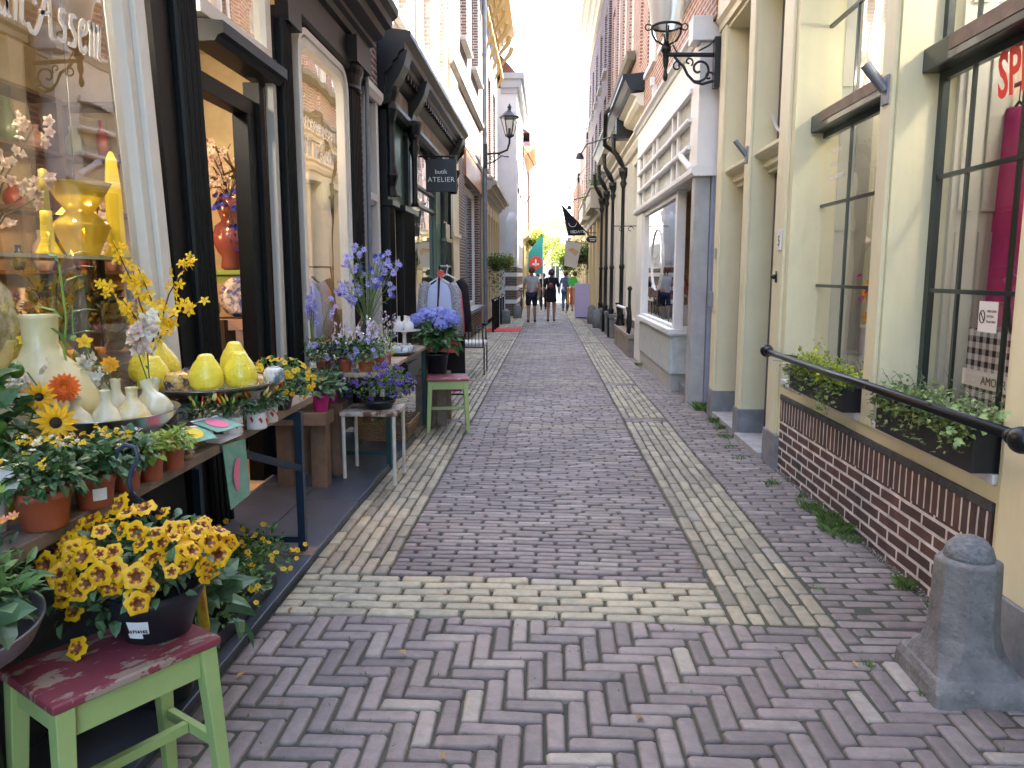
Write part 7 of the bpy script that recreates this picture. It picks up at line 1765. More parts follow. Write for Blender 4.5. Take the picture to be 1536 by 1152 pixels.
# ------------------------------------------------------------------ window boxes
def window_box(label, y0, y1, z0, z1, seed, dens, yel):
    t = thing('window_box', label, 'planter', (1.68,(y0+y1)/2,z0), 0, 'black planter boxes on the window sills'); x0, x1 = 1.58, 1.80
    m = MB(); th_ = .008
    m.box(x0,x0+th_,y0,y1,z0,z1); m.box(x1-th_,x1,y0,y1,z0,z1); m.box(x0+th_,x1-th_,y0,y0+th_,z0,z1); m.box(x0+th_,x1-th_,y1-th_,y1,z0,z1); m.box(x0+th_,x1-th_,y0+th_,y1-th_,z0,z0+.01); m.box(x0-.006,x0+.004,y0-.004,y1+.004,z1-.012,z1+.004)
    m.build('box', mat('black_planter', (.014,.014,.016), .45, noise=(8,.4)), t, bevel=.002)
    m = MB(); m.box(x0+th_,x1-th_,y0+th_,y1-th_,z0+.012,z1-.02); m.build('soil', SOILM, t)
    rr_ = random.Random(seed); m = MB()
    for k in range(dens):
        y = rr_.uniform(y0-.02,y1+.02); x = rr_.gauss(1.66,.055); z = z1-.01+abs(rr_.gauss(0,.035)); d = (rr_.gauss(-.3,.8),rr_.gauss(0,.8),rr_.gauss(.4,.6)); s = rr_.uniform(.014,.03)
        if rr_.random() < .18: x = 1.565-.02*rr_.random(); z = z1-rr_.random()*.13*(1 if rr_.random() < .3 else .35)
        m.leaf((x,y,z), d, (rr_.gauss(0,.4),rr_.gauss(0,.4),1), s, s*.8, .2)
    m.build('foliage', mat('ivy_green', (.11,.20,.05), .5, island=.4, col2=(.30,.38,.15), sss=.25), t)
    m = MB()
    for k in range(26):
        y = rr_.uniform(y0,y1); p = Vector((rr_.uniform(1.6,1.72),y,z1)); P = [p]
        d = Vector((rr_.gauss(-.1,.3),rr_.gauss(.2,.5),1)).normalized()
        for j in range(6): d = (d+Vector((rr_.gauss(0,.25),rr_.gauss(0,.25),-.12))).normalized(); P.append(P[-1]+d*.028)
        m.tube([tuple(q) for q in P], .0012, 4)
        for q in P[1:]: m.leaf(q, (rr_.gauss(0,1),rr_.gauss(0,1),rr_.gauss(0,.6)), (0,0,1), .012, .008)
    m.build('wispy_stems', mat('wispy_green', (.07,.11,.04), .6, island=.4), t)
    if yel:
        m = MB()
        for (yc, n_, zz) in ((4.72,320,.10),(4.45,260,.08),(4.9,150,.06),(4.25,220,.07)):
            for k in range(n_): s = rr_.uniform(.018,.032); m.leaf((rr_.gauss(1.62,.04),rr_.gauss(yc,.07),z1+.01+abs(rr_.gauss(0,zz*.6))), (rr_.gauss(-.2,.7),rr_.gauss(0,.7),rr_.gauss(.7,.5)), (rr_.gauss(0,.5),rr_.gauss(0,.5),1), s, s*.7)
        m.build('golden_foliage', mat('golden_leaf', (.55,.58,.06), .5, island=.3, col2=(.25,.36,.05), sss=.3), t)
        m = MB()
        for k in range(150): s = rr_.uniform(.010,.022); m.leaf((1.56-.03*rr_.random(),rr_.gauss(4.35,.06),z1-.16*rr_.random()), (rr_.gauss(-.6,.5),rr_.gauss(0,.6),rr_.gauss(-.5,.5)), (-1,0,.3), s, s*.5)
        m.build('trailing_fern', mat('fern_green', (.10,.22,.04), .5, island=.35, sss=.25), t)
    else:
        for (yc, xc, zc) in ((2.86,1.53,.80),(2.90,1.50,.77),(2.80,1.56,.84),(2.98,1.54,.82),(2.75,1.60,.86),(3.05,1.58,.83),(2.84,1.49,.74),(2.66,1.62,.80)):
            m = MB()
            for k in range(5):      # ivy leaf: five lobes
                a = -PI/2+(k-2)*.62; c = Vector((xc+rr_.uniform(-.01,.01),yc,zc)); nn = Vector((-.5,-.6,.8)).normalized(); u = nn.orthogonal().normalized(); w_ = nn.cross(u); d = u*math.cos(a)+w_*math.sin(a); m.leaf(c, d, nn, .034 if k == 2 else .026, .016, .1)
            m.build('ivy_leaf', mat('pale_ivy', (.20,.33,.08), .5, island=.3, col2=(.35,.45,.18), sss=.25), t)
window_box('black planter with golden and lime foliage on the farther window sill', 4.14, 5.06, .613, .745, 140, 1500, True)
window_box('longer black planter with ivy and grey green foliage on the nearer window sill', 2.87, 3.72, .613, .775, 141, 2200, False)
# ------------------------------------------------------------------ things behind the glass, left shop
def item(name, label, cat, mb, m_, group=None, smooth=True):
    o = mb.build(name, m_, None, smooth=smooth); tag(o, label, cat, group); return o
m = MB(); m.box(-2.48,-2.02,2.5,4.22,1.415,1.43); item('glass_shelf', 'glass shelf carrying yellow vases inside the first shop window', 'shelf', m, mat('shelf_glass', (.45,.50,.45), .1, spec=.8), smooth=False)
for y in (2.55, 4.15): m = MB(); m.box(-2.47,-2.44,y,y+.03,.95,1.415); item('shelf_post', 'thin upright carrying the glass shelf, %s one' % ('nearer' if y < 3 else 'farther'), 'post', m, IRON, smooth=False)
m = MB(); m.box(-2.6,-1.95,-1.2,4.24,0,.94); item('display_plinth', 'boxy display plinth inside the first shop window', 'plinth', m, mat('plinth_wood', (.30,.22,.13), .7, noise=(5,.2)), smooth=False)
YG = mat('yellow_ceramic', (.78,.64,.06), .35); YGL = mat('yellow_vase_glass', (.80,.62,.06), .08, trans=.45, spec=.8)
t = thing('candlestick', 'yellow candlestick with a flared foot and a candle on the glass shelf', 'candlestick', (-2.25,3.42,1.43)); m = MB(); m.lathe([(.065,0),(.05,.02),(.028,.07),(.025,.16),(.025,.20)], 18, (-2.25,3.42,1.43)); m.tube([(-2.25,3.42,1.47),(-2.25+.045,3.36,1.49),(-2.25+.045,3.36,1.52),(-2.25,3.42,1.54)], .007, 6); m.build('holder', YG, t, smooth=True); m = MB(); m.lathe([(.020,.2),(.018,.38),(.002,.385)], 14, (-2.25,3.42,1.43)); m.build('candle', mat('olive_candle', (.45,.40,.08), .5), t, smooth=True)
m = MB(); m.lathe([(.07,0),(.075,.02),(.13,.14),(.12,.16),(.075,.20),(.06,.215),(.10,.27),(.145,.35)], 30, (-2.25,3.68,1.432), close=False); item('glass_vase', 'amber yellow glass vase with a wide funnel mouth on the shelf', 'vase', m, YGL)
m = MB(); m.lathe([(.08,0),(.05,.06),(.045,.32),(.03,.50),(.01,.54)], 4, (-2.25,3.98,1.432)); item('obelisk_vase', 'tall yellow four sided obelisk vase at the right of the shelf', 'vase', m, YG, smooth=False)
GGL = mat('olive_glass', (.20,.22,.10), .12, spec=.8, trans=.45)
for (y, lab) in ((3.22,'green glass candlestick, left one under the shelf'),(3.42,'green glass candlestick, right one under the shelf')):
    m = MB(); m.lathe([(.07,0),(.06,.02),(.03,.10),(.022,.14),(.045,.17),(.022,.20),(.05,.25),(.025,.30),(.03,.32),(.045,.33),(.045,.41)], 20, (-2.12,y,.942)); item('glass_candlestick', lab, 'candlestick', m, GGL, 'green glass candlesticks')
t = thing('lemon_jar', 'glass jar packed with preserved lemons below the shelf', 'jar', (-2.2,3.95,.94)); rr_ = random.Random(150); k_ = 0
for r_ in range(5):
    for k in range(7): a = k*.9+r_*.45; m = MB(); m.ball((-2.2+.085*math.cos(a),3.95+.085*math.sin(a),.985+.048*r_), .030, 10, 8, .85); m.build('lemon', mat('jar_lemon', (.62,.50,.05), .35), t, smooth=True)
m = MB(); m.lathe([(.115,0),(.12,.02),(.125,.27)], 24, (-2.2,3.95,.942), close=False); m.build('jar', VGL, t, smooth=True)
m = MB(); m.lathe([(.08,0),(.15,.08),(.19,.2),(.17,.34),(.10,.44),(.09,.46)], 24, (-2.15,2.72,.942)); item('painted_vase', 'large white vase with a painted leaf at the left edge of the window', 'vase', m, mat('painted_vase_glaze', (.66,.66,.58), .25, coat=.4, noise=(5,.05), col2=(.30,.36,.14)))
def blossom(label, base, n, spread, zmin, zmax, me, seed, group=None, twigm=TWIG):
    rr_ = random.Random(seed); t = thing('blossom_bunch', label, 'flowers', base, 0, group); m = MB(); P = []
    for k in range(n):
        a = rr_.uniform(0,6.28); e = Vector((base[0]+spread*math.cos(a)*rr_.random(), base[1]+spread*math.sin(a)*rr_.random()*1.4, rr_.uniform(zmin,zmax))); b = Vector(base); m.tube([tuple(b), tuple(b.lerp(e,.5)+Vector((0,0,.05))), tuple(e)], .004, 4)
        for j in range(5): P.append(e+Vector((rr_.gauss(0,.04),rr_.gauss(0,.04),rr_.gauss(0,.04))))
    m.build('twigs', twigm, t)
    for p in P[:95]: place_flower(t, me, p, (rr_.gauss(.5,.8),rr_.gauss(-.8,.5),rr_.gauss(.1,.6)), rr_.uniform(.9,1.5))
    return t
blossom('dried pink blossom branches inside the first window', (-2.2,2.9,1.4), 16, .3, 1.5, 2.1, F_STOCK, 151)
blossom('peach blossom bunch lit by the orange lamp', (-2.6,4.3,1.3), 10, .22, 1.45, 1.75, F_STOCK, 152)
m = MB()
for k in range(60): pass
t = thing('potted_foliage', 'dark foliage and magenta blooms low inside the first window', 'plants', (-2.3,3.0,.94)); rr_ = random.Random(153); m = MB()
for (y, z) in ((2.4,1.1),(2.9,1.05),(3.6,1.1),(4.1,1.12)): bush(m, (-2.42,y,z), .16,.22,.16, 190, .07, rr_, .5)
m.build('foliage', GREEND, t)
for k in range(18): place_flower(t, FM, (-2.3+rr_.uniform(-.08,.1),2.4+1.6*rr_.random(),1.0+.25*rr_.random()), (.8,-1,.3), 1.6)
# through the door
t = thing('green_table', 'small green table with magenta and red vases inside the shop doorway', 'table', (-2.5,6.0,0)); GT = mat('apple_green_paint', (.16,.30,.08), .5)
m = MB(); m.box(-2.80,-2.20,5.85,6.3,1.345,1.38); m.box(-2.76,-2.24,5.88,5.90,1.28,1.345); m.build('top', GT, t)
for (x, y) in ((-2.76,5.9),(-2.24,5.9),(-2.76,6.26),(-2.24,6.26)): m = MB(); m.box(x-.02,x+.02,y-.02,y+.02,0,1.345); m.build('leg', GT, t)
m = MB(); m.lathe([(.06,0),(.08,.02),(.07,.10),(.10,.14),(.14,.24),(.11,.34),(.06,.38),(.08,.44),(.10,.50),(.08,.56)], 24, (-2.50,6.05,1.382)); item('purple_vase', 'dusky purple vase made of two bulbs on the green table', 'vase', m, mat('plum_glaze', (.20,.07,.08), .2, coat=.4))
m = MB(); m.lathe([(.06,0),(.075,.05),(.07,.14),(.05,.16)], 20, (-2.34,6.0,1.382)); item('red_vase', 'small red vase beside the dusky purple one', 'vase', m, mat('red_glaze', (.32,.02,.015), .2, coat=.4))
blossom('pale blossom bunch spreading over the purple vase', (-2.5,6.05,1.92), 22, .26, 1.98, 2.32, F_STOCK, 154)
blossom('deep blue cornflowers beside the purple vase', (-2.42,5.95,1.7), 8, .16, 1.55, 1.95, F_CORN, 155)
m = MB(); m.lathe([(.10,0),(.13,.04),(.13,.10),(.10,.15),(.06,.17),(.065,.26)], 24, (-2.62,5.75,1.02)); item('pink_vase', 'round pink brown vase under the green table', 'vase', m, mat('pink_brown_glaze', (.34,.13,.10), .2, coat=.4))
m = MB(); m.box(-2.9,-2.35,5.5,5.95,.0,1.018); item('dark_cabinet', 'dark cabinet carrying the round pink brown vase', 'cabinet', m, mat('dark_cabinet_wood', (.05,.03,.02), .6), smooth=False)
m = MB(); m.lathe([(.001,0),(.10,.004),(.15,.02),(.155,.022),(.10,.008),(.001,.006)], 28, (-2.30,5.7,1.18), M=Matrix.Rotation(R(80),4,'X')); item('blue_plate', 'blue and white plate standing inside the doorway', 'plate', m, mat('delft_glaze', (.50,.55,.62), .2, coat=.4, noise=(16,.07), col2=(.05,.09,.30)))
t = thing('pink_chair', 'dusty pink wooden chair inside the shop doorway', 'chair', (-2.2,5.3,0)); PW = mat('dusty_pink_wood', (.40,.28,.26), .6)
for (x, y) in ((-2.35,5.2),(-2.05,5.2),(-2.35,5.5),(-2.05,5.5)): m = MB(); m.box(x-.02,x+.02,y-.02,y+.02,0,.45); m.build('leg', PW, t)
m = MB(); m.box(-2.38,-2.02,5.17,5.53,.45,.48); m.build('seat', PW, t); m = MB(); m.beam((-2.2,5.5,.48),(-2.26,5.6,1.0),.10,.02); m.beam((-2.36,5.5,.48),(-2.40,5.58,1.02),.035); m.beam((-2.05,5.5,.48),(-2.06,5.58,1.02),.035); m.box(-2.42,-2.04,5.56,5.6,.94,1.02); m.build('backrest', PW, t)
m = MB(); rr_ = random.Random(156)
for k in range(12):
    p = Vector((-2.7+.1*k*.3,6.2,2.1)); e = p+Vector((rr_.gauss(0,.35),rr_.gauss(0,.2),rr_.uniform(.2,.7))); m.tube([tuple(p),tuple(p.lerp(e,.5)+Vector((rr_.gauss(0,.08),0,rr_.gauss(0,.05)))),tuple(e)], [.012,.008,.003], 5)
item('bare_branches', 'bare dark branches under the ceiling inside the doorway', 'branches', m, TWIG)
m = MB(); m.lathe([(.001,0),(.12,.004),(.13,.03),(.001,.04)], 24, (-2.0,7.08,2.05), sx=.8, M=Matrix.Rotation(R(90),4,'X')); item('round_mirror', 'pale round disc hanging inside the round cornered window', 'mirror', m, mat('pale_disc', (.55,.60,.45), .3))
m = MB(); m.box(-2.40,-2.15,7.02,7.06,.3,2.3); item('folding_screen', 'tall cream screen at the end of the round cornered window', 'panel', m, mat('cream_panel_paint', (.62,.57,.42), .6), smooth=False)
m = MB(); m.box(-2.5,-1.9,5.65,7.1,.55,.60); item('window_shelf', 'low wooden display shelf inside the round cornered window', 'shelf', m, WOODD, smooth=False)
# shelves with stock along the walls of the flower shop
rr_ = random.Random(200); SHW = mat('shelf_brown_wood', (.13,.08,.05), .6, noise=(6,.3))
VC = [('ochre yellow', (.60,.42,.06)), ('sage green', (.20,.26,.14)), ('dusky red', (.34,.06,.04)), ('dark blue', (.03,.05,.16)), ('cream white', (.62,.58,.46)), ('pale pink', (.55,.34,.30))]
for (nm, x0, x1, y0, y1) in (('end wall', -4.40, -3.30, 6.78, 7.08), ('long rear wall', -4.48, -4.18, 4.4, 6.7)):
    t = thing('shelf_unit', 'dark wooden shelf unit full of vases against the %s of the flower shop' % nm, 'shelf unit', ((x0+x1)/2, (y0+y1)/2, 0))
    for z in (.35, .85, 1.35, 1.85, 2.35, 2.8): m = MB(); m.box(x0, x1, y0, y1, z, z+.03); m.build('shelf', SHW, t)
    m = MB()
    for (a, b) in (((x0, y0), (x0+.03, y1)), ((x1-.03, y0), (x1, y1))) if nm == 'end wall' else (((x0, y0), (x1, y0+.03)), ((x0, y1-.03), (x1, y1)), ((x0, 5.5), (x1, 5.53))):
        m.box(a[0], b[0], a[1], b[1], 0, .349)
        for z in (.35, .85, 1.35, 1.85, 2.35): m.box(a[0], b[0], a[1], b[1], z+.031, z+.499 if z < 2.3 else z+.449)
    m.build('frame', SHW, t)
    for zi, z in enumerate((.88, 1.38, 1.88, 2.38)):
        n = 4 if nm == 'end wall' else 7
        for k in range(n):
            u = (k+.6)/(n+.2); x, y = (x0+(x1-x0)*u, (y0+y1)/2) if nm == 'end wall' else ((x0+x1)/2, y0+(y1-y0)*u)
            cn, cc = VC[rr_.randrange(6)]; h = rr_.uniform(.16,.36); r = rr_.uniform(.05,.10); m = MB(); m.lathe([(r*.6,0),(r,h*.3),(r*.9,h*.6),(r*.4,h*.8),(r*.5,h),(r*.42,h)], 14, (x,y,z+.001))
            item('stock_vase', '%s vase, %s from the left, %s shelf, %s unit' % (cn, ('first','second','third','fourth','fifth','sixth','seventh')[k], ('lowest','second','third','top')[zi], nm), 'vase', m, mat('stock_'+cn.replace(' ','_'), cc, .3, coat=.3))
# lit lamps of the shops, some added as fill for dark displays
def lamp(name, label, loc, col, power, r, shade=True, top=3.3):
    t = thing(name, label, 'lamp', loc)
    m = MB(); m.lathe([(.03,.10),(.05,.09),(.13,0),(.125,0)], 20, loc, close=False); m.build('shade', mat('warm_shade_'+name, col, .6, emit=(col, .35)), t, smooth=True)
    m = MB(); m.tube([(loc[0],loc[1],loc[2]+.1),(loc[0],loc[1],3.3)], .005, 5); m.build('cord', IRON, t)
    m = MB(); m.ball((loc[0],loc[1],loc[2]+.03), .03, 10, 8); m.build('bulb', mat('glowing_bulb', (1,.8,.5), .5, emit=((1,.75,.4), 2.5)), t, smooth=True)
    l = bpy.data.lights.new('lamp_light', 'POINT'); l.energy = power; l.color = col; l.shadow_soft_size = r; o = bpy.data.objects.new('lamp_light', l); COL.objects.link(o); o.location = (loc[0],loc[1],loc[2]-.06)
lamp('pendant_lamp', 'lit pendant lamp under the ceiling inside the doorway', (-2.45,5.0,2.78), (1,.78,.52), 4, .08)
lamp('fill_lamp', 'added fill lamp among the clothes inside the nearer right window', (2.45,3.3,3.0), (1,.93,.82), 4, .08)  # added source, brightens the dresses and bag behind the glass
lamp('fill_lamp', 'added fill lamp inside the farther right window', (2.45,5.2,3.0), (1,.93,.82), 1.5, .08)  # added source, weaker fill for the farther display
lamp('orange_lamp', 'glowing orange lamp deep inside the first shop window', (-3.2,5.2,1.75), (1,.36,.07), 4, .08)
lamp('pendant_lamp', 'added fill lamp hanging above the shelf of yellow vases', (-2.40,3.3,2.75), (1,.88,.72), 9, .08)  # added neutral fill to lift the dark shelf and lemon jar
lamp('pendant_lamp', 'lit pendant lamp inside the round cornered window', (-2.4,6.5,2.75), (1,.80,.55), 2.2, .08)

# ------------------------------------------------------------------ right shop, behind the glass
def hang_dress(label, x, y, z, w, l, m_, group='clothes inside the right shop window'):
    t = thing('dress', label, 'clothing', (x,y,z), 0, group); mb = MB(); n = 18
    for i in range(9):
        u = i/8; ww = w*(.30 if i == 0 else .62+.38*u); 
        for k in range(n): a = 2*PI*k/n; rr2 = 1+.13*math.sin(6*a)*u; mb.v.append((x+.05*math.sin(a)*rr2*(1+u*.6), y+ww/2*math.cos(a)*rr2, z-l*u-(.05*abs(math.cos(a)) if i == 1 else 0)))
    for i in range(8):
        for k in range(n): a = i*n+k; b = i*n+(k+1) % n; mb.face((a,b,b+n,a+n))
    mb.build('body', m_, t, smooth=True); mb = MB(); mb.tube([(x,y-w*.25,z-.03),(x,y,z+.03),(x,y+w*.25,z-.03)], .007, 6); mb.tube([(x,y,z+.03),(x,y,z+.12)], .003, 5); mb.build('hanger', IRON, t)
MGT = mat('magenta_fabric', (.42,.03,.16), .8, noise=(4,.15)); CRM = mat('cream_knit', (.60,.52,.38), .9, noise=(40,.2), bump=(60,.6,.004))
hang_dress('long magenta dress hanging in the nearer right window', 2.2,3.86,2.12,.34,1.25,MGT)
hang_dress('cream speckled dress behind the magenta one', 2.42,4.02,1.75,.50,.95,CRM)
hang_dress('second magenta garment nearer the glass edge', 2.2,3.48,2.15,.34,1.2,MGT)
hang_dress('tan skirt hanging low behind the checked bag', 2.32,3.78,1.35,.5,.7,mat('tan_cloth', (.35,.25,.15), .8))
m = MB(); m.tube([(2.22,3.0,2.24),(2.22,4.6,2.24)], .012, 8); item('clothes_rail', 'thin rail carrying the clothes inside the right window', 'rail', m, IRON)
m = MB(); m.box(1.9,2.9,2.86,5.5,.45,.62); item('window_platform', 'low pale display platform inside the right windows', 'platform', m, mat('pale_platform', (.50,.48,.42), .7), smooth=False)
# checked bag
def checkm():
    m = mat('gingham_cloth', (.6,.6,.6), .8); N = m.node_tree.nodes; L = m.node_tree.links; b = N['Principled BSDF']; g = N.new('ShaderNodeNewGeometry'); s = N.new('ShaderNodeSeparateXYZ'); L.new(g.outputs['Position'], s.inputs[0])
    def stripes(sock):
        a = N.new('ShaderNodeMath'); a.operation = 'MULTIPLY'; a.inputs[1].default_value = 1/.056; L.new(sock, a.inputs[0]); f = N.new('ShaderNodeMath'); f.operation = 'FRACT'; L.new(a.outputs[0], f.inputs[0]); c = N.new('ShaderNodeMath'); c.operation = 'GREATER_THAN'; c.inputs[1].default_value = .5; L.new(f.outputs[0], c.inputs[0]); return c.outputs[0]
    ad = N.new('ShaderNodeMath'); L.new(s.outputs[0], ad.inputs[0]); L.new(s.outputs[1], ad.inputs[1]); a = stripes(ad.outputs[0]); c = stripes(s.outputs[2])
    su = N.new('ShaderNodeMath'); L.new(a, su.inputs[0]); L.new(c, su.inputs[1]); mr = N.new('ShaderNodeMapRange'); mr.inputs[1].default_value = 0; mr.inputs[2].default_value = 2; mr.inputs[3].default_value = .70; mr.inputs[4].default_value = .015; L.new(su.outputs[0], mr.inputs[0]); L.new(mr.outputs[0], b.inputs['Base Color']); return m
t = thing('checked_bag', 'black and white gingham shopper with a white AMOUR band', 'bag', (2.05,3.5,.62)); m = MB(); m.box(2.0,2.16,3.28,3.76,.64,1.10); m.build('bag', checkm(), t, bevel=.008)
m = MB(); m.box(1.992,2.0-.0005,3.275,3.765,.83,.905); m.box(2.0,2.165,3.765,3.7655,.83,.905); m.build('band', WHITE, t); text('lettering', 'AMOUR', .055, mat('grey_ink', (.12,.12,.12), .6), t, (1.9905,3.60,.848), (0,-1,0), (0,0,1), .0005)
m = MB(); m.tube([(2.0,3.42,1.10),(1.98,3.42,1.22),(1.98,3.60,1.22),(2.0,3.60,1.10)], .008, 6); m.build('handle', BLACKP, t)
# red lettering, notices
RED = mat('red_vinyl', (.75,.03,.015), .5)
t = thing('window_sign', 'small white notice asking not to place bicycles, on the nearer right window', 'sign', (1.86,3.35,1.12)); m = MB(); m.box(1.858,1.8605,3.28,3.42,1.105,1.235); m.build('card', PAPER, t)
m = MB(); m.tube([(1.856,3.388+.020*math.cos(q),1.17+.026*math.sin(q)) for q in [2*PI*k/20 for k in range(21)]], .002, 5, cap=False); m.tube([(1.856,3.402,1.188),(1.856,3.374,1.152)], .002, 5); m.build('symbol', BLACKP, t)
for k, s_ in enumerate(('HIER GEEN','FIETSEN','PLAATSEN')): text('lettering', s_, .014, BLACKP, t, (1.8575,3.356,1.19-.022*k), (0,-1,0), (0,0,1), .0003)
t = thing('window_lettering', 'hand painted red letters SP at the top of the nearer right window', 'lettering', (1.86,3.3,2.1)); text('letters', 'SPR', .26, RED, t, (1.857,3.415,2.07), (0,-1,0), (0,.12,1), .0008, bold=.006, squash=.62)
t = thing('window_lettering', 'thin white words on the upper pane of the farther right window', 'lettering', (1.86,5.2,2.0))
for k, s_ in enumerate(('Voor een','vrouw','van formaat')): text('letters', s_, .065, WHITE, t, (1.857,5.33,2.13-.085*k), (0,-1,0), (0,0,1), .0004, squash=.8)
m = MB(); m.box(2.2,2.5,5.3,5.7,.62,.98); item('display_cube', 'white cube under the bright bouquet in the farther right window', 'cube', m, WHITE, smooth=False)
t = thing('bouquet_pot', 'white pot with a pink and orange bouquet in the farther right window', 'bouquet', (2.3,5.45,.98)); m = MB(); m.lathe([(.045,0),(.06,.13),(.05,.13)], 16, (2.25,5.42,.982)); m.build('pot', WHITE, t, smooth=True); rr_ = random.Random(160)
for k in range(46): place_flower(t, (FM if rr_.random() < .6 else F_RAN), (2.25+rr_.gauss(0,.05),5.42+rr_.gauss(0,.07),1.2+rr_.gauss(0,.075)), (-.8,-.6,.4), 1.5)
t = thing('orange_flowers', 'spray of orange flowers standing by the right window wall', 'flowers', (2.25,5.1,1.1)); 
for k in range(14): place_flower(t, F_RAN, (2.3+rr_.gauss(0,.03),5.22+rr_.gauss(0,.04),1.40+rr_.gauss(0,.06)), (-.8,-.6,.3), 1.1)
m = MB(); m.tube([(2.3,5.22,.62),(2.3,5.22,1.4)], .006, 5); m.build('stem', STEM, t)
def shoe(y, label):
    t = thing('clog', label, 'shoe', (2.15,y,.63)); m = MB(); n = 14; st = []
    for i, (dy, w, h, zb) in enumerate(((0,.02,.02,.03),(.03,.04,.06,.01),(.10,.05,.085,.0),(.18,.048,.09,.0),(.25,.042,.06,.0),(.31,.04,.055,.0),(.345,.02,.04,.01))):
        for k in range(n): a = 2*PI*k/n; m.v.append((2.15+w*math.cos(a), y+.17-dy, .66+zb+h*.5+h*.5*math.sin(a)))
    for i in range(6):
        for k in range(n): a = i*n+k; b = i*n+(k+1) % n; m.face((a,b,b+n,a+n))
    m.face(range(n)); m.face([6*n+k for k in range(n)]); m.build('upper', mat('peach_leather', (.70,.34,.18), .45), t, smooth=True); m = MB(); m.box(2.10,2.20,y-.17,y+.17,.622,.655); m.build('sole', mat('sole_tan', (.45,.25,.14), .6), t, bevel=.01)
shoe(4.35, 'peach coloured clog on the platform of the nearer right window')
m = MB(); m.lathe([(.05,0),(.11,.05),(.10,.14),(.04,.20)], 14, (2.3,4.62,1.30)); item('woven_hat', 'small orange brown woven hat on a stand in the right window', 'hat', m, mat('straw', (.45,.26,.08), .8, bump=(50,.6,.005)))
m = MB(); m.lathe([(.01,0),(.012,.68)], 8, (2.3,4.62,.62)); item('hat_stand', 'thin stand under the small woven hat', 'stand', m, IRON)
for (x, y, z, lab) in ((2.25,4.50,2.03,'small white wall spotlight in the nearer right window'),(2.25,5.75,1.55,'small white wall spotlight in the farther right window')):
    t = thing('wall_spotlight', lab, 'lamp', (x,y,z), 0, 'white wall spotlights'); m = MB(); m.lathe([(.045,-.05),(.065,.05),(.05,.06)], 16, (x,y,z), M=Matrix.Rotation(.4,4,'X')); m.build('shade', mat('pinkish_white', (.72,.62,.58), .5), t, smooth=True); m = MB(); m.tube([(x,y,z),(x+.02,y+.12,z+.02)], .010, 6); m.build('arm', mat('pinkish_white', (.72,.62,.58), .5), t)
m = MB(); m.tube([(2.1,4.12,1.62),(2.1,4.11,1.30)], .010, 8); item('green_tube', 'thin bright green tube in the nearer right window', 'tube', m, mat('bright_green', (.02,.55,.12), .4))
m = MB(); rr_ = random.Random(161)
for k in range(30): m.leaf((2.18+rr_.gauss(0,.02),4.02+rr_.gauss(0,.04),1.42-.12*rr_.random()), (rr_.gauss(0,.3),rr_.gauss(0,.5),-1), (1,0,0), .08, .03)
item('black_tassel', 'dark tasselled scarf hanging beside the green tube', 'scarf', m, mat('black_cloth2', (.01,.01,.012), .9))
m = MB()
for k in range(24): m.ball((2.35+rr_.gauss(0,.02),4.30+rr_.gauss(0,.03),2.25-.5*k/24), .016, 6, 5)
item('bead_strings', 'silvery bead strings hanging in the nearer right window', 'beads', m, mat('silver_beads', (.6,.6,.62), .2, metal=1))
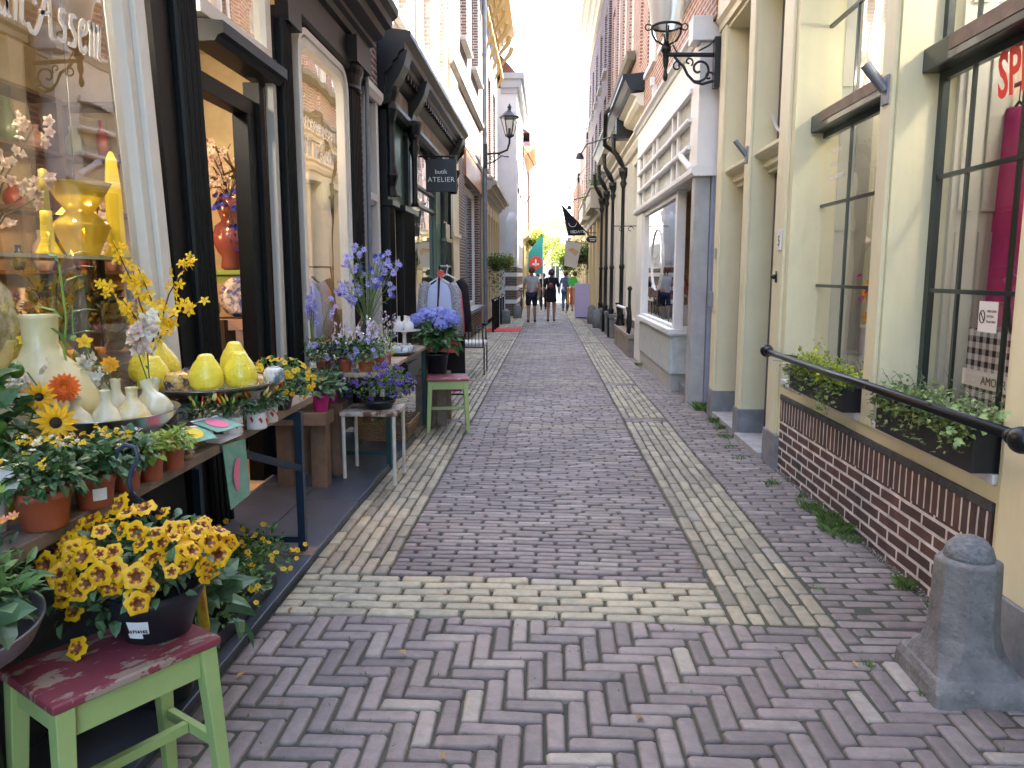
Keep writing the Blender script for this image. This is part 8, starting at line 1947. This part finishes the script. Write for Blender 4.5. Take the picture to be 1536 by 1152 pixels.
# ------------------------------------------------------------------ people walking away
def skin_obj(name, V, E_, Rr, m_, parent, sub=1, root=0):
    me = bpy.data.meshes.new(name); me.from_pydata(V, E_, []); ob = bpy.data.objects.new(name, me); COL.objects.link(ob); ob.parent = parent
    md = ob.modifiers.new('skin', 'SKIN'); md.use_smooth_shade = True
    sv = me.skin_vertices[0].data if me.skin_vertices else None
    if sv is None:
        bm = bmesh.new(); bm.from_mesh(me); bm.verts.layers.skin.verify(); bm.to_mesh(me); bm.free(); sv = me.skin_vertices[0].data
    for i, r in enumerate(Rr):
        sv[i].radius = (r, r) if not isinstance(r, tuple) else r; sv[i].use_root = (i == root)
    s = ob.modifiers.new('sub', 'SUBSURF'); s.levels = sub; s.render_levels = sub
    me.materials.append(m_); return ob
def person(label, x, y, h, kind, m_top, m_bot, m_hair, m_shoe, stride=.12, skin=None, extra=None, hands=True, rz=0):
    z0 = gz(y); t = thing('person', label, 'person', (x,y,z0), rz); k = h/1.78
    SK = skin or mat('skin', (.42,.24,.17), .6, sss=.08)
    V, E_, Rr = [], [], []
    def add(p, r, par=None):
        V.append((p[0]*k, p[1]*k, p[2]*k)); Rr.append(tuple(q*k for q in r) if isinstance(r, tuple) else r*k)
        if par is not None: E_.append((par, len(V)-1))
        return len(V)-1
    pel = add((0,0,.96), .125); sp = add((0,.0,1.15), (.125,.10), pel); ch = add((0,0,1.34), (.16,.11), sp); nk = add((0,0,1.48), .058, ch)
    n2 = add((0,.005,1.55), .052, nk); hd = add((0,.015,1.64), (.078,.092), n2); add((0,.01,1.72), (.070,.082), hd)
    J = {}
    for s in (-1, 1):
        f = s*stride
        sh = add((s*.17,0,1.43), .058, ch); el = add((s*.245,-.02-f*.3,1.16), .042, sh); wr = add((s*.265,.05-f*.6,.93), .028, el)
        pm = add((s*.268,.07-f*.6,.87), (.034,.02), wr)
        for q in range(4): a = add((s*.262,.05-f*.6+.018*q,.82-.004*abs(q-1.5)), .0085, pm); add((s*.255,.055-f*.6+.018*q,.785+(.01 if q in (0,3) else 0)), .0075, a)
        a = add((s*.25,.105-f*.6,.85), .0095, pm); add((s*.245,.12-f*.6,.82), .008, a)
        hp = add((s*.09,0,.90), .105, pel); kn = add((s*.10,f*.6+.02,.50), .062, hp); cf = add((s*.10,f*.9-.02,.33), .058, kn); an = add((s*.10,f*1.3-.02,.10), .040, cf); add((s*.105,f*1.3+.12,.04), .035, an)
        J[s] = dict(sh=V[sh], el=V[el], wr=V[wr], hp=V[hp], kn=V[kn], cf=V[cf], an=V[an], ft=V[-1])
    skin_obj('body', V, E_, Rr, SK, t, 1)
    inv = 1/k
    def seg(name, pts, m_, root=0, edges=None):
        skin_obj(name, [p[0] for p in pts], edges or [(i, i+1) for i in range(len(pts)-1)], [p[1] for p in pts], m_, t, 1, root)
    g = lambda p, r: (p, tuple(q*k for q in r) if isinstance(r, tuple) else r*k)
    K = lambda a, b, c: (a*k, b*k, c*k)
    # top with sleeves
    pts = [g(K(0,0,.93),(.165,.135)), g(K(0,0,1.15),(.15,.12)), g(K(0,0,1.34),(.18,.13)), g(K(0,0,1.46),(.085,.075))]; ed = [(0,1),(1,2),(2,3)]
    for s in (-1, 1):
        pts += [g(J[s]['sh'], .072), g(tuple(Vector(J[s]['sh']).lerp(Vector(J[s]['el']), .75 if kind != 'dress' else 1)), .064)]; n = len(pts); ed += [(2, n-2), (n-2, n-1)]
    if kind == 'dress': pts = [g(K(0,0,.64),(.24,.20)), g(K(0,0,.93),(.185,.155))]+pts[1:]; ed = [(0,1)]+[(a+1,b+1) for a, b in ed]
    seg('dress' if kind == 'dress' else 'shirt', pts, m_top, 1, ed)
    if kind != 'dress':
        pts = [g(K(0,0,.96),(.155,.135))]; ed = []
        for s in (-1, 1):
            a = len(pts); pts += [g(J[s]['hp'], .118), g(J[s]['kn'], .088)]; ed += [(0,a),(a,a+1)]
            if kind == 'trousers': pts += [g(J[s]['cf'], .070), g(J[s]['an'], .062)]; ed += [(a+1,a+2),(a+2,a+3)]
        seg('shorts' if kind == 'shorts' else 'trousers', pts, m_bot, 0, ed)
    for s in (-1, 1): seg('shoe', [g(tuple(Vector(J[s]['an'])+Vector((0,-.02,-.02*k))), .052), g(tuple(Vector(J[s]['ft'])+Vector((0,.02,.0))), .045)], m_shoe)
    m = MB(); m.ball((0,-.004*k,1.665*k), .103*k, 14, 10, 1.10)
    m.build('hair', m_hair, t, local=True, smooth=True)
    for s in (-1, 1): mm = MB(); mm.ball((s*.088*k,.012*k,1.635*k), .022*k, 8, 6, 1.4); mm.build('ear', SK, t, local=True, smooth=True)
    mm = MB(); mm.tube([(0,.10*k,1.66*k),(0,.125*k,1.63*k),(0,.10*k,1.62*k)], [.012,.018,.012], 6); mm.build('nose', SK, t, local=True)
    for s in (-1,1): mm = MB(); mm.ball((s*.035*k,.097*k,1.66*k), .012*k, 8, 6); mm.build('eye', mat('eye_dark', (.05,.04,.04), .3), t, local=True)
    mm = MB(); mm.box(-.025*k,.025*k,.094*k,.102*k,1.585*k,1.597*k); mm.build('mouth', mat('lips', (.35,.10,.09), .5), t, local=True)
    return t
person('person in a pale grey t-shirt and navy shorts walking away at the left', -.51, 24.4, 1.76, 'shorts', mat('grey_tshirt', (.40,.39,.40), .9), mat('navy_shorts', (.012,.016,.045), .9), mat('reddish_hair', (.16,.05,.025), .8), mat('dark_boot', (.04,.025,.02), .7), .10)
t = person('person in a short black dress with a brown shoulder bag, walking in the middle', .11, 24.9, 1.70, 'dress', mat('black_dress', (.008,.008,.012), .9), None, mat('brown_hair', (.07,.03,.02), .7), mat('tan_sandal', (.08,.04,.03), .7), .03)
m = MB(); m.ball((-.02,-.19,1.16), .085, 12, 8, 1.1); m.build('handbag', mat('brown_leather', (.20,.06,.025), .5), t, local=True, smooth=True); m = MB(); m.tube([(-.06,-.16,1.2),(-.10,-.13,1.38),(-.08,-.03,1.49)], .010, 6); m.build('bag_strap', mat('brown_leather', (.20,.06,.025), .5), t, local=True)
m = MB(); m.lathe([(.10,0),(.11,.08),(.09,.14)], 14, (0,-.01,1.50)); m.build('long_hair', mat('brown_hair', (.07,.03,.02), .7), t, local=True, smooth=True)
person('person in a blue checked shirt and jeans walking ahead at the right', .757, 33.4, 1.72, 'trousers', mat('blue_check_shirt', (.05,.08,.16), .9, noise=(30,.3)), mat('blue_jeans', (.05,.09,.20), .9), mat('dark_hair', (.04,.02,.015), .8), mat('black_shoe', (.01,.01,.012), .5), .09)
person('person dressed in black crossing between the two nearer walkers', -.20, 35.0, 1.66, 'trousers', mat('black_jacket', (.015,.015,.02), .9), mat('black_trousers', (.012,.012,.016), .9), mat('dark_hair', (.04,.02,.015), .8), mat('black_shoe', (.01,.01,.012), .5), .22)
person('far person in a white top beyond the teal flag', -.55, 43, 1.70, 'trousers', mat('white_top', (.62,.60,.58), .9), mat('grey_trousers', (.12,.12,.13), .9), mat('brown_hair', (.07,.03,.02), .7), mat('black_shoe', (.01,.01,.012), .5), .1)
person('far person in pale clothes standing by the right hand shops', 1.15, 33.5, 1.72, 'dress', mat('ivory_clothes', (.62,.58,.48), .9), None, mat('dark_hair', (.04,.02,.015), .8), mat('black_shoe', (.01,.01,.012), .5), .05)
t = thing('clothes_stand', 'low stand of bright clothes with a green hoop beside the lilac board', 'clothes rack', (.95,31.5,gz(31.5))); z = gz(31.5)
m = MB(); m.tube([(.75,31.5,z),(.75,31.5,z+1.1),(1.25,31.5,z+1.1),(1.25,31.5,z)], .015, 6); m.build('frame', IRON, t)
for k, c in enumerate(((.65,.30,.05),(.55,.08,.06),(.5,.25,.08),(.12,.3,.2))): m = MB(); m.box(.78+.11*k,.88+.11*k,31.45,31.55,z+.35,z+1.05); m.build('garment', mat('bright_garment_%s' % 'abcd'[k], c, .9), t, bevel=.03)
m = MB(); m.lathe([(.001,0),(.18,.01),(.2,.03),(.001,.05)], 20, (1.0,31.4,z+1.28), M=Matrix.Rotation(R(80),4,'X')); m.build('green_hoop', mat('vivid_green', (.05,.42,.06), .5), t)
t = thing('parked_bicycle', 'black bicycle leaning against the left row behind the bollards', 'bicycle', (-1.05,30,gz(30))); z = gz(30)
for (y, w) in ((29.2,'rear'),(30.25,'front')):
    m = MB(); m.tube([(-1.02,y+.33*math.cos(q),z+.34+.33*math.sin(q)) for q in [2*PI*k/24 for k in range(25)]], .018, 6, cap=False); m.build('wheel', IRON, t)
m = MB(); m.tube([(-1.02,29.2,z+.34),(-1.02,29.6,z+.32),(-1.02,30.1,z+.85),(-1.02,30.25,z+.34)], .016, 6); m.tube([(-1.02,29.6,z+.32),(-1.02,29.5,z+.9)], .016, 6); m.tube([(-1.02,29.5,z+.8),(-1.02,30.1,z+.85)], .016, 6); m.tube([(-1.02,30.1,z+.85),(-1.02,30.08,z+1.02)], .014, 6); m.tube([(-1.27,30.0,z+1.03),(-1.02,30.1,z+1.03),(-.77,30.0,z+1.03)], .014, 6); m.build('frame', IRON, t)
m = MB(); m.ball((-1.02,29.48,z+.94), .10, 10, 6, .4); m.build('saddle', BLACKP, t)
# ------------------------------------------------------------------ light and camera
W_ = bpy.data.worlds.new('World'); SC.world = W_; W_.use_nodes = True
nt = W_.node_tree; sky = nt.nodes.new('ShaderNodeTexSky'); sky.sky_type = 'NISHITA'; sky.sun_disc = False
SUN_EL, SUN_AZ = R(55), R(45)
sky.sun_elevation = SUN_EL; sky.sun_rotation = SUN_AZ; sky.air_density = 1.0; sky.dust_density = 1.2; sky.ozone_density = 1
bg = nt.nodes['Background']; bg.inputs[1].default_value = .125
nt.links.new(sky.outputs[0], bg.inputs[0])
sl = bpy.data.lights.new('sun', 'SUN'); sl.energy = 5; sl.angle = R(.5); sl.color = (1, .95, .87)
so = bpy.data.objects.new('sun', sl); COL.objects.link(so)
tosun = Vector((math.cos(SUN_EL)*math.sin(SUN_AZ), math.cos(SUN_EL)*math.cos(SUN_AZ), math.sin(SUN_EL)))
so.rotation_euler = tosun.to_track_quat('Z', 'Y').to_euler(); so.location = (8, 5, 14)
cam = bpy.data.cameras.new('camera'); co = bpy.data.objects.new('camera', cam); COL.objects.link(co); SC.camera = co
cam.sensor_width = 36; cam.sensor_fit = 'HORIZONTAL'; cam.lens = 1154/1536*36; cam.clip_start = .05; cam.clip_end = 3000
th = math.atan((576-411)/1154); psi = math.atan((822-768)/1154*math.cos(th))
co.location = (0, 0, H0); co.rotation_euler = (PI/2-th, 0, psi)
SC.view_settings.view_transform = 'Standard'; SC.view_settings.look = 'None'; SC.view_settings.gamma = 1
SC.view_settings.exposure = 3.62
SC.cycles.max_bounces = 10; SC.cycles.transparent_max_bounces = 16; SC.cycles.sample_clamp_indirect = 6
